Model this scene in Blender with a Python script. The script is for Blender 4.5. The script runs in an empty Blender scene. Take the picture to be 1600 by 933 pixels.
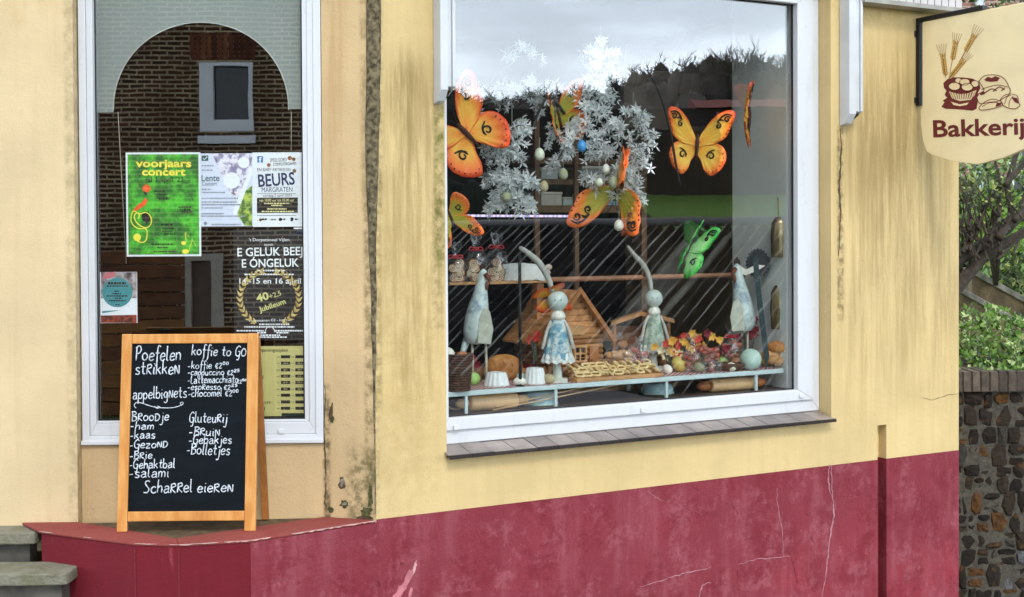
import bpy, bmesh, math, random
from mathutils import Vector, Matrix, noise as mnoise
R = math.radians
random.seed(7)
scn = bpy.context.scene
COL = scn.collection

# ------------------------------------------------------------------ camera
F_PX, CX, CY = 2000.0, 800.0, 397.0          # focal length and principal point on the 1600 px wide photograph
EYE = Vector((0, 0, 1.6))
PITCH, ROLL = 0.016, 0.0055
fwd = Vector((0, math.cos(PITCH), -math.sin(PITCH)))
up0 = Vector((0, math.sin(PITCH), math.cos(PITCH)))
rt0 = Vector((1, 0, 0))
rgt = rt0 * math.cos(ROLL) - up0 * math.sin(ROLL)
upv = up0 * math.cos(ROLL) + rt0 * math.sin(ROLL)
cam_d = bpy.data.cameras.new('camera')
cam = bpy.data.objects.new('camera', cam_d)
COL.objects.link(cam)
m = Matrix((rgt, upv, -fwd)).transposed().to_4x4()
m.translation = EYE
cam.matrix_world = m
cam_d.sensor_width = 36.0
cam_d.lens = F_PX / 1600 * 36.0
cam_d.shift_y = -(466.5 - CY) / 1600
cam_d.clip_start = 0.05
cam_d.clip_end = 2000
scn.camera = cam

# ------------------------------------------------------------------ light
SUN_EL, SUN_AZ = R(46), R(166)               # azimuth measured clockwise from +Y
world = bpy.data.worlds.new('World')
scn.world = world
world.use_nodes = True
wn = world.node_tree
wn.nodes.clear()
sky = wn.nodes.new('ShaderNodeTexSky')
sky.sky_type = 'NISHITA'
sky.sun_disc = False
sky.sun_elevation = SUN_EL
sky.sun_rotation = SUN_AZ
sky.air_density = 1.0
sky.dust_density = 1.5
tc = wn.nodes.new('ShaderNodeTexCoord')
mp = wn.nodes.new('ShaderNodeMapping')
mp.inputs['Scale'].default_value = (1.3, 1.3, 6.5)
mp.inputs['Location'].default_value = (0.35, 0.1, 0.2)
nz = wn.nodes.new('ShaderNodeTexNoise')
nz.inputs['Scale'].default_value = 1.6
nz.inputs['Detail'].default_value = 7
nz.inputs['Roughness'].default_value = 0.55
rampw = wn.nodes.new('ShaderNodeMapRange')
rampw.interpolation_type = 'SMOOTHSTEP'
rampw.inputs[1].default_value = 0.36
rampw.inputs[2].default_value = 0.66
rampw.inputs[3].default_value = 0.42
rampw.inputs[4].default_value = 1.0
mixw = wn.nodes.new('ShaderNodeMix')
mixw.data_type = 'RGBA'
mixw.inputs[7].default_value = (16.5, 17.2, 18.4, 1)
bg = wn.nodes.new('ShaderNodeBackground')
bg.inputs['Strength'].default_value = 0.13
wo = wn.nodes.new('ShaderNodeOutputWorld')
L = wn.links.new
L(tc.outputs['Generated'], mp.inputs[0]); L(mp.outputs[0], nz.inputs['Vector'])
L(nz.outputs[0], rampw.inputs[0]); L(rampw.outputs[0], mixw.inputs[0])
sepw = wn.nodes.new('ShaderNodeSeparateXYZ'); L(tc.outputs['Generated'], sepw.inputs[0])
low = wn.nodes.new('ShaderNodeMapRange'); low.interpolation_type = 'SMOOTHSTEP'     # brighter cloud bank low down, thinner overhead
for i_, v_ in ((1, 0.02), (2, 0.5), (3, 2.4), (4, 0.68)): low.inputs[i_].default_value = v_
L(sepw.outputs[2], low.inputs[0])
cloud = wn.nodes.new('ShaderNodeVectorMath'); cloud.operation = 'SCALE'; cloud.inputs[0].default_value = (15.6, 17.4, 19.6)
L(low.outputs[0], cloud.inputs['Scale']); L(cloud.outputs[0], mixw.inputs[7])
L(sky.outputs[0], mixw.inputs[6]); L(mixw.outputs[2], bg.inputs[0]); L(bg.outputs[0], wo.inputs[0])
sun_d = bpy.data.lights.new('sun', 'SUN')
sun_d.energy = 1.3
sun_d.angle = R(14)
sun_d.color = (1.0, 0.95, 0.87)
sun = bpy.data.objects.new('sun', sun_d)
COL.objects.link(sun)
sdir = Vector((math.sin(SUN_AZ) * math.cos(SUN_EL), math.cos(SUN_AZ) * math.cos(SUN_EL), math.sin(SUN_EL)))
sun.rotation_euler = sdir.to_track_quat('Z', 'Y').to_euler()
sun.location = (6, -6, 12)
vs = scn.view_settings
vs.view_transform = 'Standard'
vs.look = 'None'
vs.gamma = 1
vs.use_curve_mapping = False
vs.exposure = 0.45

# ------------------------------------------------------------------ frames and projection
class Frame:
    def __init__(s, o, yaw):
        s.o = Vector(o); s.yaw = yaw
        s.M = Matrix.Translation(s.o) @ Matrix.Rotation(yaw, 4, 'Z')
        s.I = s.M.inverted()
    def on(s, px, py, v=0.0):
        """point of the facade plane (v metres inside it) seen at pixel px, py -> local u, z"""
        d = s.I.to_3x3() @ (fwd * F_PX + rgt * (px - CX) + upv * (CY - py))
        e = s.I @ EYE
        t = (v - e.y) / d.y
        p = e + d * t
        return p.x, p.z
    def w(s, u, v, z):
        return s.M @ Vector((u, v, z))
    def wp(s, px, py, v=0.0):
        u, z = s.on(px, py, v)
        return s.w(u, v, z)
TH = R(28.34)
FB = Frame((-0.565, 5.26, 0), TH)            # right-hand facade, origin at its corner
FA = Frame((-1.79, 5.25, 0), R(1.5))         # left-hand facade
FW = Frame((0, 0, 0), 0)
ct, st = math.cos(TH), math.sin(TH)
def kk(p):                                   # metres per photo pixel at a world point
    return (p - EYE).dot(fwd) / F_PX
C0 = (-0.565, 5.26)
PLZ = 0.4244                                 # height of the red plinth
# mirror image of the camera in the large pane: V() turns a place seen in the reflection into its real place
e_r = Vector((ct * ct - st * st, 2 * ct * st)); e_d = Vector((2 * ct * st, -(ct * ct - st * st)))
_n = Vector((st, -ct)); _p = FB.w(0, 0.12, 0)
_dist = (Vector((0, 0)) - Vector((_p.x, _p.y))).dot(_n)
CMIR = -2 * _dist * _n
def V(X, Y):
    q = CMIR + e_r * X + e_d * Y
    return q.x, q.y

# ------------------------------------------------------------------ materials
LK = 1.0                                     # overall reflectance level of the group being built
def lin(h, k=1.0):
    k = k * LK
    h = h.lstrip('#')
    o = []
    for i in (0, 2, 4):
        c = int(h[i:i + 2], 16) / 255
        o.append((c / 12.92 if c <= 0.04045 else ((c + 0.055) / 1.055) ** 2.4) * k)
    return tuple(o)
MATS = {}
class NT:
    """small helper to write node graphs"""
    def __init__(s, name):
        s.m = bpy.data.materials.new(name); s.m.use_nodes = True
        s.t = s.m.node_tree; s.t.nodes.clear()
        s.out = s.t.nodes.new('ShaderNodeOutputMaterial')
    def n(s, typ, **kw):
        nd = s.t.nodes.new(typ)
        for k, v in kw.items(): setattr(nd, k, v)
        return nd
    def put(s, sock, v):
        if isinstance(v, bpy.types.NodeSocket): s.t.links.new(v, sock)
        elif isinstance(v, (tuple, list)) and len(v) == 3 and sock.type == 'RGBA': sock.default_value = (*v, 1)
        else: sock.default_value = v
    def math(s, op, a, b=0.0, c=0.0):
        nd = s.n('ShaderNodeMath', operation=op)
        s.put(nd.inputs[0], a); s.put(nd.inputs[1], b); s.put(nd.inputs[2], c)
        return nd.outputs[0]
    def mix(s, f, a, b, mode='MIX'):
        nd = s.n('ShaderNodeMix', data_type='RGBA', blend_type=mode)
        s.put(nd.inputs[0], f); s.put(nd.inputs[6], a); s.put(nd.inputs[7], b)
        return nd.outputs[2]
    def rng(s, x, a, b, c=0.0, d=1.0):
        nd = s.n('ShaderNodeMapRange', interpolation_type='SMOOTHSTEP')
        for i, v in enumerate((x, a, b, c, d)): s.put(nd.inputs[i], v)
        return nd.outputs[0]
    def coord(s, scale=(1, 1, 1), kind='Object'):
        c = s.n('ShaderNodeTexCoord'); mpn = s.n('ShaderNodeMapping')
        mpn.inputs['Scale'].default_value = scale
        s.t.links.new(c.outputs[kind], mpn.inputs[0])
        return mpn.outputs[0]
    def noise(s, vec, scale, detail=4, rough=0.55):
        nd = s.n('ShaderNodeTexNoise')
        s.put(nd.inputs['Vector'], vec); nd.inputs['Scale'].default_value = scale
        nd.inputs['Detail'].default_value = detail; nd.inputs['Roughness'].default_value = rough
        return nd.outputs[0]
    def island(s):
        return s.n('ShaderNodeNewGeometry').outputs['Random Per Island']
    def bsdf(s, col, rough=0.6, metal=0.0, bump=None, bstr=0.2, bdist=0.01, spec=0.5, trans=0.0, coat=0.0):
        b = s.n('ShaderNodeBsdfPrincipled')
        s.put(b.inputs['Base Color'], col); s.put(b.inputs['Roughness'], rough); s.put(b.inputs['Metallic'], metal)
        b.inputs['Specular IOR Level'].default_value = spec
        b.inputs['Coat Weight'].default_value = coat
        if bump is not None:
            bp = s.n('ShaderNodeBump'); bp.inputs['Strength'].default_value = bstr; bp.inputs['Distance'].default_value = bdist
            s.put(bp.inputs['Height'], bump); s.t.links.new(bp.outputs[0], b.inputs['Normal'])
        return b.outputs[0]
    def done(s, sh):
        s.t.links.new(sh, s.out.inputs[0]); return s.m
def pbr(name, col, rough=0.6, metal=0.0, var=0.15, nscale=8.0, bump=0.0, bscale=60.0, isl=0.0, spec=0.5, coat=0.0, col2=None):
    if name in MATS: return MATS[name]
    t = NT(name)
    if isinstance(col, str): col = lin(col)
    if isinstance(col2, str): col2 = lin(col2)
    c = t.coord()
    nf = t.noise(c, nscale)
    lo = tuple(x * (1 - var) for x in col); hi = tuple(min(1, x * (1 + var)) for x in col) if col2 is None else col2
    cc = t.mix(t.rng(nf, 0.3, 0.7), lo, hi)
    if isl:
        hs = t.n('ShaderNodeHueSaturation')
        t.put(hs.inputs['Value'], t.math('MULTIPLY_ADD', t.island(), 2 * isl, 1 - isl))
        t.put(hs.inputs['Hue'], t.math('MULTIPLY_ADD', t.island(), 0.04 * isl, 0.5 - 0.02 * isl))
        t.put(hs.inputs['Color'], cc); cc = hs.outputs[0]
    b = t.noise(c, bscale, 3) if bump else None
    MATS[name] = t.done(t.bsdf(cc, rough, metal, b, bump, 0.01, spec, coat=coat))
    return MATS[name]

# ------------------------------------------------------------------ mesh building
class G:
    def __init__(s):
        s.v = []; s.f = []; s.sm = []
    def add(s, vs, fs, smooth=False):
        o = len(s.v); s.v += [tuple(p) for p in vs]
        s.f += [tuple(i + o for i in f) for f in fs]; s.sm += [smooth] * len(fs)
        return s
    def box(s, x0, x1, y0, y1, z0, z1, M=None):
        vs = [Vector(p) for p in ((x0, y0, z0), (x1, y0, z0), (x1, y1, z0), (x0, y1, z0), (x0, y0, z1), (x1, y0, z1), (x1, y1, z1), (x0, y1, z1))]
        if M is not None: vs = [M @ p for p in vs]
        return s.add(vs, [(0, 3, 2, 1), (4, 5, 6, 7), (0, 1, 5, 4), (1, 2, 6, 5), (2, 3, 7, 6), (3, 0, 4, 7)])
    def cbox(s, c, d, M=None):
        return s.box(c[0] - d[0] / 2, c[0] + d[0] / 2, c[1] - d[1] / 2, c[1] + d[1] / 2, c[2] - d[2] / 2, c[2] + d[2] / 2, M)
    def prism(s, poly, fn, a, b):
        """outline poly (2-D) carried by fn(p, depth) between depths a and b"""
        n = len(poly)
        vs = [fn(p, a) for p in poly] + [fn(p, b) for p in poly]
        fs = [tuple(range(n)), tuple(range(2 * n - 1, n - 1, -1))]
        fs += [(i, i + n, (i + 1) % n + n, (i + 1) % n) for i in range(n)]
        return s.add(vs, fs)
    def foot(s, poly, z0, z1):
        return s.prism(poly, lambda p, z: Vector((p[0], p[1], z)), z1, z0)
    def flat(s, poly, v0, v1):               # outline in x,z extruded along y
        return s.prism(poly, lambda p, d: Vector((p[0], d, p[1])), v0, v1)
    def tube(s, pts, r, seg=8, closed=False, smooth=True, sq=1.0):
        pts = [Vector(p) for p in pts]; n = len(pts)
        rr = r if isinstance(r, (list, tuple)) else [r] * n
        vs = []; prev = None
        for i, p in enumerate(pts):
            a = pts[(i - 1) % n] if (closed or i) else p
            b = pts[(i + 1) % n] if (closed or i < n - 1) else p
            t = (b - a).normalized() if (b - a).length > 1e-9 else Vector((0, 0, 1))
            if prev is None:
                ref = Vector((0, 1, 0)) if abs(t.y) < 0.9 else Vector((1, 0, 0))
            else: ref = prev
            x = (ref - t * ref.dot(t)).normalized(); y = t.cross(x); prev = x
            for k in range(seg):
                an = 2 * math.pi * k / seg
                vs.append(p + (x * math.cos(an) * sq + y * math.sin(an)) * rr[i])
        fs = []
        for i in range(n if closed else n - 1):
            j = (i + 1) % n
            for k in range(seg):
                l = (k + 1) % seg
                fs.append((i * seg + k, i * seg + l, j * seg + l, j * seg + k))
        if not closed:
            fs.append(tuple(range(seg - 1, -1, -1))); fs.append(tuple((n - 1) * seg + k for k in range(seg)))
        return s.add(vs, fs, smooth)
    def lathe(s, prof, c=(0, 0, 0), seg=20, smooth=True, fl=0.0, fn=0, sy=1.0, M=None):
        """profile (r, z) turned about z; fl/fn: fluting depth and count"""
        c = Vector(c); vs = []
        for r, z in prof:
            for k in range(seg):
                a = 2 * math.pi * k / seg
                q = r * (1 + fl * math.cos(fn * a)) if fn else r
                p = Vector((q * math.cos(a), q * math.sin(a) * sy, z))
                vs.append((M @ p if M is not None else p) + c)
        fs = []
        for i in range(len(prof) - 1):
            for k in range(seg):
                l = (k + 1) % seg
                fs.append((i * seg + k, i * seg + l, (i + 1) * seg + l, (i + 1) * seg + k))
        fs.append(tuple(range(seg - 1, -1, -1))); fs.append(tuple((len(prof) - 1) * seg + k for k in range(seg)))
        return s.add(vs, fs, smooth)
    def ell(s, c, r, seg=16, rings=9, M=None, egg=0.0):
        prof = []
        for i in range(rings + 1):
            a = math.pi * i / rings - math.pi / 2
            prof.append((max(1e-4, math.cos(a) * (1 - egg * math.sin(a))), math.sin(a)))
        S = Matrix.Diagonal((r[0], r[1], r[2], 1))
        return s.lathe(prof, c, seg, True, M=(M @ S if M is not None else S))
    def grid(s, fn, nu, nv, smooth=True):
        vs = [fn(i / nu, j / nv) for j in range(nv + 1) for i in range(nu + 1)]
        fs = [(j * (nu + 1) + i, j * (nu + 1) + i + 1, (j + 1) * (nu + 1) + i + 1, (j + 1) * (nu + 1) + i) for j in range(nv) for i in range(nu)]
        return s.add(vs, fs, smooth)
    def build(s, name, mat, parent=None, M=None, label=None, bevel=0.0, jit=0.0, fix=True):
        me = bpy.data.meshes.new(name)
        vs = s.v
        if jit: vs = [tuple(Vector(p) + mnoise.noise_vector(Vector(p) * 9) * jit) for p in vs]
        me.from_pydata(vs, [], s.f)
        me.polygons.foreach_set('use_smooth', s.sm)
        me.update()
        if fix:
            bm = bmesh.new(); bm.from_mesh(me); bmesh.ops.recalc_face_normals(bm, faces=bm.faces[:]); bm.to_mesh(me); bm.free()
        me.materials.append(mat)
        o = bpy.data.objects.new(name, me)
        COL.objects.link(o)
        if parent is not None: o.parent = parent
        if M is not None: o.matrix_local = M
        if label: o['label'] = label
        if bevel:
            b = o.modifiers.new('bevel', 'BEVEL'); b.width = bevel; b.segments = 2; b.limit_method = 'ANGLE'; b.angle_limit = R(40)
        return o
def tag(o, label=None, cat=None, group=None, kind=None):
    if label: o['label'] = label
    if cat: o['category'] = cat
    if group: o['group'] = group
    if kind: o['kind'] = kind
    return o
def thing(name, label, cat, loc, yaw=0.0, group=None, M=None):
    o = bpy.data.objects.new(name, None); COL.objects.link(o)
    o.empty_display_size = 0.05
    if M is not None: o.matrix_world = M
    else:
        o.location = loc; o.rotation_euler = (0, 0, yaw)
    return tag(o, label, cat, group)
def dup(root, loc, yaw=None, label=None, scale=None):
    r = root.copy(); COL.objects.link(r); r.location = loc
    if yaw is not None: r.rotation_euler = (0, 0, yaw)
    if scale: r.scale = (scale,) * 3
    if label: r['label'] = label
    for ch in list(root.children):
        c = ch.copy(); COL.objects.link(c); c.parent = r
        for g in list(ch.children):
            d = g.copy(); COL.objects.link(d); d.parent = c
    return r
def spline(pts, n=6, closed=False):
    """Catmull-Rom through 2-D or 3-D points"""
    P = [Vector(p) for p in pts]; out = []; m_ = len(P)
    rngi = range(m_) if closed else range(m_ - 1)
    for i in rngi:
        g = (lambda j: P[j % m_]) if closed else (lambda j: P[min(max(j, 0), m_ - 1)])
        a, b, c, d = g(i - 1), g(i), g(i + 1), g(i + 2)
        for k in range(n):
            t = k / n
            out.append(0.5 * ((2 * b) + (c - a) * t + (2 * a - 5 * b + 4 * c - d) * t * t + (3 * b - a - 3 * c + d) * t ** 3))
    if not closed: out.append(P[-1])
    return out
# lettering with the built-in face
_dg = None
def glyphs(s, bold=0.0):
    cu = bpy.data.curves.new('t', 'FONT'); cu.body = s; cu.size = 1; cu.offset = bold; cu.resolution_u = 3
    ob = bpy.data.objects.new('t', cu); COL.objects.link(ob)
    dg = bpy.context.evaluated_depsgraph_get(); dg.update()
    me = bpy.data.meshes.new_from_object(ob.evaluated_get(dg))
    vs = [(v.co.x, v.co.y) for v in me.vertices]; fs = [tuple(p.vertices) for p in me.polygons]
    bpy.data.objects.remove(ob); bpy.data.curves.remove(cu); bpy.data.meshes.remove(me)
    return vs, fs
CAP = 0.729
def letters(g, s, x0, y0, x1, y1, hpx, mp_, y, bold=0.0):
    """string s set with its baseline from pixel (x0,y0) to (x1,y1), capitals hpx high; mp_ turns a pixel into local x,z; y is the local depth"""
    vs, fs = glyphs(s, bold)
    if not vs: return
    a = min(v[0] for v in vs); b = max(v[0] for v in vs)
    ln = math.hypot(x1 - x0, y1 - y0); ux, uy = (x1 - x0) / ln, (y1 - y0) / ln
    out = []
    for vx, vy in vs:
        t = (vx - a) / (b - a) * ln; h = vy / CAP * hpx
        X, Z = mp_(x0 + ux * t + uy * h, y0 + uy * t - ux * h)
        out.append((X, y, Z))
    g.add(out, fs)
def scribble(g, x0, y, x1, h, mp_, yy, rnd):
    """a line of print too small to read: short dashes of uneven length"""
    x = x0
    while x < x1:
        w = rnd.uniform(1.2, 4.2)
        a = mp_(x, y - h); b = mp_(min(x + w, x1), y)
        g.add([(a[0], yy, b[1]), (b[0], yy, b[1]), (b[0], yy, a[1]), (a[0], yy, a[1])], [(0, 1, 2, 3)])
        x += w + rnd.uniform(0.6, 1.2)

LK = 0.76
# ------------------------------------------------------------------ wall finishes
def plaster(name, base, fr, v, stains, var=0.10, bumpk=0.35, extra=None):
    """painted plaster; stains: (px0, py0, px1, py1, soft_px, strength, colour, vertical streaks?, noise scale)"""
    t = NT(name)
    c = t.coord()
    sx = t.n('ShaderNodeSeparateXYZ'); t.t.links.new(c, sx.inputs[0])
    U, Z = sx.outputs[0], sx.outputs[2]
    n1 = t.noise(c, 2.2, 5); n2 = t.noise(c, 26, 5, 0.6)
    cs = t.coord((9, 9, 0.6)); n3 = t.noise(cs, 2.5, 5, 0.6)
    lo = tuple(x * (1 - var) for x in base); hi = tuple(min(1, x * (1 + var * 0.6)) for x in base)
    col = t.mix(t.rng(n1, 0.3, 0.7), lo, hi)
    col = t.mix(t.math('MULTIPLY', t.rng(n3, 0.45, 0.75), 0.22), col, tuple(b * k for b, k in zip(base, (0.72, 0.70, 0.62))))
    col = t.mix(t.math('MULTIPLY', t.rng(n2, 0.55, 0.8), 0.16), col, tuple(x * 0.62 for x in base))
    col = t.mix(t.math('MULTIPLY', t.rng(n2, 0.22, 0.42, 1, 0), 0.25), col, tuple(min(1, x * 1.15) for x in base))
    for (x0, y0, x1, y1, soft, stg, sc, streak, nsc) in stains:
        a = fr.on(x0, y1, v); b = fr.on(x1, y0, v)
        k = kk(fr.wp((x0 + x1) / 2, (y0 + y1) / 2, v)); sf = soft * k
        sv = sf * 2.5
        mu = t.math('MULTIPLY', t.rng(U, a[0] - sf, a[0] + sf), t.rng(U, b[0] - sf, b[0] + sf, 1, 0))
        mz = t.math('MULTIPLY', t.rng(Z, a[1] - sv, a[1] + sv), t.rng(Z, b[1] - sv, b[1] + sv, 1, 0))
        mk = t.math('MULTIPLY', mu, mz)
        if streak:
            q = t.noise(t.coord((nsc, nsc, nsc * 0.07)), 1.0, 6, 0.65)
        else:
            q = t.noise(c, nsc, 6, 0.7)
        fac = t.math('MULTIPLY', t.math('MULTIPLY', mk, t.rng(q, 0.36, 0.66)), stg)
        col = t.mix(fac, col, sc)
    if extra: col = extra(t, col, U, Z, c)
    gr = t.noise(c, 320, 2, 0.7)
    col = t.mix(t.math('MULTIPLY', t.rng(gr, 0.5, 0.75), 0.16), col, tuple(x * 0.55 for x in base))
    bmp = t.math('ADD', t.math('MULTIPLY', t.noise(c, 130, 3), 0.5), t.math('MULTIPLY', t.noise(c, 24, 4), 0.9))
    return t.done(t.bsdf(col, 0.82, 0, bmp, bumpk, 0.012, 0.25))
MOLD = lin('#4a3f22'); MOLD2 = lin('#6d6238'); RUST = lin('#8a6a35')
YELB = lin('#f3d69a', 0.91)
m_wallB = plaster('yellow_plaster', YELB, FB, 0, [
    (580, -60, 596, 330, 5, 0.7, lin('#7d6c48'), 0, 22), (580, 250, 594, 640, 5, 0.7, MOLD2, 0, 25), (582, 600, 592, 800, 5, 0.5, MOLD2, 0, 30),
    (610, 90, 660, 300, 16, 0.75, lin('#8d7a45'), 1, 34), (598, 120, 690, 640, 22, 0.6, lin('#a48a56'), 1, 24), (590, 330, 680, 800, 26, 0.35, lin('#b89a60'), 0, 14),
    (679, 165, 694, 420, 4, 1.0, lin('#7d7a3c'), 0, 18), (676, 300, 692, 520, 7, 0.5, MOLD2, 0, 30),
    (1318, 110, 1440, 330, 30, 0.6, lin('#a08650'), 1, 26), (1310, 150, 1500, 600, 40, 0.62, lin('#ab9160'), 1, 20), (1340, 90, 1470, 420, 30, 0.4, lin('#8f7a4e'), 1, 34),
    (1400, 60, 1432, 480, 12, 0.4, lin('#94814c'), 1, 30), (1298, -10, 1500, 30, 12, 0.4, lin('#b59a5e'), 0, 20),
    (1300, 500, 1500, 700, 30, 0.3, lin('#cdb172'), 1, 10), (700, 715, 1290, 790, 30, 0.2, lin('#caa960'), 1, 8),
    (590, 540, 690, 720, 30, 0.35, lin('#cfb06a'), 0, 9), (1308, 200, 1318, 500, 3, 0.75, lin('#6a5a34'), 0, 30),
], bumpk=0.3)
m_wallA = plaster('cream_plaster', lin('#f6dcae', 0.91), FA, 0, [
    (108, -20, 124, 830, 4, 0.35, MOLD2, 0, 20), (-60, -60, 110, 60, 40, 0.3, lin('#cfa765'), 0, 5), (40, 600, 120, 830, 40, 0.25, lin('#d8c08a'), 0, 6)], bumpk=0.25)
m_wallT = plaster('shaded_plaster', lin('#e9c998', 0.92), FA, 0.05, [  # recessed wall and pillar: their shade is put into the darker base
    (505, -40, 545, 300, 14, 0.45, lin('#b58a52'), 1, 12), (566, -40, 590, 330, 4, 0.6, lin('#8d774c'), 0, 18), (545, 700, 600, 830, 12, 0.85, lin('#5d5a38'), 0, 22),
    (506, 600, 516, 830, 3, 0.8, MOLD, 0, 28), (573, 300, 600, 760, 4, 0.7, MOLD2, 0, 30), (520, 540, 560, 700, 18, 0.3, lin('#c9a882'), 0, 9)], bumpk=0.3)
def red_extra(t, col, U, Z, c):
    # worn paint: pale washed streaks and chalky bloom
    q = t.noise(t.coord((6, 6, 0.9)), 1.6, 6, 0.65)
    col = t.mix(t.math('MULTIPLY', t.rng(q, 0.45, 0.7), 0.25), col, lin('#ba757c'))
    q2 = t.noise(c, 4.2, 9, 0.78)
    col = t.mix(t.math('MULTIPLY', t.rng(q2, 0.48, 0.6), 0.6), col, lin('#7c1f2c'))
    q4 = t.noise(c, 5.5, 9, 0.8)
    col = t.mix(t.math('MULTIPLY', t.rng(q4, 0.5, 0.64), 0.6), col, lin('#ae626c'))
    q5 = t.noise(c, 55, 3, 0.6)
    col = t.mix(t.math('MULTIPLY', t.rng(q5, 0.6, 0.72), 0.4), col, lin('#74202c'))
    q3 = t.noise(t.coord((20, 20, 5)), 1.5, 4, 0.6)
    return t.mix(t.math('MULTIPLY', t.rng(q3, 0.67, 0.76), 0.35), col, lin('#d09aa0'))
m_redB = plaster('faded_red_paint', lin('#973a46', 0.92), FB, 0, [
    (590, 820, 760, 950, 40, 0.4, lin('#93303a'), 0, 6), (380, 840, 560, 950, 40, 0.5, lin('#a82f3e'), 0, 5), (1180, 840, 1380, 960, 40, 0.5, lin('#b03b48'), 0, 5),
    (1340, 720, 1372, 960, 6, 0.55, lin('#8d1f2d'), 1, 8), (1390, 860, 1500, 960, 20, 0.6, lin('#ad2f3f'), 0, 6)], extra=red_extra, bumpk=0.55)
def red_extra2(t, col, U, Z, c):
    q = t.noise(c, 6, 7, 0.7)
    col = t.mix(t.math('MULTIPLY', t.rng(q, 0.5, 0.75), 0.5), col, lin('#8a1a28'))
    q2 = t.noise(t.coord((14, 14, 3)), 1.3, 5, 0.6)
    return t.mix(t.math('MULTIPLY', t.rng(q2, 0.62, 0.75), 0.4), col, lin('#c96a72'))
m_redF = plaster('red_paint', lin('#84202e', 0.85), FW, 5, [], extra=red_extra2, bumpk=0.3)
m_redT = plaster('red_coping_paint', lin('#9a4c45', 1.0), FW, 5, [], extra=red_extra2, bumpk=0.3)
t = NT('white_frame'); c = t.coord(); n = t.noise(t.coord((5, 5, 0.8)), 3, 5, .65); n2 = t.noise(c, 45, 4, .7)
col = t.mix(t.math('MULTIPLY', t.rng(n, .5, .75), .28), lin('#e6e8ec'), lin('#bdbcb2')); col = t.mix(t.math('MULTIPLY', t.rng(n2, .6, .75), .3), col, lin('#a8a698'))
m_white = t.done(t.bsdf(col, .38)); MATS['white_frame'] = m_white
m_whitew = pbr('white_rail', '#dcdfe2', 0.4, var=0.06, nscale=6)
m_dark = pbr('dark_room', '#1a1512', 0.9, var=0.2)
m_seal = pbr('black_seal', '#0c0c0c', 0.5)
m_iron = pbr('black_iron', '#0d0d10', 0.45, bump=0.1)
m_conc = pbr('weathered_concrete', '#8d8a7e', 0.9, var=0.35, nscale=14, bump=0.5, bscale=45)
m_moss = pbr('mossy_step', '#b3ae9a', 0.95, var=0.4, nscale=16, bump=0.9, bscale=50, col2='#77755c')
m_pale = pbr('pale_side_panel', (0.7, 0.76, 0.73), 0.6, var=0.05)
m_mold = pbr('mouldy_render', '#5d5034', 0.95, var=0.55, nscale=45, bump=0.5, bscale=80, col2='#8d7f60')
def glassmat(name, refl):
    t = NT(name)
    g = t.n('ShaderNodeBsdfGlossy'); g.inputs['Roughness'].default_value = 0.0
    bw = t.n('ShaderNodeBump'); bw.inputs['Strength'].default_value = 1.0; bw.inputs['Distance'].default_value = 0.00028
    t.put(bw.inputs['Height'], t.noise(t.coord(), 3.0, 2, 0.4)); t.t.links.new(bw.outputs[0], g.inputs['Normal'])
    tr = t.n('ShaderNodeBsdfTransparent'); tr.inputs[0].default_value = (0.985, 0.995, 0.99, 1)
    lw = t.n('ShaderNodeLayerWeight'); lw.inputs[0].default_value = 0.5
    fac = t.math('MULTIPLY_ADD', t.math('POWER', lw.outputs['Facing'], 4.0), 0.55, refl)
    mx = t.n('ShaderNodeMixShader')
    t.put(mx.inputs[0], fac); t.t.links.new(tr.outputs[0], mx.inputs[1]); t.t.links.new(g.outputs[0], mx.inputs[2])
    return t.done(mx.outputs[0])
m_glass = glassmat('coated_glass', 0.145); m_glass2 = glassmat('window_glass', 0.09)

# ------------------------------------------------------------------ ground, street, hills
def ss(a, b, x):
    t = min(1, max(0, (x - a) / (b - a))); return t * t * (3 - 2 * t)
def terrain(x, y):
    q = Vector((x, y)) - CMIR
    X, Y = q.dot(e_r), q.dot(e_d)
    side = 1 - ss(60, 150, abs(X - 8))
    dip = -2.6 * ss(13, 17, Y) * (1 - ss(38, 58, Y)) * (1 - ss(18, 40, abs(X - 3)))
    hill = (ss(50, 150, Y) * 10.5 + ss(120, 320, Y) * 9) * side
    return dip + hill - 0.90
t_ = NT('ground_cover')
c_ = t_.coord()
n_ = t_.noise(c_, 0.25, 6); n2_ = t_.noise(c_, 6, 5)
sx_ = t_.n('ShaderNodeSeparateXYZ'); t_.t.links.new(c_, sx_.inputs[0])
grass = t_.mix(t_.rng(n2_, 0.3, 0.7), (0.06, 0.13, 0.025), (0.12, 0.22, 0.045))
grass = t_.mix(t_.rng(n_, 0.35, 0.65), grass, (0.09, 0.17, 0.03))
m_ground = t_.done(t_.bsdf(grass, 0.95, 0, n2_, 0.4, 0.05, 0.2))
g = G()
N = 90
def gp(a, b):
    x = (a - 0.5); y = (b - 0.5)
    X = 1600 * x * abs(x) + 20 * x + 6; Y = 1600 * y * abs(y) + 20 * y - 4
    return Vector((X, Y, terrain(X, Y)))
g.grid(gp, N, N)
tag(g.build('ground', m_ground), kind='structure')
m_asph = pbr('asphalt', (0.055, 0.055, 0.058), 0.9, var=0.2, nscale=20, bump=0.4, bscale=120)
m_pave = pbr('paving', (0.22, 0.21, 0.2), 0.9, var=0.2, nscale=6, bump=0.3)
g = G()
dB3 = Vector((ct, st, 0)); nB3 = Vector((st, -ct, 0))
def strip(pts_in, pts_out, z):
    g.add([(p[0], p[1], z) for p in pts_in] + [(p[0], p[1], z) for p in pts_out],
          [(i, i + 1, i + 1 + len(pts_in), i + len(pts_in)) for i in range(len(pts_in) - 1)])
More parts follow.
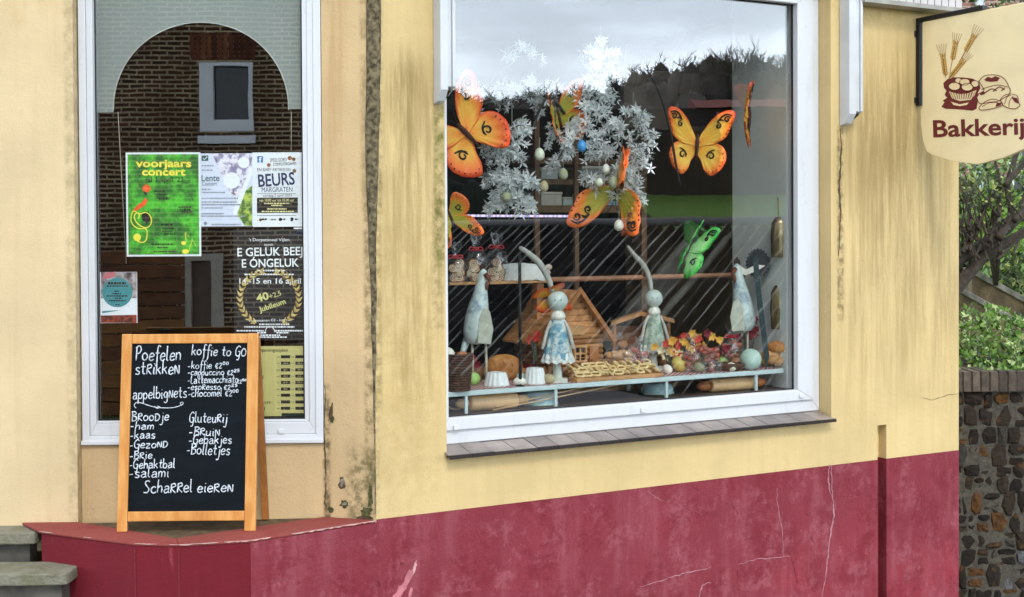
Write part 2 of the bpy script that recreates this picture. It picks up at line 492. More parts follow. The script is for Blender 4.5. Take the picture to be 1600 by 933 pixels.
def off(d):
    a = FB.w(9, -d, 0); cx = FB.w(0.2, -d, 0)
    return [(-16, 5.0 - d + 0.3), (-2.4, 5.0 - d + 0.3), (cx.x, cx.y), (a.x, a.y)]
strip(off(-0.3), off(2.2), -0.78)
g.build('pavement', m_pave)['kind'] = 'structure'
g = G(); strip(off(2.2), off(12.2), -0.886); g.build('road', m_asph)['kind'] = 'structure'
g = G()
a_, b_ = off(2.2), off(2.35)
for i in range(3):
    g.foot([a_[i], a_[i + 1], b_[i + 1], b_[i]], -0.9, -0.776)
g.build('kerb', m_conc)['kind'] = 'structure'

# ------------------------------------------------------------------ the bakery
bakery = thing('bakery_building', 'cream and yellow plastered bakery with a faded red plinth and two white framed windows', 'building', (0, 0, 0))
TOPZ = 3.1
def wallgrid(us, zs, hole, v, th, zb=None):
    """front skin with openings at depth v, reveals th deep"""
    g = G()
    for i in range(len(us) - 1):
        for j in range(len(zs) - 1):
            if hole(i, j): continue
            u0, u1, z0, z1 = us[i], us[i + 1], zs[j], zs[j + 1]
            nu = max(1, int((u1 - u0) / 0.12)); nz_ = max(1, int((z1 - z0) / 0.12))
            g.add([(u0, v, z0), (u1, v, z0), (u1, v, z1), (u0, v, z1)], [(0, 1, 2, 3)])
            for (di, dj, a, b) in ((-1, 0, (u0, z0), (u0, z1)), (1, 0, (u1, z1), (u1, z0)), (0, -1, (u1, z0), (u0, z0)), (0, 1, (u0, z1), (u1, z1))):
                I, J = i + di, j + dj
                if I < 0 or J < 0 or I >= len(us) - 1 or J >= len(zs) - 1 or hole(I, J):
                    g.add([(a[0], v, a[1]), (b[0], v, b[1]), (b[0], v + th, b[1]), (a[0], v + th, a[1])], [(0, 1, 2, 3)])
    return g
WU0, WU1 = FB.on(696, 400, 0)[0], FB.on(1298.5, 400, 0)[0]
WZ0, WZ1 = 0.652, 2.86
ENDU = FB.on(1498, 600, 0)[0]
SL0, SL1 = FB.on(1371, 700, 0)[0], FB.on(1385, 700, 0)[0]
SLZ = FB.on(1378, 664, 0)[1]
us = [0, WU0, WU1, SL0, SL1, ENDU]; zs = [PLZ, WZ0, SLZ, WZ1, TOPZ]
zs = sorted(zs)
def holeB(i, j):
    zc = (zs[j] + zs[j + 1]) / 2
    return (i == 1 and WZ0 < zc < WZ1) or (i == 3 and zc < SLZ)
wallgrid(us, zs, holeB, 0, 0.2).build('front_wall', m_wallB, bakery, FB.M)
zs2 = [-0.3, PLZ]
g = G()
for (a, b) in ((0.001, SL0), (SL1, ENDU)):
    g.box(a, b, -0.001, 0.2, -0.95, PLZ - 0.0005)
plB = g.build('plinth', m_redB, bakery, FB.M)
g = G().box(SL0 - 0.01, SL1 + 0.01, 0.055, 0.09, PLZ, SLZ + 0.05); g.build('drain_recess', m_wallB, bakery, FB.M)
g = G().box(SL0 - 0.01, SL1 + 0.01, 0.056, 0.09, -0.95, PLZ - 0.001); g.build('drain_recess', pbr('shadow_red', '#7d1420', 0.7, var=0.2), bakery, FB.M)  # back of the slot: its shadow is put into a darker red
# end wall, back walls, ceiling and floor close the shop
e1 = FB.w(ENDU, 0.02, 0); e2 = FB.w(ENDU, 3.2, 0); b2 = Vector((-4.6, 8.6, 0)); b1 = FA.w(-2.8, 0.02, 0)
g = G()
for p, q, th in ((e1, e2, 0.02), (e2, b2, 0.02), (b2, b1, 0.02)):
    d = (Vector((q.x, q.y, 0)) - Vector((p.x, p.y, 0))).normalized(); nn = Vector((-d.y, d.x, 0)) * 0.08
    g.foot([(p.x, p.y), (q.x, q.y), (q.x + nn.x, q.y + nn.y), (p.x + nn.x, p.y + nn.y)], -0.95, TOPZ)
g.build('rear_wall', m_wallB, bakery)
shell = [(b1.x, b1.y + 0.12), (FA.w(1.02, 0.2, 0).x, FA.w(1.02, 0.2, 0).y), (C0[0] + 0.02, C0[1] + 0.22), tuple(FB.w(ENDU - 0.05, 0.21, 0))[:2], tuple(FB.w(ENDU - 0.05, 3.1, 0))[:2], (-4.5, 8.45)]
g = G()
n_s = len(shell)
vs_ = [(p[0], p[1], 0.3) for p in shell] + [(p[0], p[1], 3.0) for p in shell]
g.add(vs_, [tuple(range(n_s)), tuple(range(2 * n_s - 1, n_s - 1, -1))] + [(i, (i + 1) % n_s, (i + 1) % n_s + n_s, i + n_s) for i in (3, 4, 5)])
g.build('shop_interior', m_dark, bakery)
g = G()
g.foot([(b1.x, b1.y - 0.2), (FA.w(1.02, -0.1, 0).x, FA.w(1.02, -0.1, 0).y), (C0[0], C0[1] - 0.1), tuple(FB.w(ENDU + 0.05, -0.02, 0))[:2], tuple(FB.w(ENDU + 0.05, 3.3, 0))[:2], (-4.7, 8.8)], TOPZ + 0.001, TOPZ + 0.25)
roof = g.build('roof', pbr('roof_felt', '#3a3836', 0.9), bakery)
# eave over the right-hand end: grooved white fascia
eu1, ez = FB.on(1512, 20, -0.10)
eu0 = FB.on(1352, 4, -0.10)[0]
g = G().box(eu0, eu1, -0.10, -0.012, ez, ez + 0.022)
g.build('eave_strip', pbr('grey_strip', '#a8a59c', 0.7, var=0.15), bakery, FB.M)
g = G(); x = eu0 + 0.04
while x < eu1 - 0.05:
    g.box(x, x + 0.044, -0.092, -0.012, ez + 0.0225, ez + 0.30); x += 0.05
g.build('fascia', pbr('fascia_white', '#d8d0cf', 0.6, var=0.08), bakery, FB.M)
# left-hand wall
us = [-2.8, -0.002]; zs = [PLZ - 0.12, TOPZ]
wallgrid(us, zs, lambda i, j: False, 0, 0.2).build('front_wall', m_wallA, bakery, FA.M)
AUR = FA.on(506.5, 690, 0.05)[0]
AZ0 = FA.on(300, 694, 0.05)[1]
g = wallgrid([0.0, AUR], [0.30, AZ0 - 0.002], lambda i, j: False, 0.05, 0.15)
g.build('front_wall', m_wallT, bakery, FA.M)
pr = FA.w(AUR + 0.0005, 0.05, 0); pr2 = FA.w(AUR + 0.0005, 0.25, 0)
ci = FB.w(0.0, 0.2, 0)
loc = [FA.I @ Vector((p[0], p[1], 0)) for p in ((pr.x, pr.y), (C0[0], C0[1]), (ci.x, ci.y), (pr2.x, pr2.y))]
G().foot([(p.x, p.y) for p in loc], PLZ - 0.02, TOPZ).build('pillar', m_wallT, bakery, FA.M)
# mouldy rounded render bead on the corner, wide at the top and thin at the foot
rnd = random.Random(3)
pts = []; rr = []
for i in range(60):
    z = PLZ + 0.02 + i * 0.047
    f = (z - 0.42) / 2.2
    w = 0.005 + 0.019 * ss(0.35, 0.8, f) + 0.006 * ss(0.15, 0.4, f)
    pts.append((C0[0] - 0.004 + 0.008 * math.sin(z * 3) * ss(0.2, 0.8, f), C0[1] + 0.006, z)); rr.append(w * rnd.uniform(0.97, 1.03))
G().tube(pts, rr, 12).build('corner_bead', m_mold, bakery, jit=0.003)

# plinth bay under the left window, with its red coping
P1, P2, P3, P4 = (-1.887, 5.10), (-1.45, 4.885), (-1.276, 4.862), (-1.017, 4.925)
PC = (C0[0] - 0.0, C0[1] - 0.002)
pb = tuple(FA.w(AUR, 0.045, 0))[:2]; pa = tuple(FA.w(0, -0.003, 0))[:2]
G().foot([P1, P2, P3, P4, PC, pb, pa], -0.95, PLZ - 0.0125).build('plinth', m_redF, bakery)
rf_ = Matrix.Translation((P4[0], P4[1], 0)) @ Matrix.Rotation(math.atan2(PC[1] - P4[1], PC[0] - P4[0]), 4, 'Z')
G().box(0, math.hypot(PC[0] - P4[0], PC[1] - P4[1]) + 0.001, -0.003, -0.0005, -0.95, PLZ - 0.0125).build('plinth_panel', m_redB, bakery, rf_)
def lip(p, d=0.0045):
    return (p[0], p[1] - d)
VB = (-1.31, 4.955)
g = G()
g.foot([(-2.02, 5.243), (-1.893, 5.094), lip(P2), lip(P3), VB, (-1.792, 5.247)], PLZ - 0.012, PLZ)
g.foot([lip(P3), lip(P4), (C0[0] - 0.005, C0[1] - 0.008), pb, VB], PLZ - 0.012, PLZ)
g.build('coping', m_redT, bakery, bevel=0.004)
G().foot([(pa[0], pa[1] - 0.002), VB, (pb[0], pb[1] - 0.002)], PLZ - 0.0121, PLZ - 0.006).build('recess_floor', pbr('dirty_recess', '#5d4a30', 0.95, var=0.4, nscale=20), bakery)
# chipped pale edge of the coping
g = G(); rnd = random.Random(5)
def edge(a, b, z, wmin, wmax, gap):
    t = 0.0
    L_ = math.hypot(b[0] - a[0], b[1] - a[1])
    while t < 1:
        l = rnd.uniform(0.02, 0.09) / L_
        if rnd.random() > gap:
            n_ = 5; top = []; bot = []
            for k in range(n_ + 1):
                q = t + min(l, 1 - t) * k / n_
                x, y = a[0] + (b[0] - a[0]) * q, a[1] + (b[1] - a[1]) * q
                h = rnd.uniform(wmin, wmax) * math.sin(math.pi * (k + 0.4) / (n_ + 0.8))
                top.append((x, y - 0.0035, z + 0.001)); bot.append((x, y - 0.0035, z - h))
            g.add(top + bot, [(k, k + 1, k + 2 + n_, k + 1 + n_) for k in range(n_)])
        t += l
edge(lip(P3), lip(P4), PLZ - 0.002, 0.002, 0.005, 0.6); edge(lip(P4), (C0[0], C0[1] - 0.008), PLZ - 0.002, 0.003, 0.006, 0.15); edge(lip(P2), lip(P3), PLZ - 0.002, 0.001, 0.003, 0.7); edge((-1.893, 5.094), lip(P2), PLZ - 0.002, 0.001, 0.003, 0.85)
g.build('chipped_edge', pbr('bare_render_pink', '#d6b0a8', 0.9, var=0.15, nscale=30), bakery)

# flaws in the render: cracks and bare patches
def crack(name, pix, fr, v, w, mat, jag=0.004):
    rnd = random.Random(len(pix) + int(pix[0][0]))
    pp = [fr.on(x, y, v) for x, y in pix]
    pl = spline([(a, b) for a, b in pp], 7)
    top = []; 
    for i, p in enumerate(pl):
        f = 0.35 + 0.65 * math.sin(math.pi * (i + 1) / (len(pl) + 1))
        top.append((p[0] + rnd.uniform(-jag, jag), p[1] + rnd.uniform(-jag, jag), w * f * rnd.uniform(0.5, 1.3)))
    g = G(); vs = []
    for i, (x, z, ww) in enumerate(top):
        a = top[max(0, i - 1)]; b = top[min(len(top) - 1, i + 1)]
        d = Vector((b[0] - a[0], b[1] - a[1])).normalized()
        vs += [(x - d.y * ww, v - 0.0015, z + d.x * ww), (x + d.y * ww, v - 0.0015, z - d.x * ww)]
    g.add(vs, [(2 * i, 2 * i + 1, 2 * i + 3, 2 * i + 2) for i in range(len(top) - 1)])
    return g.build(name, mat, bakery, fr.M)
m_crack = pbr('crack_filler', '#b87f88', 0.95, var=0.25, nscale=40)
m_dcrack = pbr('dark_crack', '#57452c', 0.95, var=0.4, nscale=40)
m_dred = pbr('dark_red_scar', '#7d2430', 0.9, var=0.3, nscale=40)
for pix, w in (([(1213, 762), (1216, 795), (1222, 830), (1224, 868)], 0.0024), ([(1298, 728), (1300, 770), (1303, 800), (1297, 840), (1291, 890), (1283, 935)], 0.0042),
               ([(1000, 918), (1040, 905), (1075, 894), (1110, 888)], 0.0028), ([(1155, 882), (1180, 874), (1215, 872), (1235, 868)], 0.002), ([(1296, 726), (1294, 750), (1298, 775)], 0.004),
               ([(1092, 935), (1098, 915), (1112, 910)], 0.003), ([(1012, 768), (1024, 776), (1036, 783)], 0.0016)):
    crack('pale_crack', pix, FB, -0.001, w, m_crack)
for pix, w in (([(1080, 757), (1086, 763), (1092, 766)], 0.003), ([(1138, 778), (1146, 792), (1152, 802)], 0.002), ([(1236, 868), (1241, 890), (1246, 912)], 0.0025), ([(1266, 838), (1272, 848)], 0.003), ([(1152, 890), (1153, 910)], 0.003), ([(588, 908), (596, 915)], 0.005), ([(1258, 800), (1262, 806)], 0.003)):
    crack('red_scar', pix, FB, -0.001, w, m_dred)
for P_, fx_ in ((P2, 0), (P3, 0)):
    q_ = Frame((P_[0] - 0.003, P_[1] - 0.0022, 0), 0)
    G().box(0, 0.0045, -0.0005, 0.001, -0.9, PLZ - 0.02).build('face_joint', m_dred, bakery, q_.M)
crack('render_crack', [(1312, 200), (1314, 240), (1311, 290), (1313, 330), (1310, 400)], FB, 0, 0.006, m_dcrack)
crack('render_crack', [(1440, 622), (1460, 624), (1480, 617), (1497, 616)], FB, 0, 0.0014, m_dcrack)
crack('render_crack', [(508, 600), (507, 680), (510, 740), (508, 780), (512, 815)], FA, 0.049, 0.003, m_dcrack)
def patch(name, cx, cy, rx, ry, fr, v, mat, seed, rot=0.0):
    rnd = random.Random(seed); pts = []
    for k in range(15):
        a = 2 * math.pi * k / 15; q = rnd.uniform(0.55, 1.15)
        x, y = rx * q * math.cos(a), ry * q * math.sin(a)
        pts.append(fr.on(cx + x * math.cos(rot) - y * math.sin(rot), cy + x * math.sin(rot) + y * math.cos(rot), v))
    g = G(); g.flat(pts, v - 0.0025, v + 0.002)
    return g.build(name, mat, bakery, fr.M)
PF = Frame((pr.x, pr.y, 0), math.atan2(C0[1] - pr.y, C0[0] - pr.x))
m_bare = pbr('bare_render_grey', '#8d8878', 0.95, var=0.4, nscale=60, bump=0.5)
m_mossp = pbr('moss_patch', '#57552f', 0.95, var=0.5, nscale=60, bump=0.8)
patch('peeled_patch', 534.5, 755, 6, 11, PF, 0, m_dcrack, 1); patch('peeled_patch', 535, 754, 3.6, 7.5, PF, -0.003, m_bare, 2)
patch('peeled_patch', 538, 788, 7.5, 7, PF, 0, m_mossp, 3); patch('peeled_patch', 539, 787, 4, 3.6, PF, -0.003, m_bare, 4)
patch('peeled_patch', 517, 796, 5, 5, PF, 0, m_mossp, 5); patch('peeled_patch', 517, 645, 3, 16, PF, 0, m_dcrack, 6, 0.15); patch('peeled_patch', 519, 655, 3.4, 6, PF, -0.003, m_mossp, 9)
patch('peeled_patch', 572, 800, 11, 11, PF, 0, m_mossp, 7, 0.5); patch('peeled_patch', 579, 776, 4, 24, PF, 0, m_mossp, 8)
patch('peeled_patch', 571, 809, 14, 4, PF, -0.003, m_dcrack, 12)
m_scr = pbr('scraped_pink', '#cc7a82', 0.9, var=0.2, nscale=25)
patch('scraped_patch', 638, 902, 5.5, 20, FB, -0.001, m_scr, 11, 0.5); patch('scraped_patch', 626, 922, 6.5, 18, FB, -0.0012, m_scr, 13, 0.6); patch('scraped_patch', 614, 938, 9, 16, FB, -0.0014, m_scr, 17, 0.8); patch('scraped_patch', 641, 926, 3, 10, FB, -0.0011, m_scr, 18, 0.2); patch('scraped_patch', 628, 880, 4, 3, FB, -0.0011, m_dred, 19, 0.2)
patch('scraped_patch', 648, 886, 2.4, 11, FB, -0.0018, pbr('scraped_pale', '#e8b3b4', 0.9), 14, 0.25)
patch('paint_chip', 441, 846, 2.6, 2.4, Frame((P4[0], P4[1] - 0.001, 0), math.atan2(C0[1] - P4[1], C0[0] - P4[0])), 0, m_dred, 15)

# ---------------------------------------------------------------- windows
def ring(g, u0, u1, z0, z1, wl, wr, wb, wt, v0, v1):
    """mitred rectangular frame in the u,z plane"""
    o = [(u0, z0), (u1, z0), (u1, z1), (u0, z1)]; i = [(u0 + wl, z0 + wb), (u1 - wr, z0 + wb), (u1 - wr, z1 - wt), (u0 + wl, z1 - wt)]
    for k in range(4):
        l = (k + 1) % 4
        g.flat([o[k], o[l], i[l], i[k]], v0, v1)
win = None
g = G()
gl0, gz0 = FB.on(697, 653, 0.12); gl1 = FB.on(1237, 400, 0.12)[0]; gz0 = 0.806; gz1 = FB.on(1168, 1, 0.12)[1]
GL0 = WU0 + 0.046; WL = WU0 - 0.03; FZ = 0.691
ring(g, WL, WU1 - 0.002, FZ, WZ1 - 0.002, 0.05, 0.048, 0.06, 0.05, 0.085, 0.155)
ring(g, WL + 0.0505, WU1 - 0.0505, FZ + 0.0605, WZ1 - 0.0525, GL0 - WL - 0.0505, WU1 - 0.0505 - gl1, gz0 - FZ - 0.0605, WZ1 - 0.0525 - gz1, 0.072, 0.145)
winB = g.build('window', m_white, bakery, FB.M, bevel=0.004)
g = G(); ring(g, GL0 - 0.001, gl1 + 0.001, gz0 - 0.001, gz1 + 0.001, 0.006, 0.007, 0.006, 0.006, 0.106, 0.114); g.build('seal', m_seal, winB)
g = G().box(GL0 + 0.002, gl1 - 0.002, 0.1155, 0.1205, gz0 + 0.002, gz1 - 0.002); g.build('pane', m_glass, winB)
for px, py in ((712, 668), (1004, 641), (1251, 618)):
    u, z = FB.on(px, py, 0.072); G().box(u - 0.013, u + 0.013, 0.062, 0.0715, z - 0.011, z + 0.011).build('drain_cap', m_white, winB, bevel=0.003)
# brown tiled sill
g = G(); u = WU0 - 0.012; rnd = random.Random(2)
s_end = FB.on(1308, 652, -0.05)[0]
m_tile = pbr('sheen_sill_tile', '#8d8078', 0.3, var=0.25, nscale=10, isl=0.3, bump=0.1)  # brown tile lightened: sky sheen on the tops is put into the colour
m_tile2 = pbr('dark_tile_edge', '#2c211d', 0.45, var=0.3, nscale=14, isl=0.35)
g2 = G()
while u < s_end - 0.02:
    u1 = min(u + 0.107, s_end); dz = rnd.uniform(-0.0012, 0.0012)
    za, zb = 0.690, 0.666
    prof = [(-0.047, zb + dz), (0.085, za + dz), (0.085, za - 0.03), (-0.047, zb - 0.002 + dz)]
    g.prism(prof, lambda p, d: Vector((d, p[0], p[1])), u + 0.002, u1 - 0.002)
    g2.prism([(-0.053, zb - 0.0005 + dz), (-0.0475, zb + 0.0012 + dz), (-0.0475, zb - 0.016), (-0.053, zb - 0.015)], lambda p, d: Vector((d, p[0], p[1])), u + 0.0012, u1 - 0.0012)
    u = u1
sillB = g.build('sill', m_tile, winB); g2.build('sill_edge', m_tile2, winB)
# roller shutter guide rails either side, cut on a slant at the foot
def guide(px0, px1, pyb, fr=FB):
    u0, zb = fr.on(px0, pyb, 0); u1 = fr.on(px1, pyb - 15, -0.075)[0]
    g = G(); EXT = lambda p, d: Vector((d, p[0], p[1]))
    um = u0 + (u1 - u0) * 0.5
    g.prism([(-0.003, zb), (-0.003, TOPZ - 0.01), (-0.075, TOPZ - 0.01), (-0.075, zb + 0.055), (-0.045, zb + 0.01)], EXT, u0, um)
    g.prism([(-0.003, zb + 0.035), (-0.003, TOPZ - 0.01), (-0.067, TOPZ - 0.01), (-0.067, zb + 0.07)], EXT, um + 0.0005, u1 - 0.014)
    g.prism([(-0.003, zb + 0.035), (-0.003, TOPZ - 0.01), (-0.078, TOPZ - 0.01), (-0.078, zb + 0.07)], EXT, u1 - 0.0135, u1)
    o = g.build('shutter_guide', m_whitew, bakery, fr.M, bevel=0.002)
    g = G().prism([(-0.004, zb + 0.018), (-0.064, zb + 0.052), (-0.064, zb + 0.06), (-0.004, zb + 0.026)], EXT, u0 + 0.006, u1 - 0.016)
    g.build('rubber_foot', m_seal, o)
guide(677, 712, 163); guide(1311, 1348, 197)

# left window
a0 = FA.on(119, 400, 0.055)[0]
g = G()
ag0 = FA.on(151, 400, 0.10)[0]; ag1 = FA.on(476, 400, 0.10)[0]; agz = FA.on(320, 655, 0.10)[1]
AZT = 2.9
ring(g, 0.004, AUR - 0.002, AZ0 + 0.001, AZT, 0.030, 0.032, 0.036, 0.03, 0.048, 0.12)
ring(g, 0.0345, AUR - 0.0345, AZ0 + 0.0375, AZT - 0.031, 0.026, 0.026, 0.05, 0.03, 0.056, 0.12)
ring(g, 0.061, AUR - 0.061, AZ0 + 0.088, AZT - 0.062, ag0 - 0.061, AUR - 0.061 - ag1, agz - AZ0 - 0.088, 0.02, 0.066, 0.12)
winA = g.build('window', m_white, bakery, FA.M, bevel=0.004)
g = G().box(0.002, AUR - 0.001, 0.032, 0.0475, AZ0 + 0.002, AZ0 + 0.020); g.build('drip_rail', m_white, winA, bevel=0.003)
g = G(); ring(g, ag0 - 0.001, ag1 + 0.001, agz - 0.001, AZT - 0.08, 0.010, 0.008, 0.008, 0.006, 0.084, 0.094); g.build('seal', m_seal, winA)
g = G().box(ag0 + 0.002, ag1 - 0.002, 0.0955, 0.1005, agz + 0.002, AZT - 0.083); g.build('pane', m_glass2, winA)
for px, py in ((440, 674),):
    u, z = FA.on(px, py, 0.056); G().box(u - 0.014, u + 0.014, 0.045, 0.0555, z - 0.010, z + 0.010).build('drain_cap', m_white, winA, bevel=0.003)
# wall above windows is part of the skin already; a lintel closes the left opening
G().box(0.0, AUR, 0.05, 0.25, AZT + 0.001, TOPZ).build('lintel', m_wallT, bakery, FA.M)

# concrete entrance steps at far left
def slab(x1, yf, yb, z, h, name, label):
    rnd = random.Random(int(z * 100))
    out = [(-3.4, yf)] + [(-3.4 + (x1 + 3.4 - 0.05) * k / 14, yf + rnd.uniform(-0.004, 0.004)) for k in range(1, 14)] + [(x1 - 0.03, yf), (x1 - 0.006, yf + 0.008), (x1, yf + 0.03), (x1, yb), (-3.4, yb)]
    t = thing(name, label, 'step', (-2.4, yf, z - h))
    sh = Vector((2.4, -yf, -(z - h)))
    g = G(); g.foot([(p[0] + sh.x, p[1] + sh.y) for p in out], 0, h)
    g.build('tread', m_moss, t, bevel=0.006, jit=0.006)
    g = G(); g.foot([(-1.0, 0.045), (x1 + 2.4 - 0.04, 0.045), (x1 + 2.4 - 0.04, yb - yf), (-1.0, yb - yf)], -(z - h) - 0.95, -0.001)
    g.build('riser', pbr('dark_concrete', '#5a564e', 0.95, var=0.5, nscale=9), t)  # riser concrete is darker than the tread
    return t
slab(-1.92, 5.12, 5.246, 0.41, 0.048, 'entrance_step', 'upper mossy concrete step slab against the cream wall')
slab(-1.715, 4.90, 5.09, 0.302, 0.048, 'entrance_step', 'lower mossy concrete step slab beside the red plinth')

LK = 1.0
# ------------------------------------------------------------------ across the street: what the panes mirror
def brickmat(name, c1, c2, mor, bw=0.21, bh=0.066, msize=0.011, var=0.25, patchy=None):
    t = NT(name)
    c = t.coord(); sx = t.n('ShaderNodeSeparateXYZ'); t.t.links.new(c, sx.inputs[0])
    cb = t.n('ShaderNodeCombineXYZ'); t.put(cb.inputs[0], t.math('ADD', sx.outputs[0], sx.outputs[1])); t.put(cb.inputs[1], sx.outputs[2])
    b = t.n('ShaderNodeTexBrick'); t.t.links.new(cb.outputs[0], b.inputs['Vector'])
    b.inputs['Scale'].default_value = 1.0; b.inputs['Brick Width'].default_value = bw; b.inputs['Row Height'].default_value = bh
    b.inputs['Mortar Size'].default_value = msize; b.inputs['Mortar Smooth'].default_value = 0.3; b.inputs['Bias'].default_value = -0.1
    t.put(b.inputs['Color1'], c1); t.put(b.inputs['Color2'], c2); t.put(b.inputs['Mortar'], mor)
    n = t.noise(c, 1.1, 5); n2 = t.noise(c, 9, 5)
    col = t.mix(t.math('MULTIPLY', t.rng(n, 0.4, 0.65), 0.6), b.outputs[0], patchy if patchy else tuple(x * 0.6 for x in c1), 'MIX' if not patchy else 'MULTIPLY')
    col = t.mix(t.math('MULTIPLY', t.rng(n2, 0.4, 0.7), 0.25), col, tuple(x * 0.5 for x in c2))
    return t.done(t.bsdf(col, 0.9, 0, b.outputs['Fac'], 0.6, -0.01, 0.2))
HY = -7.2
house = thing('brick_house', 'brown brick house across the street, mirrored in the left window', 'house', (-4, HY, 0))
_pa = FA.w(0, 0.10, 0); _na = Vector((math.sin(FA.yaw), -math.cos(FA.yaw), 0))
def refA(px, py, y=HY):
    """real point on the plane y seen mirrored in the left pane at a pixel"""
    d = (fwd * F_PX + rgt * (px - CX) + upv * (CY - py))
    t = (_pa - EYE).dot(_na) / d.dot(_na)
    p = EYE + d * t; d = d - 2 * d.dot(_na) * _na
    s = (y - p.y) / d.y
    q = p + d * s
    return q.x + 4, q.z
m_hb = brickmat('brown_brick', lin('#5f3d27'), lin('#33241b'), lin('#c9b694'), msize=0.014)
wx0, wz0 = refA(313, 205); wx1, wz1 = refA(395, 97)
dx0, dz1 = refA(283, 396); dx1, _ = refA(350, 520)
us = [-9, wx0, wx1, dx0, dx1, 3.6]; 
order = sorted(us); zs = sorted([-0.95, wz0, wz1, dz1, 5.6])
def hole2(i, j):
    uc = (order[i] + order[i + 1]) / 2; zc = (zs[j] + zs[j + 1]) / 2
    return (wx0 < uc < wx1 and wz0 < zc < wz1) or (dx0 < uc < dx1 and zc < dz1)
gw = wallgrid(order, zs, hole2, 0, 0.2)
gw.v = [(v[0], -v[1], v[2]) for v in gw.v]
gw.box(-9, 3.6, -7.2, -7.0, -0.95, 5.6); gw.box(-9.0, -8.8, -7, -0.21, -0.95, 5.6); gw.box(3.4, 3.6, -7, -0.21, -0.95, 5.6)
gw.build('wall', m_hb, house)
g = G()
g.prism([(0.35, 5.55), (0.35, 5.7), (-3.5, 8.9), (-7.5, 5.7), (-7.5, 5.55), (-3.5, 8.7)], lambda p, d: Vector((d, p[0], p[1])), -9.3, 3.9)
g.build('roof', pbr('slate_roof', '#3c3a3d', 0.7, var=0.25, nscale=5), house)
g = G(); ring(g, wx0, wx1, wz0, wz1, 0.19, 0.06, 0.15, 0.05, -0.10, 0.03)
fw = g.build('window', pbr('bright_white_frame', (0.9, 0.92, 0.95), 0.4, var=0.02), house)
G().box(wx0 - 0.02, wx1 + 0.03, -0.03, 0.07, wz0 - 0.17, wz0 - 0.06).build('sill', MATS['bright_white_frame'], fw)
G().box(wx0 + 0.19, wx1 - 0.06, -0.10, -0.09, wz0 + 0.15, wz1 - 0.05).build('pane', pbr('dark_pane', '#0c1012', 0.15, var=0.1), fw)
lx0, lz0 = refA(298, 92); lx1, lz1 = refA(398, 52)
g = G(); x = lx0
while x < lx1:
    g.box(x, x + 0.062, 0.001, 0.014, lz0, lz1); x += 0.075
g.build('brick_lintel', pbr('lintel_brick', '#6d3c26', 0.9, var=0.3, isl=0.5), house)
g = G(); ring(g, dx0, dx1, -0.95, dz1, 0.14, 0.16, 0.02, 0.1, -0.12, 0.02)
dr = g.build('door', pbr('door_post', '#bdb4a4', 0.6, var=0.1), house)
G().box(dx0 + 0.14, dx1 - 0.16, -0.10, -0.09, -0.9, dz1 - 0.1).build('panel', pbr('door_panel', '#6d5648', 0.6, var=0.2), dr)
vx0, vz0 = refA(152, 520); vx1, vz1 = refA(288, 340)
g = G(); z = -0.88
while z < vz1 - 0.5:
    g.box(vx0, vx1, 0.001, 0.05, z, z + 0.17); z += 0.19
g.build('timber_cladding', pbr('timber_boards', '#7a4c22', 0.7, var=0.3, isl=0.4), house)
sx0, sz0 = refA(152, 365); sx1, sz1 = refA(196, 310)

# low shed with corrugated roof down the slope
ra, rb = Vector((-5.0, 32.6)), Vector((8.2, 21.7))
rd = (rb - ra).normalized(); gd = Vector((rd.y, -rd.x)) * 1.0
if gd.y > 0: gd = -gd
RZ = 1.72
shed = thing('corrugated_shed', 'low shed with dark corrugated roof beyond the road, mirrored in the shop window', 'shed', (*V(*ra), -3.4))
so = Vector((*V(*ra), -3.4))
def sp(s, t, z):                              # along ridge, down the slope
    q = ra + rd * s + gd * t
    x, y = V(q.x, q.y); return Vector((x, y, z)) - so
LEN = (rb - ra).length; PER = 0.26; n_c = int(LEN / PER)
SLD, SLH = 4.6, 2.75
g = G()
SEG = 8
vs = []
for i in range(n_c * SEG + 1):
    s = i * PER / SEG; h = 0.055 * math.cos(2 * math.pi * i / SEG)
    vs += [sp(s, 0, RZ + h), sp(s, SLD, RZ - SLH + h)]
g.add(vs, [(2 * i, 2 * i + 2, 2 * i + 3, 2 * i + 1) for i in range(n_c * SEG)], True)
t = NT('corrugated_sheet')
c = t.coord(); n = t.noise(c, 1.2, 5); n2 = t.noise(c, 14, 4)
col = t.mix(t.rng(n, 0.4, 0.6), lin('#141315'), lin('#2c2927')); col = t.mix(t.math('MULTIPLY', t.rng(n2, 0.5, 0.75), 0.35), col, lin('#57534c'))
m_corr = t.done(t.bsdf(col, 0.8, 0.0, spec=0.1))
g.build('roof', m_corr, shed)
for s0, s1, t0_, t1_ in ((11.25, 11.6, .2, 3.6), (11.65, 12.0, .1, 2.6), (12.05, 12.3, .3, 3.8), (9.3, 9.5, 1.6, 2.4)):
    vs = []; nn_ = int((s1 - s0) / PER * SEG)
    for i in range(nn_ + 1):
        q = s0 + i * PER / SEG; h = 0.055 * math.cos(2 * math.pi * q / PER) + 0.03
        vs += [sp(q, t0_, RZ - SLH * t0_ / SLD + h), sp(q, t1_, RZ - SLH * t1_ / SLD + h)]
    G().add(vs, [(2 * i, 2 * i + 2, 2 * i + 3, 2 * i + 1) for i in range(nn_)], True).build('lit_sheet', pbr('lit_sheet', '#6d6c62', 0.8, var=0.5, nscale=1.5), shed)  # paler sheets stand in for the lit patch of the roof
g = G(); rr_ = random.Random(23)
for i in range(n_c):
    s = i * PER; t0_ = 0.02
    while t0_ < SLD - .2:
        t1_ = min(SLD, t0_ + rr_.uniform(.5, 2.6)); g.tube([sp(s, t0_, RZ + 0.066 - SLH * t0_ / SLD), sp(s, t1_, RZ + 0.066 - SLH * t1_ / SLD)], rr_.uniform(.006, .024), 5); t0_ = t1_ + rr_.uniform(.02, .7)
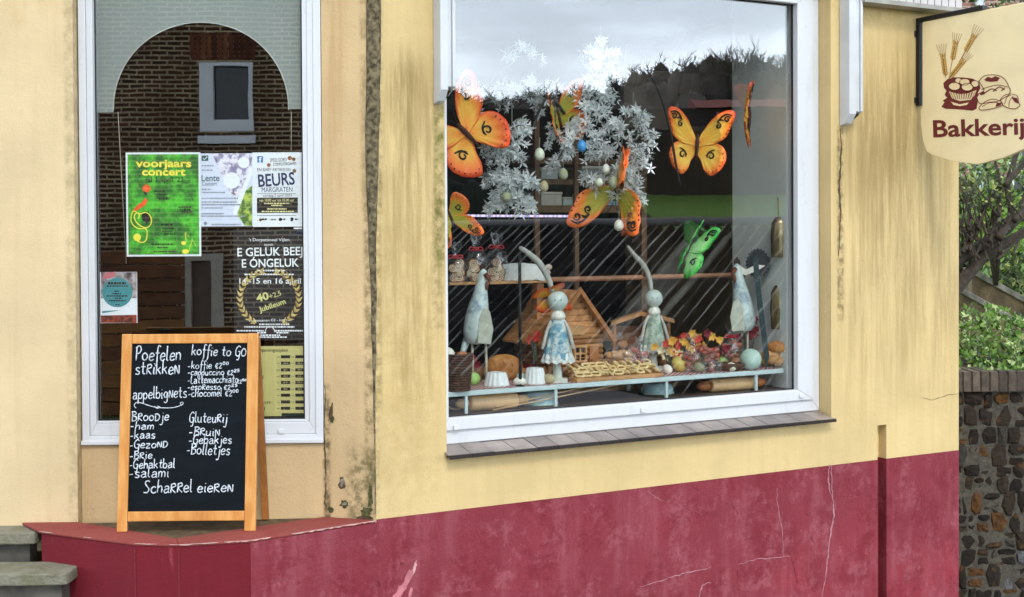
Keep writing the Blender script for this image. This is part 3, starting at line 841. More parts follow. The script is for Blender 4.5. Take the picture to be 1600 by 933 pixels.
g.build('roof_streaks', pbr('pale_streak', '#77746e', 0.5, var=0.6, nscale=0.9, isl=0.6), shed)  # broken pale streaks of uneven width along the crests
g = G(); g.tube([sp(-0.1, -0.05, RZ + 0.1), sp(LEN + 0.1, -0.05, RZ + 0.1)], 0.09, 8)
g.build('ridge_cap', pbr('ridge_grey', '#57555a', 0.6), shed)
g = G()
pp = [sp(0.05, 0.3, 0), sp(LEN - 0.05, 0.3, 0), sp(LEN - 0.05, SLD - 0.2, 0), sp(0.05, SLD - 0.2, 0)]
zz = [RZ - 0.3, RZ - 0.3, RZ - SLH, RZ - SLH]
g.add([(p.x, p.y, 0) for p in pp] + [(p.x, p.y, z_ + 3.4) for p, z_ in zip(pp, zz)], [(0, 1, 5, 4), (1, 2, 6, 5), (2, 3, 7, 6), (3, 0, 4, 7)])
g.build('wall', pbr('shed_boards', '#2b2724', 0.9, var=0.3), shed)

# meadow edge, dark woodland and treeline
t = NT('woodland_leaf'); il = t.island()
m_wood = t.done(t.bsdf(t.mix(il, (0.02, 0.02, 0.018), (0.14, 0.125, 0.11)), 0.95, spec=0.1))
g = G(); rnd = random.Random(11)
for i in range(480):
    X = rnd.uniform(-22, 42); Y = 108 + rnd.uniform(0, 40)
    x, y = V(X, Y); z = terrain(x, y)
    H_ = rnd.uniform(6.2, 9.6) + 4.6 * ss(4, 20, X)
    g.tube([(x, y, z - 0.5), (x + rnd.uniform(-.3, .3), y, z + H_ * 0.8)], [0.06, 0.02], 5)
    cr = rnd.uniform(1.3, 2.6)
    g.ell((x, y, z + H_ * 0.36), (cr * .9, cr * .9, H_ * rnd.uniform(.32, .44)), 9, 6)
    for k in range(46):
        a = rnd.uniform(0, 6.283); el = rnd.uniform(0.0, 1.15); b0 = Vector((x, y, z + H_ * rnd.uniform(.4, .75)))
        d = Vector((math.cos(a) * math.cos(el), math.sin(a) * math.cos(el), math.sin(el)))
        l = min(cr * 1.15 / max(.25, math.cos(el)), z + H_ - b0.z) * rnd.uniform(.22, .55)
        mid = b0 + d * l * .55; g.tube([b0, mid, b0 + d * l + Vector((rnd.uniform(-.2, .2), 0, rnd.uniform(0, .3)))], [.05, .035, .012], 3)
        for q in range(3):
            e = (d + Vector((rnd.uniform(-.8, .8), rnd.uniform(-.8, .8), rnd.uniform(-.2, .7)))).normalized(); p = b0 + d * l * rnd.uniform(.4, .9)
            g.tube([p, p + e * l * .5], [.03, .01], 3)
tag(g.build('far_woodland', m_wood, fix=False), 'dark woodland along the hilltop beyond the green meadow, mirrored in the shop window', 'woodland', kind='stuff')
# long dark barn at the wood's edge with red roof
bx = thing('long_barn', 'long dark barn with red roof in front of the far woodland', 'barn', (*V(6, 100), terrain(*V(6, 100))))
bo = Vector((*V(6, 100), terrain(*V(6, 100))))
def bp(X, Y, z):
    x, y = V(X, Y); return Vector((x, y, z))-bo
zb_ = bo.z
g = G()
c4 = [(-7, 101), (30, 101), (30, 107), (-7, 107)]
g.add([bp(*p, zb_ - 3) for p in c4] + [bp(*p, zb_ + 7.0) for p in c4], [(0, 1, 2, 3), (4, 5, 6, 7)] + [(i, (i + 1) % 4, (i + 1) % 4 + 4, i + 4) for i in range(4)])
g.build('wall', pbr('barn_boards', '#241e1a', 0.95, var=0.3, nscale=0.4), bx)
g = G(); c4 = [(14.5, 100.5), (30.5, 100.5), (30.5, 107.5), (14.5, 107.5)]
r2 = [(14.5, 104), (30.5, 104)]
g.add([bp(*p, zb_ + 7.05) for p in c4] + [bp(*p, zb_ + 8.0) for p in r2], [(0, 1, 5, 4), (2, 3, 4, 5), (1, 2, 5), (3, 0, 4)])
g.build('roof', pbr('red_barn_roof', '#7a3b33', 0.8), bx)

# hedge added to darken the left part of the mirrored meadow
g = G(); rnd = random.Random(15); hb_ = Vector((*V(-2, 62), 0)); hb_.z = terrain(hb_.x, hb_.y)
th_ = thing('added_hedge', 'added long dark hedge that darkens the meadow mirrored in the middle of the shop window', 'hedge', hb_)
for i in range(90):
    X = -9 + rnd.uniform(0, 16.5); Y = 62 + rnd.uniform(-.6, .6); x, y = V(X, Y); z = terrain(x, y); hh = rnd.uniform(3.6, 4.6) * (1 if X < 5 else 1 - (X - 5) * .25)
    g.ell(Vector((x, y, z + hh * .5)) - hb_, (.8, .8, hh * .55), 9, 6)
g.build('foliage', pbr('dark_hedge_leaf', (0.012, 0.018, 0.010), 0.95, var=0.4, nscale=2), th_, jit=0.35)
# ------------------------------------------------------------------ garden to the right of the bakery
def leafcloud(g, pts, size, rnd, per=1, up=0.3):
    for p in pts:
        for _ in range(per):
            s = size * rnd.uniform(0.6, 1.3)
            a = Vector((rnd.uniform(-1, 1), rnd.uniform(-1, 1), rnd.uniform(-1, 1) + up)).normalized()
            b = a.cross(Vector((rnd.uniform(-1, 1), rnd.uniform(-1, 1), rnd.uniform(-1, 1)))).normalized()
            n = a.cross(b)
            q = Vector(p) + n * rnd.uniform(-0.5, 0.5) * size
            g.add([q, q + a * s * 0.5 + b * s * 0.28 + n * s * .06, q + a * s, q + a * s * 0.5 - b * s * 0.28 + n * s * .06], [(0, 1, 2, 3)])
def leafmat(name, lo, hi, ylw=None):
    t = NT(name); il = t.island()
    col = t.mix(il, lo, hi)
    if ylw: col = t.mix(t.math('GREATER_THAN', il, 0.86), col, ylw)
    b = t.n('ShaderNodeBsdfPrincipled'); t.put(b.inputs['Base Color'], col); b.inputs['Roughness'].default_value = 0.45
    tl = t.n('ShaderNodeBsdfTranslucent'); t.put(tl.inputs[0], col)
    mx = t.n('ShaderNodeMixShader'); mx.inputs[0].default_value = 0.25
    t.t.links.new(b.outputs[0], mx.inputs[1]); t.t.links.new(tl.outputs[0], mx.inputs[2])
    return t.done(mx.outputs[0])
m_leaf = leafmat('ivy_leaf', (0.03, 0.08, 0.015), (0.24, 0.42, 0.08), (0.46, 0.56, 0.24))
m_leaf2 = leafmat('shrub_leaf', (0.012, 0.025, 0.006), (0.11, 0.16, 0.035), (0.34, 0.36, 0.10))
m_leaf3 = leafmat('fresh_leaf', (0.09, 0.2, 0.02), (0.25, 0.42, 0.06), (0.45, 0.5, 0.12))
m_bark = pbr('dark_bark', '#3a3128', 0.95, var=0.4, nscale=20, bump=0.6)
SY = 7.3
LK = 0.85
def SP(px, py, y=SY):
    u, z = FW.on(px, py, y); return u, z
LK = 0.55
# rubble wall: mortar core with separate stones bedded in its face
X0, Z0c = SP(1488, 612); X1 = X0 + 1.6
swall = thing('rubble_stone_wall', 'rough dark rubble stone garden wall with a brick coping beside the bakery', 'wall', (X0, SY, 0))
g = G().box(0, 1.6, 0.004, 0.4, -0.95, Z0c); g.build('mortar', pbr('grey_mortar', '#5f594d', 0.95, var=0.3, nscale=30, bump=0.8, bscale=80), swall)
g = G(); rnd = random.Random(21)
cell = {}
def stone(g, x0, x1, z0, z1):
    n = rnd.choice((6, 7, 8)); cx, cz = (x0 + x1) / 2, (z0 + z1) / 2; rx, rz = (x1 - x0) / 2, (z1 - z0) / 2
    out = []
    for k in range(n):
        a = 2 * math.pi * (k + rnd.uniform(-.25, .25)) / n
        c, s = math.cos(a), math.sin(a)
        q = 1 / max(abs(c), abs(s)) ** 0.97 * rnd.uniform(0.94, 1.08)
        out.append((cx + rx * c * q, cz + rz * s * q))
    d = rnd.uniform(0.012, 0.03)
    ins = [(cx + (p[0] - cx) * rnd.uniform(.72, .9), cz + (p[1] - cz) * rnd.uniform(.7, .86)) for p in out]
    vs = [(p[0], 0.03, p[1]) for p in out] + [(p[0], 0.02 - d * 0.5, p[1]) for p in out] + [(p[0], 0.02 - d * rnd.uniform(.6, 1.3), p[1]) for p in ins] + [(cx, 0.02 - d * rnd.uniform(0.9, 1.5), cz)]
    fs = []
    for k in range(n):
        l = (k + 1) % n
        fs += [(k, l, l + n, k + n), (k + n, l + n, l + 2 * n, k + 2 * n), (k + 2 * n, l + 2 * n, 3 * n)]
    g.add(vs, fs)
z = Z0c - 0.006
while z > -0.95:
    h = rnd.uniform(0.06, 0.13); x = -0.02
    while x < 1.6:
        w = rnd.uniform(0.04, 0.11)
        if rnd.random() < 0.3 and h > 0.085:
            m_ = z - h * rnd.uniform(.4, .6); stone(g, x, x + w, m_ + 0.005, z); stone(g, x, x + w, z - h, m_ - 0.005)
        else: stone(g, x, x + w, z - h + rnd.uniform(-.02, .01), z + rnd.uniform(-.01, .02))
        x += w + 0.004
    z -= h + 0.004
t = NT('rubble_stone'); il = t.island(); c = t.coord()
ramp = t.n('ShaderNodeValToRGB'); ramp.color_ramp.interpolation = 'CONSTANT'
els = [(0, '#342a22'), (0.22, '#4c3f30'), (0.40, '#5f4630'), (0.50, '#40352b'), (0.68, '#80562a'), (0.76, '#57534a'), (0.86, '#2c2320'), (0.95, '#8d8f90')]
for i, (p, h) in enumerate(els):
    e = ramp.color_ramp.elements[i] if i < 2 else ramp.color_ramp.elements.new(p)
    e.position = p; e.color = (*lin(h), 1)
t.put(ramp.inputs[0], il)
n = t.noise(c, 34, 7, 0.75); n2 = t.noise(c, 14, 4)
col = t.mix(t.math('MULTIPLY', t.rng(n, 0.48, 0.6), 0.6), ramp.outputs[0], (0.02, 0.015, 0.012))
col = t.mix(t.math('MULTIPLY', t.rng(n2, 0.55, 0.7), 0.5), col, lin('#9a6a30'))
m_rub = t.done(t.bsdf(col, 0.85, 0, n, 1.0, 0.03, 0.3))
g.build('stones', m_rub, swall, jit=0.010)
g = G(); x = 0.0; zt = SP(1500, 580)[1]
while x < 1.6:
    w = 0.043; g.box(x, x + w, -0.035 + rnd.uniform(-.004, .004), 0.36, Z0c + 0.002, zt + rnd.uniform(-.004, .004)); x += w + 0.008
g.build('brick_coping', pbr('coping_brick', '#6b5d50', 0.9, var=0.3, nscale=20, isl=0.45, bump=0.4), swall, bevel=0.005)
G().box(0, 1.6, -0.028, 0.35, Z0c + 0.001, zt - 0.012).build('mortar_bed', MATS['grey_mortar'], swall)
LK = 0.85
# ivy hedge on the wall
rnd = random.Random(31); g = G(); pts = []
hx0, hz = SP(1480, 575); hxz = SP(1480, 482, 7.8)[1]
for i in range(4200):
    x = hx0 + rnd.uniform(0, 1.6); y = 7.33 + rnd.uniform(0, 1.0) ** 1.3 * 0.8
    top = zt - 0.02 + (hxz - zt) * ss(7.4, 7.8, y) + 0.05 * math.sin(x * 9) - 0.07 * (x - hx0)
    z = zt + (top - zt) * rnd.uniform(0.0, 1.05) ** 0.6
    pts.append((x, y, z))
base = Vector((hx0, 7.7, zt - 0.05))
hedge = thing('ivy_hedge', 'dense glossy green ivy spilling over the brick coping', 'hedge', base)
leafcloud(g, [Vector(p) - base for p in pts], 0.042, rnd); g.build('foliage', m_leaf, hedge, fix=False)
g = G().box(0, 1.6, -0.12, 0.55, 0, 0.07); g.build('soil', pbr('dark_soil', (0.02, 0.016, 0.01), 1.0), hedge)
# two sloping concrete copings of the garden stair
def coping(a, b, y, w, h, label):
    pa_ = FW.on(*a, y); pb_ = FW.on(*b, y)
    d = (pb_[1] - pa_[1]) / (pb_[0] - pa_[0]); L_ = 1.6
    t = thing('garden_stair_wall', label, 'stair wall', (pa_[0], y, pa_[1]))
    g = G(); g.prism([(0, 0), (L_, d * L_), (L_, d * L_ - h), (0, -h)], lambda p, dd: Vector((p[0], dd, p[1])), 0, w)
    g.build('coping', m_conc, t, bevel=0.006, jit=0.004)
    g = G(); g.prism([(0.01, -h - 0.001), (L_, d * L_ - h - 0.001), (L_, d * L_ - 0.9), (0.01, -0.9)], lambda p, dd: Vector((p[0], dd, p[1])), 0.02, w - 0.02)
    g.build('wall', pbr('stair_wall', '#6b5c45', 0.95, var=0.4, nscale=10, bump=0.5), t)
coping((1518, 418), (1600, 463), 10.2, 0.2, 0.05, 'upper sloping grey concrete coping on the stair wall behind the shrubs')
coping((1488, 441), (1580, 492), 9.2, 0.18, 0.045, 'lower sloping grey concrete coping just above the ivy')
# slope with ground cover
g = G()
def slope(a, b):
    x = 2.2 + a * 7; y = 7.75 + b * 14
    return Vector((x, y, 0.7 + 1.35 * ss(8.5, 20, y) + 0.08 * mnoise.noise(Vector((x * 2, y * 2, 0)))))
g.grid(slope, 20, 30); tag(g.build('garden_slope', m_ground), kind='structure')
rnd = random.Random(41); g = G(); pts = []
for i in range(5200):
    a, b = rnd.random(), rnd.random() ** 1.5
    p = slope(a * 0.55, b); pts.append((p.x, p.y, p.z + rnd.uniform(0, 0.14)))
leafcloud(g, pts, 0.075, rnd, up=0.6)
tag(g.build('ground_cover', m_leaf2, fix=False), 'yellowish green leafy ground cover on the garden slope', 'ground cover', kind='stuff')
# shrub with bare dark limbs
def limb(px, y, r0, r1):
    P = [FW.on(a, b, yy) + (yy,) for (a, b), yy in zip(px, y)]
    return [Vector((p[0], p[2], p[1])) for p in spline([(q[0], q[1], q[2]) for q in P], 6)], r0, r1
shb = Vector((FW.on(1480, 440, 8.6)[0], 8.6, 0.75))
tree = thing('garden_tree', 'sprawling garden tree with dark slanting limbs behind the stair wall', 'tree', shb)
g = G()
LIMBS = [([(1470, 430), (1500, 402), (1545, 378), (1585, 345), (1625, 300)], 0.055, 0.03), ([(1480, 470), (1530, 408), (1580, 375), (1640, 340)], 0.045, 0.03),
         ([(1560, 372), (1580, 335), (1575, 290), (1590, 235)], 0.03, 0.018), ([(1545, 378), (1560, 330), (1562, 280), (1550, 240)], 0.016, 0.007), ([(1505, 395), (1520, 355), (1548, 310), (1570, 270)], 0.013, 0.006),
         ([(1515, 392), (1530, 340), (1545, 300), (1540, 262)], 0.011, 0.005), ([(1585, 345), (1598, 320), (1605, 270)], 0.02, 0.01), ([(1560, 372), (1550, 340), (1560, 300)], 0.01, 0.005),
         ([(1500, 402), (1498, 360), (1510, 320), (1508, 280)], 0.01, 0.004), ([(1565, 345), (1535, 305), (1520, 285)], 0.008, 0.004), ([(1600, 345), (1575, 310), (1570, 285)], 0.008, 0.004), ([(1570, 290), (1610, 240), (1625, 180)], 0.02, 0.012)]
rl = random.Random(19)
for _ in range(34):
    x0 = rl.uniform(1500, 1590); y0 = rl.uniform(340, 410); a = rl.uniform(-.9, .9); l = rl.uniform(50, 110)
    LIMBS.append(([(x0, y0), (x0 + math.sin(a) * l * .5 + rl.uniform(-8, 8), y0 - math.cos(a) * l * .5), (x0 + math.sin(a) * l, y0 - math.cos(a) * l)], rl.uniform(.006, .012), .003))
tips = []
for px, r0, r1 in LIMBS:
    P, _, _ = limb(px, [8.5 + 0.12 * k for k in range(len(px))], r0, r1)
    n_ = len(P); g.tube([p - shb for p in P], [r0 + (r1 - r0) * i / (n_ - 1) for i in range(n_)], 7)
    tips += P[n_ // 3:]
x_, z_ = FW.on(1470, 430, 8.5); g.tube([Vector((x_, 8.5, 0.6)) - shb, Vector((x_, 8.5, z_)) - shb], [0.075, 0.055], 8)
g.build('trunk', m_bark, tree, jit=0.006)
g = G(); rnd = random.Random(51)
for p in tips:
    for k in range(2):
        q = p + Vector((rnd.gauss(0, .09), rnd.gauss(0, .16), rnd.gauss(0.02, .08)))
        if q.z < 1.75 and rnd.random() < 0.9: continue
        leafcloud(g, [q - shb], 0.038, rnd)
g.build('foliage', m_leaf2, tree, fix=False)
# fresh green bush and a greyer one behind
def bush(name, label, px, py, y, rx, rz, n, mat, size, seed, cat='bush'):
    rnd = random.Random(seed); x, z = FW.on(px, py, y); o = Vector((x, y, z - rz))
    t = thing(name, label, cat, o); g = G(); pts = []
    for i in range(n):
        v = Vector((rnd.gauss(0, 1), rnd.gauss(0, 1), rnd.gauss(0, 1))).normalized() * rnd.uniform(0.55, 1.05)
        k = 1 + 0.3 * mnoise.noise(v * 2.2 + Vector((seed, 0, 0)))
        pts.append((v.x * rx * k, v.y * rx * k, rz + v.z * rz * k))
    leafcloud(g, pts, size, rnd); g.build('foliage', mat, t, fix=False)
    g = G()
    for i in range(7):
        a = rnd.uniform(0, 6.28); g.tube([(0, 0, -0.25), (math.cos(a) * rx * .3, math.sin(a) * rx * .3, rz * 0.8), (math.cos(a) * rx * .6, math.sin(a) * rx * .6, rz * 1.5)], [0.02, 0.012, 0.005], 5)
    g.build('stem', m_bark, t)
bush('fresh_bush', 'small bright lime green bush glowing between the dark limbs', 1556, 342, 10.0, 0.24, 0.27, 700, m_leaf3, 0.07, 61)
bush('dark_shrub', 'dull olive shrub right against the bakery corner', 1508, 360, 10.5, 0.2, 0.42, 560, m_leaf2, 0.07, 62)
bush('dark_shrub', 'shadowy green shrub under the lower edge of the bakery sign', 1590, 268, 10.8, 0.42, 0.34, 800, m_leaf, 0.07, 63)
bush('dark_shrub', 'olive green shrub at the right edge above the stair wall', 1612, 430, 12, 0.4, 0.3, 700, m_leaf2, 0.08, 64)
# tree crown above the sign
tx, tz = FW.on(1690, -20, 9.5); o = Vector((tx, 9.5, 0.6))
tt = thing('tall_tree', 'leafy tree whose crown shows above the bakery sign', 'tree', o)
g = G(); g.tube([(0, 0, 0), (0.05, 0, 1.2), (-0.02, 0, 2.4), (0.02, 0, 3.4)], [0.12, 0.10, 0.09, 0.05], 9)
for k in range(9):
    a = k * 0.7; g.tube([(0, 0, 2.0 + k * .15), (math.cos(a) * .4, math.sin(a) * .4, 2.4 + k * .15), (math.cos(a) * .9, math.sin(a) * .9, 2.6 + k * .16)], [0.04, 0.025, 0.01], 6)
g.build('trunk', m_bark, tt)
g = G(); rnd = random.Random(71); pts = []
for c in range(26):
    cc = Vector((rnd.uniform(-1.0, .6), rnd.gauss(0, .5), rnd.uniform(2.35, 3.6)))
    for k in range(70): pts.append(cc + Vector((rnd.gauss(0, .13), rnd.gauss(0, .13), rnd.gauss(0, .09))))
leafcloud(g, pts, 0.06, rnd); g.build('crown', m_leaf2, tt, fix=False)
# far pinkish house with grey downpipe
fx, fz = FW.on(1480, 300, 19)
fh = thing('pink_house', 'pinkish brick house glimpsed behind the garden tree', 'house', (fx, 19, 0.5))
G().box(-0.3, 5, 0, 3, 0, 5.2).build('wall', brickmat('pink_brick', lin('#a07468'), lin('#8d6258'), lin('#b3a79a')), fh)
G().prism([(-0.6, 5.2), (2.3, 7.4), (5.3, 5.2)], lambda p, d: Vector((p[0], d, p[1])), -0.2, 3.2).build('roof', MATS['slate_roof'], fh)
px_, _ = FW.on(1531, 280, 18.9); g = G(); g.tube([(px_ - fx, -0.1, 0), (px_ - fx, -0.1, 5.1)], 0.07, 10); g.build('downpipe', pbr('grey_pipe', '#aeb4bb', 0.5), fh)
wx_, _ = FW.on(1575, 280, 19); g = G(); ring(g, wx_ - fx, wx_ - fx + 0.8, 1.2, 2.6, .08, .08, .08, .08, -0.03, 0.05); w_ = g.build('window', m_white, fh)
G().box(wx_ - fx + .08, wx_ - fx + .72, -0.005, 0.0, 1.28, 2.52).build('pane', MATS['dark_pane'], w_)

LK = 0.8
# ------------------------------------------------------------------ A-board on the coping
def S_(txt):
    return [[tuple(map(float, p.split(','))) for p in st.split()] for st in txt.split(';')]
GLY = {
 'a': (.48, '.08,.42 .22,.52 .38,.44 .4,.2 .4,.06 .48,0;.4,.29 .22,.29 .06,.16 .16,0 .3,.03 .4,.14'), 'b': (.46, '.05,1 .05,.5 .05,0;.05,.35 .25,.5 .42,.3 .35,.05 .18,0 .05,.1'),
 'c': (.42, '.4,.42 .25,.5 .07,.35 .07,.12 .25,0 .42,.1'), 'd': (.5, '.42,.42 .25,.5 .06,.3 .12,.03 .3,.05 .42,.3;.42,1 .42,.5 .42,.1 .5,0'),
 'e': (.44, '.07,.25 .4,.3 .35,.47 .2,.5 .06,.3 .1,.06 .25,0 .42,.1'), 'f': (.36, '.42,.9 .3,1 .2,.85 .2,.3 .2,-.3 .1,-.38;.05,.48 .38,.48'),
 'g': (.46, '.4,.42 .22,.5 .06,.3 .15,.05 .32,.1 .4,.42 .4,-.2 .25,-.4 .08,-.3'), 'h': (.46, '.06,1 .06,.5 .06,0;.06,.3 .22,.5 .38,.4 .4,0'),
 'i': (.2, '.1,.48 .1,.05 .18,0;.1,.7 .11,.74'), 'j': (.26, '.2,.48 .2,-.2 .1,-.42 -.05,-.35;.2,.7 .21,.74'),
 'k': (.46, '.06,1 .06,.5 .06,0;.38,.5 .08,.25 .2,.28 .42,0'), 'l': (.22, '.08,1 .08,.5 .08,.08 .2,0'),
 'm': (.6, '.05,.5 .05,0;.05,.35 .17,.5 .28,.38 .28,0;.28,.35 .4,.5 .52,.38 .53,0'), 'n': (.46, '.06,.5 .06,0;.06,.32 .22,.5 .38,.38 .4,0'),
 'o': (.48, '.24,.5 .06,.35 .08,.1 .24,0 .42,.12 .42,.36 .24,.5'), 'p': (.46, '.06,.5 .06,0 .06,-.4;.06,.35 .25,.5 .42,.3 .3,.02 .06,.1'),
 'r': (.38, '.06,.5 .06,0;.06,.3 .2,.48 .35,.46'), 's': (.42, '.38,.45 .22,.5 .08,.4 .2,.27 .36,.18 .3,.02 .05,.05'),
 't': (.38, '.18,.85 .18,.4 .18,.1 .28,0 .36,.06;.02,.52 .36,.52'), 'u': (.5, '.06,.5 .08,.1 .22,0 .38,.15 .4,.5;.4,.5 .4,.08 .48,0'),
 'v': (.42, '.04,.5 .2,0 .4,.5'), 'z': (.46, '.05,.48 .38,.48 .06,.02 .42,.02'), 'R': (.46, '.06,.7 .06,0;.06,.66 .3,.72 .38,.52 .08,.36 .44,0'),
 'B': (.5, '.08,.9 .08,0;.0,.88 .3,.9 .42,.7 .1,.48 .42,.4 .44,.12 .2,0 .02,.02'), 'N': (.44, '.06,0 .06,.6 .38,0 .38,.62'),
 'D': (.5, '.08,.65 .08,0;0,.62 .3,.62 .46,.35 .3,.02 .02,.0'), 'P': (.48, '.08,.95 .08,0;0,.85 .28,1 .44,.75 .3,.5 .08,.48'),
 'G': (.52, '.48,.8 .3,.95 .06,.65 .08,.15 .3,0 .46,.15 .46,.42 .28,.42;.46,.3 .4,-.3 .2,-.32'), 'O': (.52, '.26,.72 .06,.5 .08,.12 .26,0 .46,.15 .46,.52 .26,.72'),
 'L': (.4, '.1,.95 .08,.05 .4,.02'), 'S': (.5, '.45,.85 .28,.95 .1,.78 .25,.52 .42,.3 .3,.04 .02,.05'), '2': (.42, '.05,.5 .2,.65 .35,.5 .05,0 .4,.02'),
 '0': (.36, '.16,.6 .04,.4 .06,.08 .16,0 .28,.12 .28,.45 .16,.6'), '5': (.36, '.32,.62 .08,.62 .08,.36 .26,.38 .3,.15 .18,0 .02,.06'), '7': (.36, '.03,.6 .33,.6 .12,0'),
 'E': (.42, '.38,.5 .2,.6 .06,.3 .2,0 .38,.08;0,.36 .28,.36;0,.22 .26,.22'), '-': (.34, '.02,.28 .28,.3'), ' ': (.3, ''),
}
def chalk(g, s, x0, y0, x1, y1, hpx, r, bp, sup=None):
    """handwriting: strokes along the baseline (x0,y0)-(x1,y1) in photo pixels; bp turns a pixel into a point on the slate"""
    rnd = random.Random(len(s) * 31 + int(x0 + y0))
    tot = sum(GLY[c][0] + 0.06 for c in s); ln = math.hypot(x1 - x0, y1 - y0); sc = ln / tot
    ux, uy = (x1 - x0) / ln, (y1 - y0) / ln; x = 0.0
    for i, c in enumerate(s):
        w, d = GLY[c]
        up = sup is not None and i >= sup
        kx, ky, oy = (sc, hpx, 0) if not up else (sc * 0.95, hpx * 0.62, hpx * 0.42)
        jy = rnd.uniform(-.03, .03); sl = rnd.uniform(0.05, 0.16)
        if d:
            for stp in S_(d):
                P = []
                for a, b in spline(stp, 4):
                    X = (x + a + b * sl * 0.8) * kx if not up else x * sc + (a + b * sl * 0.5) * kx
                    Y = (b + jy) * ky + oy
                    P.append(bp(x0 + ux * X + uy * Y, y0 + uy * X - ux * Y))
                g.tube(P, [r * rnd.uniform(0.8, 1.15) for _ in P], 5, sq=0.5)
        x += w + 0.06
f_y, t_y = 5.055, 5.155
bw_l = FW.on(182, 829, f_y); bw_r = FW.on(398.5, 828, f_y); btop = FW.on(184, 522, t_y)
BW = (bw_r[0] - bw_l[0]) * 1.0; BT = btop[1] - PLZ - 0.001; tilt = math.atan2(t_y - f_y, BT); BH = math.hypot(BT, t_y - f_y)
board = thing('chalkboard_sign', 'wooden framed A-board with handwritten white chalk menu standing on the red coping', 'chalkboard', (bw_l[0], f_y, PLZ + 0.001), R(0.6))
TM = Matrix.Rotation(-tilt, 4, 'X')
def bpt(px, py, n=-0.001):
    """slate pixel -> board-local point on the tilted panel"""
    u = (px - (182 + (829 - py) * 0.0065)) / 217.2 * BW; v = (829 - py) / 307.5 * BH
    return TM @ Vector((u, n, v))
m_pine = None
t = NT('oiled_pine'); c = t.coord((14, 14, 1.4)); n = t.noise(c, 3, 6, 0.6); c2 = t.coord(); n2 = t.noise(c2, 5, 4)
col = t.mix(t.rng(n, 0.35, 0.65), lin('#d18a3c'), lin('#e2a45a')); col = t.mix(t.math('MULTIPLY', t.rng(n2, 0.5, 0.75), 0.35), col, lin('#b0651f'))
m_pine = t.done(t.bsdf(col, 0.5, 0, n, 0.12, 0.005))
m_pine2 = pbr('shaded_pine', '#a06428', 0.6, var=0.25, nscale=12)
t = NT('chalkboard_black'); c = t.coord(); n = t.noise(t.coord((3, 3, 9)), 2.2, 7, .7); n2 = t.noise(c, 60, 4, .7)
col = t.mix(t.math('MULTIPLY', t.rng(n, .45, .75), .5), lin('#081016'), lin('#16222a')); col = t.mix(t.math('MULTIPLY', t.rng(n2, .64, .78), .15), col, lin('#3a464e')); m_slate = t.done(t.bsdf(col, .75, spec=.15))
m_chalk = pbr('chalk_white', '#d4dce4', 0.9, var=0.3, nscale=90)
sw = 16 / 217.2 * BW; D_ = 0.02
g = G().box(0, sw, 0, D_, 0, BH, TM); g.build('stile', m_pine, board, bevel=0.003)
g = G().box(BW - 17.5 / 217.2 * BW, BW, 0, D_, 0, BH, TM); g.build('stile', m_pine, board, bevel=0.003)
zr0, zr1 = (829 - 813) / 307.5 * BH, (829 - 798) / 307.5 * BH
G().box(sw + .0005, BW - 17.5 / 217.2 * BW - .0005, 0.0012, D_ - .001, zr0, zr1, TM).build('bottom_rail', m_pine, board, bevel=0.003)
G().box(sw + .0005, BW - 17.5 / 217.2 * BW - .0005, 0.0012, D_ - .001, BH - 15.5 / 307.5 * BH, BH - 0.001, TM).build('top_rail', m_pine, board, bevel=0.003)
slate = G().box(sw - .003, BW - 17.5 / 217.2 * BW + .003, 0.008, 0.014, zr1 - .003, BH - 15 / 307.5 * BH, TM).build('slate', m_slate, board)
# rear frame, hinged at the top
rt = math.atan2(0.105, BT); TR = Matrix.Translation((0.004, 0.10, 0)) 
rl = math.hypot(BT, 0.06)
foot_y = 0.205; topv = Vector((0, t_y - f_y + 0.022, BT - 0.02))
for xa in (0.002, BW - 0.026):
    g = G(); a = Vector((xa, foot_y, 0)); b = Vector((xa, topv.y, topv.z))
    d = Vector((0, 0, 0))
    g.add([(a.x + (0.014 if xa > 0.1 else 0), a.y, 0), (a.x + (0.040 if xa > 0.1 else 0.024), a.y, 0), (b.x + 0.026, b.y, b.z), (b.x, b.y, b.z), (a.x + (0.014 if xa > 0.1 else 0), a.y + 0.024, 0), (a.x + (0.040 if xa > 0.1 else 0.024), a.y + 0.024, 0), (b.x + 0.026, b.y + 0.02, b.z), (b.x, b.y + 0.02, b.z)],
          [(0, 1, 2, 3), (5, 4, 7, 6), (1, 5, 6, 2), (4, 0, 3, 7), (3, 2, 6, 7), (4, 5, 1, 0)])
    g.build('rear_leg', m_pine2, board)
G().box(0.03, BW - 0.03, foot_y - 0.018, foot_y + 0.002, 0.10, 0.13).build('rear_rail', m_pine2, board)
for xh in (0.06, BW - 0.10): G().box(xh, xh + .04, 0.017, 0.045, BH - 0.012, BH - 0.004, TM).build('hinge', m_iron, board)
g = G(); RR = 0.0023
CB = lambda x, y: bpt(x, y, 0.0068)
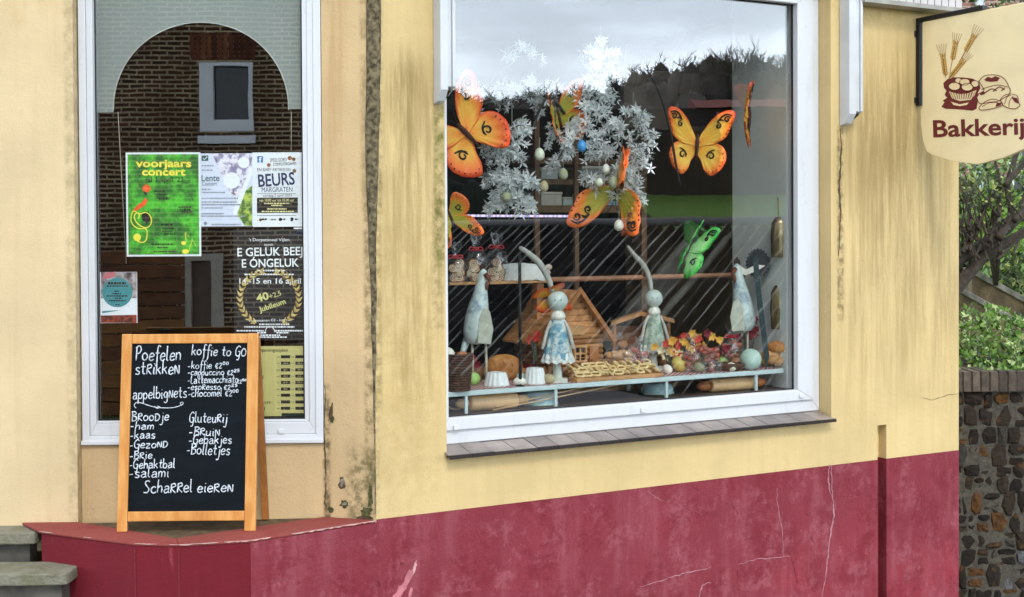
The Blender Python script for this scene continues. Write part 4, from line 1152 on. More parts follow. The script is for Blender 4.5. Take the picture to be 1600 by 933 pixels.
for s, x0, y0, x1, y1, h, r in (
    ('Poefelen', 205, 563, 279, 563, 23, 1.15), ('stRikkeN', 205, 585, 277, 585, 22, 1.15), ('koffie to GO', 294, 555, 382, 558, 17, 1.0),
    ('appelbigNets', 202, 624, 289, 622, 19, 1.0), ('BRooDje', 201, 658, 261, 657, 16, 1.05), ('-ham', 199, 671, 238, 671, 13, 1.05),
    ('-kaas', 199, 686, 240, 685, 14, 1.05), ('-GezoND', 199, 701, 260, 699, 14, 1.0), ('-BRie', 199, 717, 236, 716, 13, 1.0), ('-Gehaktbal', 199, 732, 272, 731, 15, 1.0), ('-salami', 199, 746, 263, 745, 17, 1.0),
    ('GluteuRij', 292, 661, 353, 661, 17, 1.0), ('-BRuiN', 292, 681, 342, 682, 15, 1.0), ('-Gebakjes', 292, 694, 361, 694, 15, 1.0), ('-Bolletjes', 289, 710, 358, 712, 18, 1.0), ('ScharrEl' if 0 else 'SchaRRel', 222, 770, 300, 769, 20, 1.15), ('eieReN', 306, 769, 364, 769, 18, 1.15)):
    chalk(g, s, x0, y0, x1, y1, h, RR * r, CB)
for s, x0, y0, x1, y1, h, sup in (('-koffie E200', 289, 577, 355, 576, 12.5, 10), ('-cappuccino E225', 289, 587, 372, 587, 11, 14), ('-Lattemacchiato', 289, 600, 370, 599, 13, None), ('E250', 367, 600, 383, 600, 8, 2), ('-espResso E225', 289, 610, 369, 610, 11, 12), ('-chocomel E200', 290, 621, 371, 620, 13, 12)):
    chalk(g, s, x0, y0, x1, y1, h, RR * 0.8, CB, sup)
P = [CB(*p) for p in spline([(208, 638), (205, 634), (208, 629.5), (216, 630), (228, 634), (240, 637), (256, 638), (270, 637), (281, 633), (282, 629.5), (278, 630), (279, 633)], 5)]
g.tube(P, RR * 0.75, 5, sq=0.5)
P = [CB(*p) for p in spline([(237, 635), (241, 638.5), (246, 637), (242, 635)], 4)]; g.tube(P, RR * 0.7, 5, sq=0.5)
g.build('chalk_writing', m_chalk, slate)

# ------------------------------------------------------------------ arch-cut blind at the top of the left window
def paper(name, label, cat, px0, py0, px1, py1, v, mat, group=None, fr=FA, th=0.0015, part='sheet'):
    a = fr.on(px0, py1, v); b = fr.on(px1, py0, v)
    t = thing(name, label, cat, fr.w(a[0], v, a[1]), fr.yaw, group)
    g = G().box(0, b[0] - a[0], 0, th, 0, b[1] - a[1]); o = g.build(part, mat, t)
    return t, o, (lambda x, y, a=a: tuple(p - q for p, q in zip(fr.on(x, y, v), a)))
vv = 0.14
def vp(x, y): return FA.on(x, y, vv)
a = vp(147, 176)
tb = thing('arched_blind', 'pale grey translucent blind with an arched cut-out across the top of the left window', 'blind', FA.w(a[0], vv, a[1]), FA.yaw)
out = [(147.5, 176), (176, 175.5)]
for k in range(33):
    an = math.pi - math.pi * k / 32
    out.append((314 + 137 * math.cos(an), 172 - 137 * math.sin(an) ** 0.95 if math.sin(an) > 0 else 172))
out += [(451, 170.5), (474, 170.5), (474, -120), (147.5, -120)]
pl = [tuple(p - q for p, q in zip(vp(*p), a)) for p in out]
t = NT('frosted_blind')
b = t.bsdf(lin('#c2ccc8'), 0.9, spec=0.1); tl = t.n('ShaderNodeBsdfTranslucent'); t.put(tl.inputs[0], lin('#9aa8a8')); mx = t.n('ShaderNodeMixShader'); mx.inputs[0].default_value = 0.35
t.t.links.new(b, mx.inputs[1]); t.t.links.new(tl.outputs[0], mx.inputs[2]); m_blind = t.done(mx.outputs[0])
G().flat(pl, 0, 0.0015).build('cloth', m_blind, tb)
g = G()
P = [Vector((q[0], -0.0005, q[1])) for q in pl[1:-3]]
g.tube(P, 0.0022, 5); g.build('hem', pbr('pale_hem', '#e0e4e0', 0.7), tb)
m_cord = pbr('pale_cord', '#b8b0a0', 0.8)
for x0, x1, yb in ((184, 197, 412), (455, 455, 236)):
    p = vp(x0, 175); q = vp(x1, yb)
    t = thing('pull_cord', 'thin pale pull cord hanging from the %s end of the arched blind' % ('left' if x0 < 300 else 'right'), 'cord', FA.w(p[0], vv, p[1]), FA.yaw)
    G().tube([(0, 0.003, 0), (q[0] - p[0], 0.003, q[1] - p[1])], 0.0016, 5).build('string', m_cord, t)

LK = 1.0
# ------------------------------------------------------------------ posters on the left pane
PV = 0.106
m_paperw = pbr('white_paper', '#e9edf2', 0.6, var=0.02); m_ink = pbr('black_ink', '#0c0e12', 0.7); m_blue = pbr('navy_ink', '#1b2c5e', 0.7, var=0.1)
m_yel = pbr('yellow_ink', '#f2e24a', 0.6, var=0.08); m_org = pbr('orange_ink', '#e4571c', 0.6, var=0.2, nscale=30); m_grey = pbr('grey_ink', '#8d97a5', 0.7); m_fb = pbr('blue_badge', '#2b6fb5', 0.6); m_wink = pbr('white_ink', '#eef2f4', 0.6, var=0.03)
def star(cx, cy, r): return [(cx + r * math.cos(a), cy + r * math.sin(a)) for a in [2 * math.pi * k / 12 for k in range(12)]]
def flatpx(g, pts, mpf, y):
    q = [mpf(*p) for p in pts]; n_ = len(q)
    g.add([(p[0], y, p[1]) for p in q], [tuple(range(n_))])
def linepx(g, pts, w, mpf, y, taper=False):
    pts = [Vector(p) for p in pts]; vs = []
    for i, p in enumerate(pts):
        d = (pts[min(i + 1, len(pts) - 1)] - pts[max(i - 1, 0)]).normalized(); nn = Vector((-d.y, d.x))
        ww = w * (math.sin(math.pi * (i + 0.5) / len(pts)) * 0.8 + 0.2 if taper else 1) / 2
        for s in (1, -1):
            q = mpf(*(p + nn * ww * s)); vs.append((q[0], y, q[1]))
    g.add(vs, [(2 * i, 2 * i + 1, 2 * i + 3, 2 * i + 2) for i in range(len(pts) - 1)])
rnd = random.Random(77)
# green concert poster
t, sh, mp_ = paper('concert_poster', 'green poster with yellow treble clef and the words voorjaars concert', 'poster', 198, 238, 313, 401, PV, m_paperw)
n_ = NT('green_print'); c = n_.coord(); q = n_.noise(c, 12, 6, 0.65); q2 = n_.noise(c, 30, 5)
col = n_.mix(n_.rng(q, 0.4, 0.62), lin('#1f6a1c'), lin('#4fc52c')); col = n_.mix(n_.math('MULTIPLY', n_.rng(q2, 0.5, 0.7), 0.4), col, lin('#124d18'))
m_green = n_.done(n_.bsdf(col, 0.5))
a = mp_(201, 398); b = mp_(310, 241)
G().box(a[0], b[0], -0.0012, 0.0004, a[1], b[1]).build('print', m_green, t)
g = G(); letters(g, 'voorjaars', 212, 261, 299, 261, 12.5, mp_, -0.002, 0.03); letters(g, 'concert', 222, 274, 290, 274, 12, mp_, -0.002, 0.03); g.build('lettering', m_yel, t)
g = G(); letters(g, "zal 1 april '23", 226, 285, 287, 284, 8, mp_, -0.002, 0.012)
for (x, y, xe) in ((241, 300, 258), (243, 305, 262), (245, 310, 267), (248, 312, 265), (279, 325, 300), (281, 329, 298), (283, 332, 301), (252, 352, 270), (254, 358, 272), (253, 363, 270), (256, 367, 274), (238, 383, 272), (246, 388, 262), (240, 394, 276)): scribble(g, x, y, xe, 2.4, mp_, -0.0019, rnd)
flatpx(g, star(229, 339, 8)[:9], mp_, -0.0017); flatpx(g, [(225, 300), (231, 298), (230, 306), (226, 305)], mp_, -0.0017); flatpx(g, [(227, 330), (233, 331), (234, 345), (228, 352)], mp_, -0.0018)
g.build('small_print', m_ink, t)
g = G(); flatpx(g, [(223, 292), (228, 288), (235, 291), (236, 297), (230, 301), (223, 298)], mp_, -0.0019); flatpx(g, [(207, 330), (213, 322), (222, 316), (227, 309), (231, 313), (228, 320), (219, 326), (211, 331)], mp_, -0.0019); g.build('floral_motif', m_org, t)
g = G()
linepx(g, spline([(216, 342), (218, 336), (213, 333), (210, 340), (216, 350), (228, 356), (236, 350), (236, 340), (229, 332), (219, 334), (209, 330), (205, 340), (207, 350), (216, 357), (228, 358), (230, 366), (228, 376), (221, 379), (214, 376)], 6), 1.6, mp_, -0.0021)
flatpx(g, star(214.5, 371, 6), mp_, -0.0021)
for x, y, r in ((287, 380, 4), (290, 393, 5.2)): flatpx(g, [(x + r * math.cos(k * .524), y + r * .75 * math.sin(k * .524)) for k in range(12)], mp_, -0.0021)
linepx(g, [(291, 380), (290, 363), (296, 370)], 1, mp_, -0.0021); linepx(g, [(295, 393), (301, 374), (306, 384)], 1, mp_, -0.0021); g.build('clef_motif', m_yel, t)
# white spring concert poster with blossom picture
t, sh, mp_ = paper('spring_poster', 'white poster with blossom picture and the word Lente', 'poster', 313.6, 239.5, 394.5, 354, PV, pbr('pale_lilac_paper', '#d9dff0', 0.6, var=0.03))
n_ = NT('blossom_print'); c = n_.coord(); q = n_.noise(c, 26, 5, 0.6); q2 = n_.noise(c, 40, 4)
col = n_.mix(n_.rng(q, 0.4, 0.55), lin('#8d86a8'), lin('#e9e6f2')); col = n_.mix(n_.math('MULTIPLY', n_.rng(q2, 0.56, 0.64), 0.8), col, lin('#6a3a48')); m_blo = n_.done(n_.bsdf(col, 0.5))
n_ = NT('meadow_print'); c = n_.coord(); q = n_.noise(c, 30, 5, 0.6); col = n_.mix(n_.rng(q, 0.4, 0.6), lin('#3f6b2a'), lin('#b9cf5a')); m_mea = n_.done(n_.bsdf(col, 0.5))
g = G(); flatpx(g, [(331, 240), (386, 240), (394, 245), (393, 262), (382, 285), (374, 306), (366, 308), (352, 290), (344, 268)], mp_, -0.0004); g.build('blossom_picture', m_blo, t)
g = G(); flatpx(g, [(394, 290), (394, 353), (383, 353), (372, 338), (370, 322), (381, 300)], mp_, -0.0004); g.build('meadow_picture', m_mea, t)
g = G(); flatpx(g, [(391, 262), (394, 262), (394, 272), (372, 330), (366, 340), (364, 330)], mp_, -0.0007); flatpx(g, star(362, 282, 13), mp_, -0.0006); flatpx(g, star(381, 254, 9), mp_, -0.0006); g.build('pale_petals', m_wink, t)
g = G(); letters(g, 'Lente', 315, 283, 343, 283, 10.5, mp_, -0.001, 0.008); letters(g, 'Concert', 315.5, 290, 339, 290, 6.5, mp_, -0.001); flatpx(g, [(315, 243), (325.5, 243), (325.5, 251.5), (315, 251.5)], mp_, -0.001); g.build('lettering', pbr('teal_ink', '#1d5a5a', 0.6), t)
g = G(); linepx(g, [(317, 247), (319.5, 249.5), (324, 245)], 1.2, mp_, -0.0014)
g.build('badge_motif', m_wink, t)
g = G()
for (x, y, xe) in ((315, 260, 334), (315, 267, 332), (315, 297, 330), (315, 302, 352), (315, 311, 372), (315, 317, 371), (315, 321, 376), (315, 326, 348), (315, 335, 350), (315, 339, 382), (331, 352, 376)): scribble(g, x, y, xe, 2.2, mp_, -0.0011, rnd)
flatpx(g, star(321, 349, 2.8), mp_, -0.001); g.build('small_print', m_grey, t)
# white fair poster
t, sh, mp_ = paper('fair_poster', 'white poster with the dark blue word BEURS and a black text block', 'poster', 395.5, 238, 473, 354.5, PV, m_paperw)
g = G(); letters(g, 'BEURS', 404, 292, 461, 288, 20, mp_, -0.001, 0.02); letters(g, 'MARGRATEN', 409, 300.5, 457, 299.5, 8, mp_, -0.001, 0.0); g.build('lettering', m_blue, t)
g = G(); letters(g, 'SPEELGOED', 422, 253, 448, 252, 5.5, mp_, -0.001, 0.0); letters(g, 'COMPUTERGAMES', 427, 259.5, 463, 258, 5, mp_, -0.001, 0.0); letters(g, 'EN BABY ARTIKELEN', 402, 267.5, 454, 267.5, 5, mp_, -0.001, 0.0); letters(g, 'zondag 2 april 2023', 411, 307.5, 456, 307, 4, mp_, -0.001)
for (x, y, xe) in ((409, 344, 418), (423, 344.5, 431), (440, 344, 447), (461, 344, 466)): scribble(g, x, y, xe, 2.6, mp_, -0.0011, rnd)
linepx(g, [(402, 302.8), (463, 302.8)], 0.7, mp_, -0.001); linepx(g, [(402, 337), (463, 337)], 0.7, mp_, -0.001); g.build('small_print', m_ink, t)
g = G(); flatpx(g, [(401.5, 309), (465.5, 308.5), (465.5, 332.5), (401.5, 333)], mp_, -0.0008); flatpx(g, star(438, 343, 2.6), mp_, -0.001); flatpx(g, [(454, 340), (458, 340), (459, 343), (457, 346), (454, 346)], mp_, -0.001); g.build('black_panel', m_ink, t)
g = G(); letters(g, 'van 10.00 uur tot 15.00 uur', 405, 315, 460, 314.5, 4.2, mp_, -0.0016, 0.01)
for (x, y, xe) in ((413, 319, 452), (424, 322, 441), (418, 327.5, 448), (409, 331.5, 459)): scribble(g, x, y, xe, 2, mp_, -0.0016, rnd)
g.build('panel_print', pbr('pale_yellow_ink', '#e9dfa0', 0.6), t)
g = G(); flatpx(g, [(402, 244), (411, 244), (411, 254), (402, 254)], mp_, -0.001); b = g.build('blue_badge', m_fb, t)
g = G(); letters(g, 'f', 404.5, 253.8, 409, 253.8, 8.5, mp_, -0.0016, 0.03); g.build('badge_letter', m_wink, b)
g = G(); flatpx(g, star(453, 247, 3.4), mp_, -0.001); flatpx(g, star(420, 258, 3), mp_, -0.001); flatpx(g, star(459, 249, 3), mp_, -0.0011); flatpx(g, star(460, 267, 3), mp_, -0.001); flatpx(g, star(407, 343.5, 2.5), mp_, -0.001); g.build('picture_dots', pbr('mixed_ink', '#5a6a3a', 0.6, var=0.5, nscale=40, col2='#a85a2a'), t)
# dark theatre poster with laurel wreath
t, sh, mp_ = paper('theatre_poster', 'dark poster with gold laurel wreath and the words E GELUK BEEJ', 'poster', 366, 358, 477, 532, PV, pbr('dark_print', '#0c0c10', 0.5, var=0.3, nscale=10, col2='#191720'))
g = G(); letters(g, "'t Dorpstoneel Vijlen", 389, 377, 452, 377, 5, mp_, -0.001, 0.0); letters(g, 'speelt', 413, 384, 427, 384, 4, mp_, -0.001)
letters(g, 'E GELUK BEEJ', 371, 400.5, 473, 398.5, 13.5, mp_, -0.001, 0.014); letters(g, 'E \u00d3NGELUK', 378, 418, 467, 416.5, 13.5, mp_, -0.001, 0.014)
letters(g, '14,-15 en 16 april', 374, 443, 470, 443, 8.5, mp_, -0.001, 0.014); letters(g, 'Volwassenen \u20ac8 - kaarten', 388, 503, 455, 501.5, 4.2, mp_, -0.001, 0.0)
for (x, y, xe) in ((402, 424, 446), (382, 430, 459), (405, 508, 452), (382, 512, 460), (370, 518, 412), (430, 518, 474), (402, 521, 416), (432, 521, 452), (407, 525, 438), (401, 528, 448)): scribble(g, x, y, xe, 2.3, mp_, -0.001, rnd)
linepx(g, spline([(414, 519), (417, 512), (422, 510), (427, 513), (430, 519)], 4), 1.2, mp_, -0.001); g.build('lettering', m_wink, t)
g = G(); letters(g, '40', 402, 472, 421, 467, 12, mp_, -0.001, 0.03); letters(g, '+2,5', 422, 467, 440, 461, 8, mp_, -0.001, 0.01); letters(g, 'Jubileum', 406, 488, 447, 474, 8.5, mp_, -0.001, 0.02); g.build('gold_lettering', pbr('lime_gold_ink', '#d9d58a', 0.6, var=0.1), t)
g = G()
for sgn in (1, -1):
    for k in range(13):
        an = R(-62 + k * 11.2); cx, cy = 421 + sgn * 45 * math.cos(an) * 1.02, 466 + 43 * math.sin(an) * -1.0
        ta = math.atan2(-43 * math.cos(an), -sgn * 45 * math.sin(an))
        for side in (-1, 1):
            aa = ta + side * 0.62; d = Vector((math.cos(aa), math.sin(aa))); nn = Vector((-d.y, d.x)); p = Vector((cx, cy)) - d * 2; l = 12
            flatpx(g, [p, p + d * l * .35 + nn * 2.2, p + d * l, p + d * l * .35 - nn * 2.2], mp_, -0.001 - 0.00005 * k - (0.0007 if side > 0 else 0))
g.build('laurel_wreath', pbr('gold_print', '#b5923e', 0.5, var=0.3, nscale=60, col2='#ead58a'), t)
# round teal flyer over a card
t, sh, mp_ = paper('event_flyer', 'small card flyer with a round teal disc stuck low on the left window', 'flyer', 157, 425, 214, 505, PV, m_paperw)
g = G(); flatpx(g, [(157.5, 493), (213.5, 492), (213.5, 504.5), (157.5, 504.5)], mp_, -0.0003); g.build('photo_strip', pbr('dark_crowd_print', '#30202a', 0.6, var=0.6, nscale=60, col2='#a8402a'), t)
g = G(); flatpx(g, [(157.5, 425.5), (213.5, 425.5), (213.5, 466), (157.5, 466)], mp_, -0.0003); g.build('photo_strip', pbr('stand_print', '#5a4a4c', 0.6, var=0.6, nscale=30, col2='#c8bfc0'), t)
g = G(); flatpx(g, [(158, 436), (165, 426), (181, 424.5), (178, 433), (172, 435)], mp_, -0.0006); g.build('pink_roof_print', pbr('pink_print', '#cf7780', 0.6), t)
g = G(); flatpx(g, [(183.5 + 23.5 * math.cos(k * math.pi / 20), 457 + 23 * math.sin(k * math.pi / 20)) for k in range(40)], mp_, -0.0012); flatpx(g, [(160, 486), (190, 484.5), (160, 489.5)], mp_, -0.001); d_ = g.build('teal_disc', pbr('teal_print', '#3f8f96', 0.5, var=0.04), t)
g = G(); letters(g, 'GUN WIELEKE', 168, 444, 198, 444, 4.2, mp_, -0.0016, 0.0) if 0 else None
for (x, y, xe, h) in ((169, 444.5, 198, 3.6), (167, 448, 200, 2), (179, 456, 186, 2), (176, 460, 190, 2), (167, 463.5, 200, 2), (180, 467, 191, 2), (170, 471, 197, 2), (181, 477, 188, 1.8)): scribble(g, x, y, xe, h, mp_, -0.0016, rnd)
g.build('small_print', m_ink, d_)
# cream opening-hours sign
t, sh, mp_ = paper('opening_hours_sign', 'cream opening hours sign with rows of black time panels behind the A-board', 'sign', 398, 540.5, 478.5, 650.5, PV, pbr('cream_sign', '#c8bf7c', 0.5, var=0.06))
g = G(); letters(g, 'Openingstijden', 403, 549.5, 450, 549.5, 5.6, mp_, -0.001, 0.004)
ys = [557.5, 567.5, 577.8, 587.8, 597.6, 607.8, 617.6, 628, 638]
days = ['maandag', 'dinsdag', 'woensdag', 'donderdag', 'vrijdag', 'zaterdag', 'zondag', 'pauze', 'avond']
xe = [408, 402, 410, 412, 404, 406, 402, 423, 414]
for y, d, x in zip(ys, days, xe):
    if d not in ('dinsdag',): letters(g, d, x - len(d) * 3.4, y + 2.5, x, y + 2.5, 5.2, mp_, -0.001)
    letters(g, 'van', 432, y + 1.4, 437, y + 1.4, 2.6, mp_, -0.001); letters(g, 'tot', 455, y + 1.2, 459.5, y + 1.2, 2.6, mp_, -0.001)
g.build('lettering', m_ink, t)
g = G()
for y in ys:
    for x0, x1 in ((439, 453.5), (461.5, 475)):
        flatpx(g, [(x0, y - 2.4), (x1, y - 2.4), (x1, y + 2.4), (x0, y + 2.4)], mp_, -0.001)
flatpx(g, [(440, 645.5), (475, 645.5), (475, 649.8), (440, 649.8)], mp_, -0.001)
pn = g.build('time_panels', m_ink, t)
g = G()
for y in ys[1:6]:
    scribble(g, 443, y + 1, 450, 2, mp_, -0.0014, rnd); scribble(g, 465, y + 1, 472, 2, mp_, -0.0014, rnd)
g.build('time_digits', pbr('dim_digits', '#8d865a', 0.6), pn)
# little sticker behind the frame
t, sh, mp_ = paper('blue_sticker', 'tiny white and blue sticker below the fair poster', 'sticker', 459, 355.5, 472, 367.5, PV + 0.0005, m_paperw)
g = G(); flatpx(g, [(459, 361), (472, 360), (472, 367.4), (459, 367.4)], mp_, -0.0005); g.build('blue_band', m_fb, t)

# ------------------------------------------------------------------ bakery sign, at right angles to the wall
LK = 0.95
su = FB.on(1434, 100, 0)[0]
FS = Frame(FB.w(su, 0, 0), TH - math.pi / 2)
def fs(x, y, v=-0.012): return FS.on(x, y, v)
xl = fs(1441, 100)[0]; xc = fs(1527, 256)[0]; hw = xc - xl
zt_ = fs(1500, 23)[1]; zsh = fs(1436, 196)[1]; zpt = fs(1527, 257)[1]; zcor = fs(1452, 240)[1]
zsh2 = fs(1441, 168)[1]
o = FS.w(xl, 0, zpt)
signb = thing('bakery_sign', 'cream hanging sign with red bread basket emblem and the word Bakkerij', 'sign', o, FS.yaw)
def sl(x, z): return (x - xl, z - zpt)
half = [(xl, zt_), (xl, zsh2), (xl - 0.012, zsh2 - 0.015), (xl - 0.010, zsh), (xl + 0.004, zsh - (zsh - zcor) * .55), (xl + 0.03, zcor + .012), (xl + 0.06, zcor - 0.006), (xl + hw * .55, (zcor + zpt) / 2 - 0.012)]
outl = half + [(xc, zpt)] + [(2 * xc - x, z) for x, z in reversed(half)]
m_sign = pbr('cream_sign_board', '#f6e2b2', 0.45, var=0.05, nscale=5)
G().flat([sl(*p) for p in outl], -0.012, 0.012).build('board', m_sign, signb, bevel=0.003)
def sm(x, y):
    p = fs(x, y, -0.0125); return sl(*p)
m_bord = pbr('bordeaux_paint', '#6a1a1e', 0.5, var=0.1); m_wheat = pbr('wheat_ink', '#8d5a24', 0.5, var=0.2, nscale=80); m_cr = pbr('pale_cream_ink', '#efd9a8', 0.5, var=0.03); m_wb = pbr('wheat_gold', '#d9ad5c', 0.5, var=0.15, nscale=60)
g = G(); letters(g, 'Bakkerij', 1458.5, 214, 1601, 209.5, 27, sm, -0.0132, 0.022); g.build('lettering', m_bord, signb)
# emblem
g = G(); y_ = -0.0130
flatpx(g, [(1474, 130), (1480, 124), (1490, 121), (1505, 121), (1520, 123), (1530, 129), (1532, 138), (1528, 145), (1531, 149), (1528, 158), (1526, 170), (1520, 173), (1500, 171), (1478, 170), (1471, 167), (1476, 160), (1473, 157), (1480, 153), (1476, 148), (1479, 142), (1475, 137)], sm, y_)
red = g.build('emblem_red', m_bord, signb)
g = G(); y2 = y_ - 0.0006
for c, rx, ry in (((1492, 135), 9, 6), ((1508, 128), 8, 5), ((1512, 136), 9, 6), ((1524, 131), 6, 5), ((1498, 126), 5, 3.5)):
    flatpx(g, [(c[0] + rx * math.cos(k * .449), c[1] + ry * math.sin(k * .449)) for k in range(14)], sm, y2 - 0.0001 * rx)
flatpx(g, [(1483, 143), (1490, 145), (1500, 147), (1512, 146), (1526, 141), (1523, 149), (1517, 156), (1500, 158), (1488, 154)], sm, y2)
flatpx(g, [(1486, 159), (1500, 163), (1514, 160), (1511, 164), (1500, 166), (1490, 164)], sm, y2)
B1 = [(1530, 127), (1538, 119), (1550, 117), (1563, 119), (1572, 126), (1576, 134), (1579, 141), (1577, 148), (1571, 152), (1560, 158), (1545, 160), (1532, 162), (1527, 153), (1531, 146), (1538, 141)]
flatpx(g, B1, sm, y2 - 0.0003)
B2 = [(1530, 168), (1540, 159), (1552, 155), (1565, 159), (1566, 165), (1550, 170), (1533, 172)]
B3 = [(1564, 155), (1570, 149), (1580, 147), (1590, 150), (1592, 160), (1594, 165), (1586, 170), (1574, 168), (1566, 162)]
flatpx(g, B2, sm, y2 - 0.0007); flatpx(g, B3, sm, y2 - 0.0009)
g.build('emblem_loaves', m_cr, red)
g = G(); y3 = y2 - 0.0016
def ol(pts, w=1.0, closed=True):
    linepx(g, spline(pts + ([pts[0]] if closed else []), 4), w, sm, y3)
for c, rx, ry in (((1492, 135), 9, 6), ((1508, 128), 8, 5), ((1512, 136), 9, 6), ((1524, 131), 6, 5)): ol([(c[0] + rx * math.cos(k * .628), c[1] + ry * math.sin(k * .628)) for k in range(10)], 0.9)
ol(B1, 1.1); ol(B2, 1.0); ol(B3, 1.0)
ol([(1534, 140), (1545, 136), (1560, 133), (1575, 136)], 1.1, False); ol([(1538, 146), (1550, 139), (1558, 142)], 1.6, False); ol([(1552, 143), (1562, 136), (1570, 140)], 1.6, False); ol([(1565, 142), (1571, 137)], 1.4, False)
flatpx(g, [(1538, 125), (1544, 120), (1550, 122), (1556, 119), (1563, 122), (1559, 127), (1549, 128), (1542, 127)], sm, y3)
for x in range(0, 9): linepx(g, [(1486 + x * 4.3, 144 + (1 if x % 2 else 0)), (1491 + x * 3.1, 155)], 0.9, sm, y3)
for x in range(0, 8): linepx(g, [(1524 - x * 4.3, 143), (1519 - x * 3.1, 155)], 0.7, sm, y3 - 0.0002)
ol([(1535, 167), (1546, 161), (1560, 160)], 0.8, False); ol([(1570, 163), (1574, 152), (1580, 149)], 1, False); ol([(1577, 167), (1578, 158), (1584, 150)], 1, False)
flatpx(g, [(1581, 152), (1590, 153), (1592, 162), (1586, 160)], sm, y3 - 0.0002); flatpx(g, [(1558, 161), (1566, 160), (1564, 165), (1556, 167)], sm, y3 - 0.0002); flatpx(g, [(1531, 146), (1538, 142), (1540, 147), (1533, 149)], sm, y3 - .0002)
g.build('emblem_outline', m_bord, red)
g = G(); g2 = G()
for (x0, y0), (x1, y1), ln in (((1478, 122), (1474, 92), 24), ((1483, 122), (1492, 73), 22), ((1486, 120), (1518, 63), 26), ((1483, 123), (1503, 98), 20)):
    d = Vector((x1 - x0, y1 - y0)); L_ = d.length; d.normalize(); nn = Vector((-d.y, d.x))
    linepx(g, [(x0, y0), (x1, y1)], 0.8, sm, y_ - 0.0002)
    nk = int(L_ / 4.2)
    for k in range(max(3, nk - 4), nk + 3) if L_ > 40 else range(1, nk + 2):
        p = Vector((x0, y0)) + d * k * 4.2
        for s in (1, -1):
            q = p + nn * s * 2.0 + d * 2
            e = (d * 0.85 + nn * s * 0.5).normalized(); en = Vector((-e.y, e.x))
            flatpx(g2, [q - e * 3, q + en * 1.7, q + e * 3.6, q - en * 1.7], sm, y_ - 0.0003 - 0.00004 * k)
            linepx(g, [q - e * 3, q + en * 1.8, q + e * 3.6], 0.55, sm, y_ - 0.0012)
    for s in (-2, -1, 0, 1, 2):
        p = Vector((x1, y1)) + d * 4 + nn * s * 1.8; linepx(g, [p, p + (d + nn * s * 0.11) * ln * 0.8], 0.55, sm, y_ - 0.0002)
g2.build('wheat_grain', m_wb, signb); g.build('wheat_outline', m_wheat, signb)
# iron bracket
t = thing('sign_bracket', 'black iron bracket clamped to the wall along the edge of the bakery sign', 'bracket', FS.w(0, 0, zpt), FS.yaw)
x0, x1 = fs(1434.5, 100, 0)[0], fs(1441, 100, 0)[0]; zb0 = fs(1438, 165, 0)[1]; zb1 = fs(1440, 30, 0)[1]; xt = fs(1539, 24, 0)[0]
g = G().box(x0 + 0.002, x1 - 0.0025, -0.017, 0.017, zb0 - zpt, zb1 - zpt + 0.006); g.build('upright', m_iron, t, bevel=0.002)
G().box(x1 - 0.002, xt, -0.018, 0.018, zb1 - zpt - 0.015, zb1 - zpt + 0.006).build('arm', m_iron, t, bevel=0.002)
for py in (53, 157):
    z = fs(1436, py, 0)[1] - zpt
    g = G().box(-0.02 - 0.0, x0 + 0.0015, -0.015, 0.015, z - 0.012, z + 0.012); g.cbox((x0 - 0.002, -0.02, z), (0.02, 0.012, 0.03)); g.build('clamp', m_iron, t, bevel=0.002)

LK = 1.0
_lin0 = lin
def lin(h, k=1.0):                            # display goods: colours lifted to stand in for light indoors
    return tuple(min(0.88, x * 1.12) for x in _lin0(h, k))
# ------------------------------------------------------------------ inside the shop window
def ray_z(px, py, z):
    d = fwd * F_PX + rgt * (px - CX) + upv * (CY - py)
    return EYE + d * ((z - EYE.z) / d.z)
SHZ = 0.905; FLZ = 0.803
def on_shelf(px, py, vmin=0.20, vmax=0.50, z=SHZ + 0.001):
    p = FB.I @ ray_z(px, py, z)
    v = min(max(p.y, vmin), vmax)
    if abs(v - p.y) > 1e-6:
        u = FB.on(px, py, v)[0]
    else: u = p.x
    return FB.w(u, v, z)
class GK(G):
    """coordinates in photo pixels from the thing's base (x right, y away, z up); k metres per pixel"""
    def __init__(s, k): super().__init__(); s.k = k
    def build(s, name, mat, parent=None, **kw):
        s.v = [(p[0] * s.k, p[1] * s.k, p[2] * s.k) for p in s.v]
        return super().build(name, mat, parent, **kw)
def at(name, label, cat, P, group=None, yaw=0.0):
    return thing(name, label, cat, P, yaw, group), kk(P)
# display shelf, floor board and side panel belong to the building's fittings
shelf = thing('display_shelf', 'narrow white metal shelf on short legs along the shop window', 'shelf', FB.w(GL0, 0.17, FLZ), TH)
m_mint = pbr('mint_white_metal', '#c3d6d6', 0.35, var=0.05)
Ls = gl1 - GL0
G().box(0.0, Ls - 0.01, 0.012, 0.36, SHZ - FLZ - 0.016, SHZ - FLZ - 0.001).build('board', pbr('shelf_paper', '#b9b3ae', 0.7, var=0.1), shelf)
G().box(0.0, Ls - 0.01, 0.0, 0.0115, SHZ - FLZ - 0.022, SHZ - FLZ + 0.0005).build('front_rail', m_mint, shelf, bevel=0.003)
for px in (728, 868, 1041, 1181):
    u = FB.on(px, 620, 0.18)[0] - GL0
    G().box(u - 0.007, u + 0.007, 0.004, 0.014, 0.001, SHZ - FLZ - 0.0225).build('leg', m_mint, shelf)
    G().box(u - 0.008, u + 0.008, 0.33, 0.345, 0.001, SHZ - FLZ - 0.0165).build('leg', m_mint, shelf)
lace = thing('checked_runner', 'red and white checked cloth runner lying along the shelf', 'cloth', FB.w(GL0, 0.18, SHZ), TH)
t = NT('gingham'); c = t.coord((1, 1, 1)); ch = t.n('ShaderNodeTexChecker'); t.t.links.new(c, ch.inputs[0]); ch.inputs['Scale'].default_value = 70
t.put(ch.inputs[1], lin('#8a2f38')); t.put(ch.inputs[2], lin('#d9c6c2')); m_ging = t.done(t.bsdf(ch.outputs[0], 0.9))
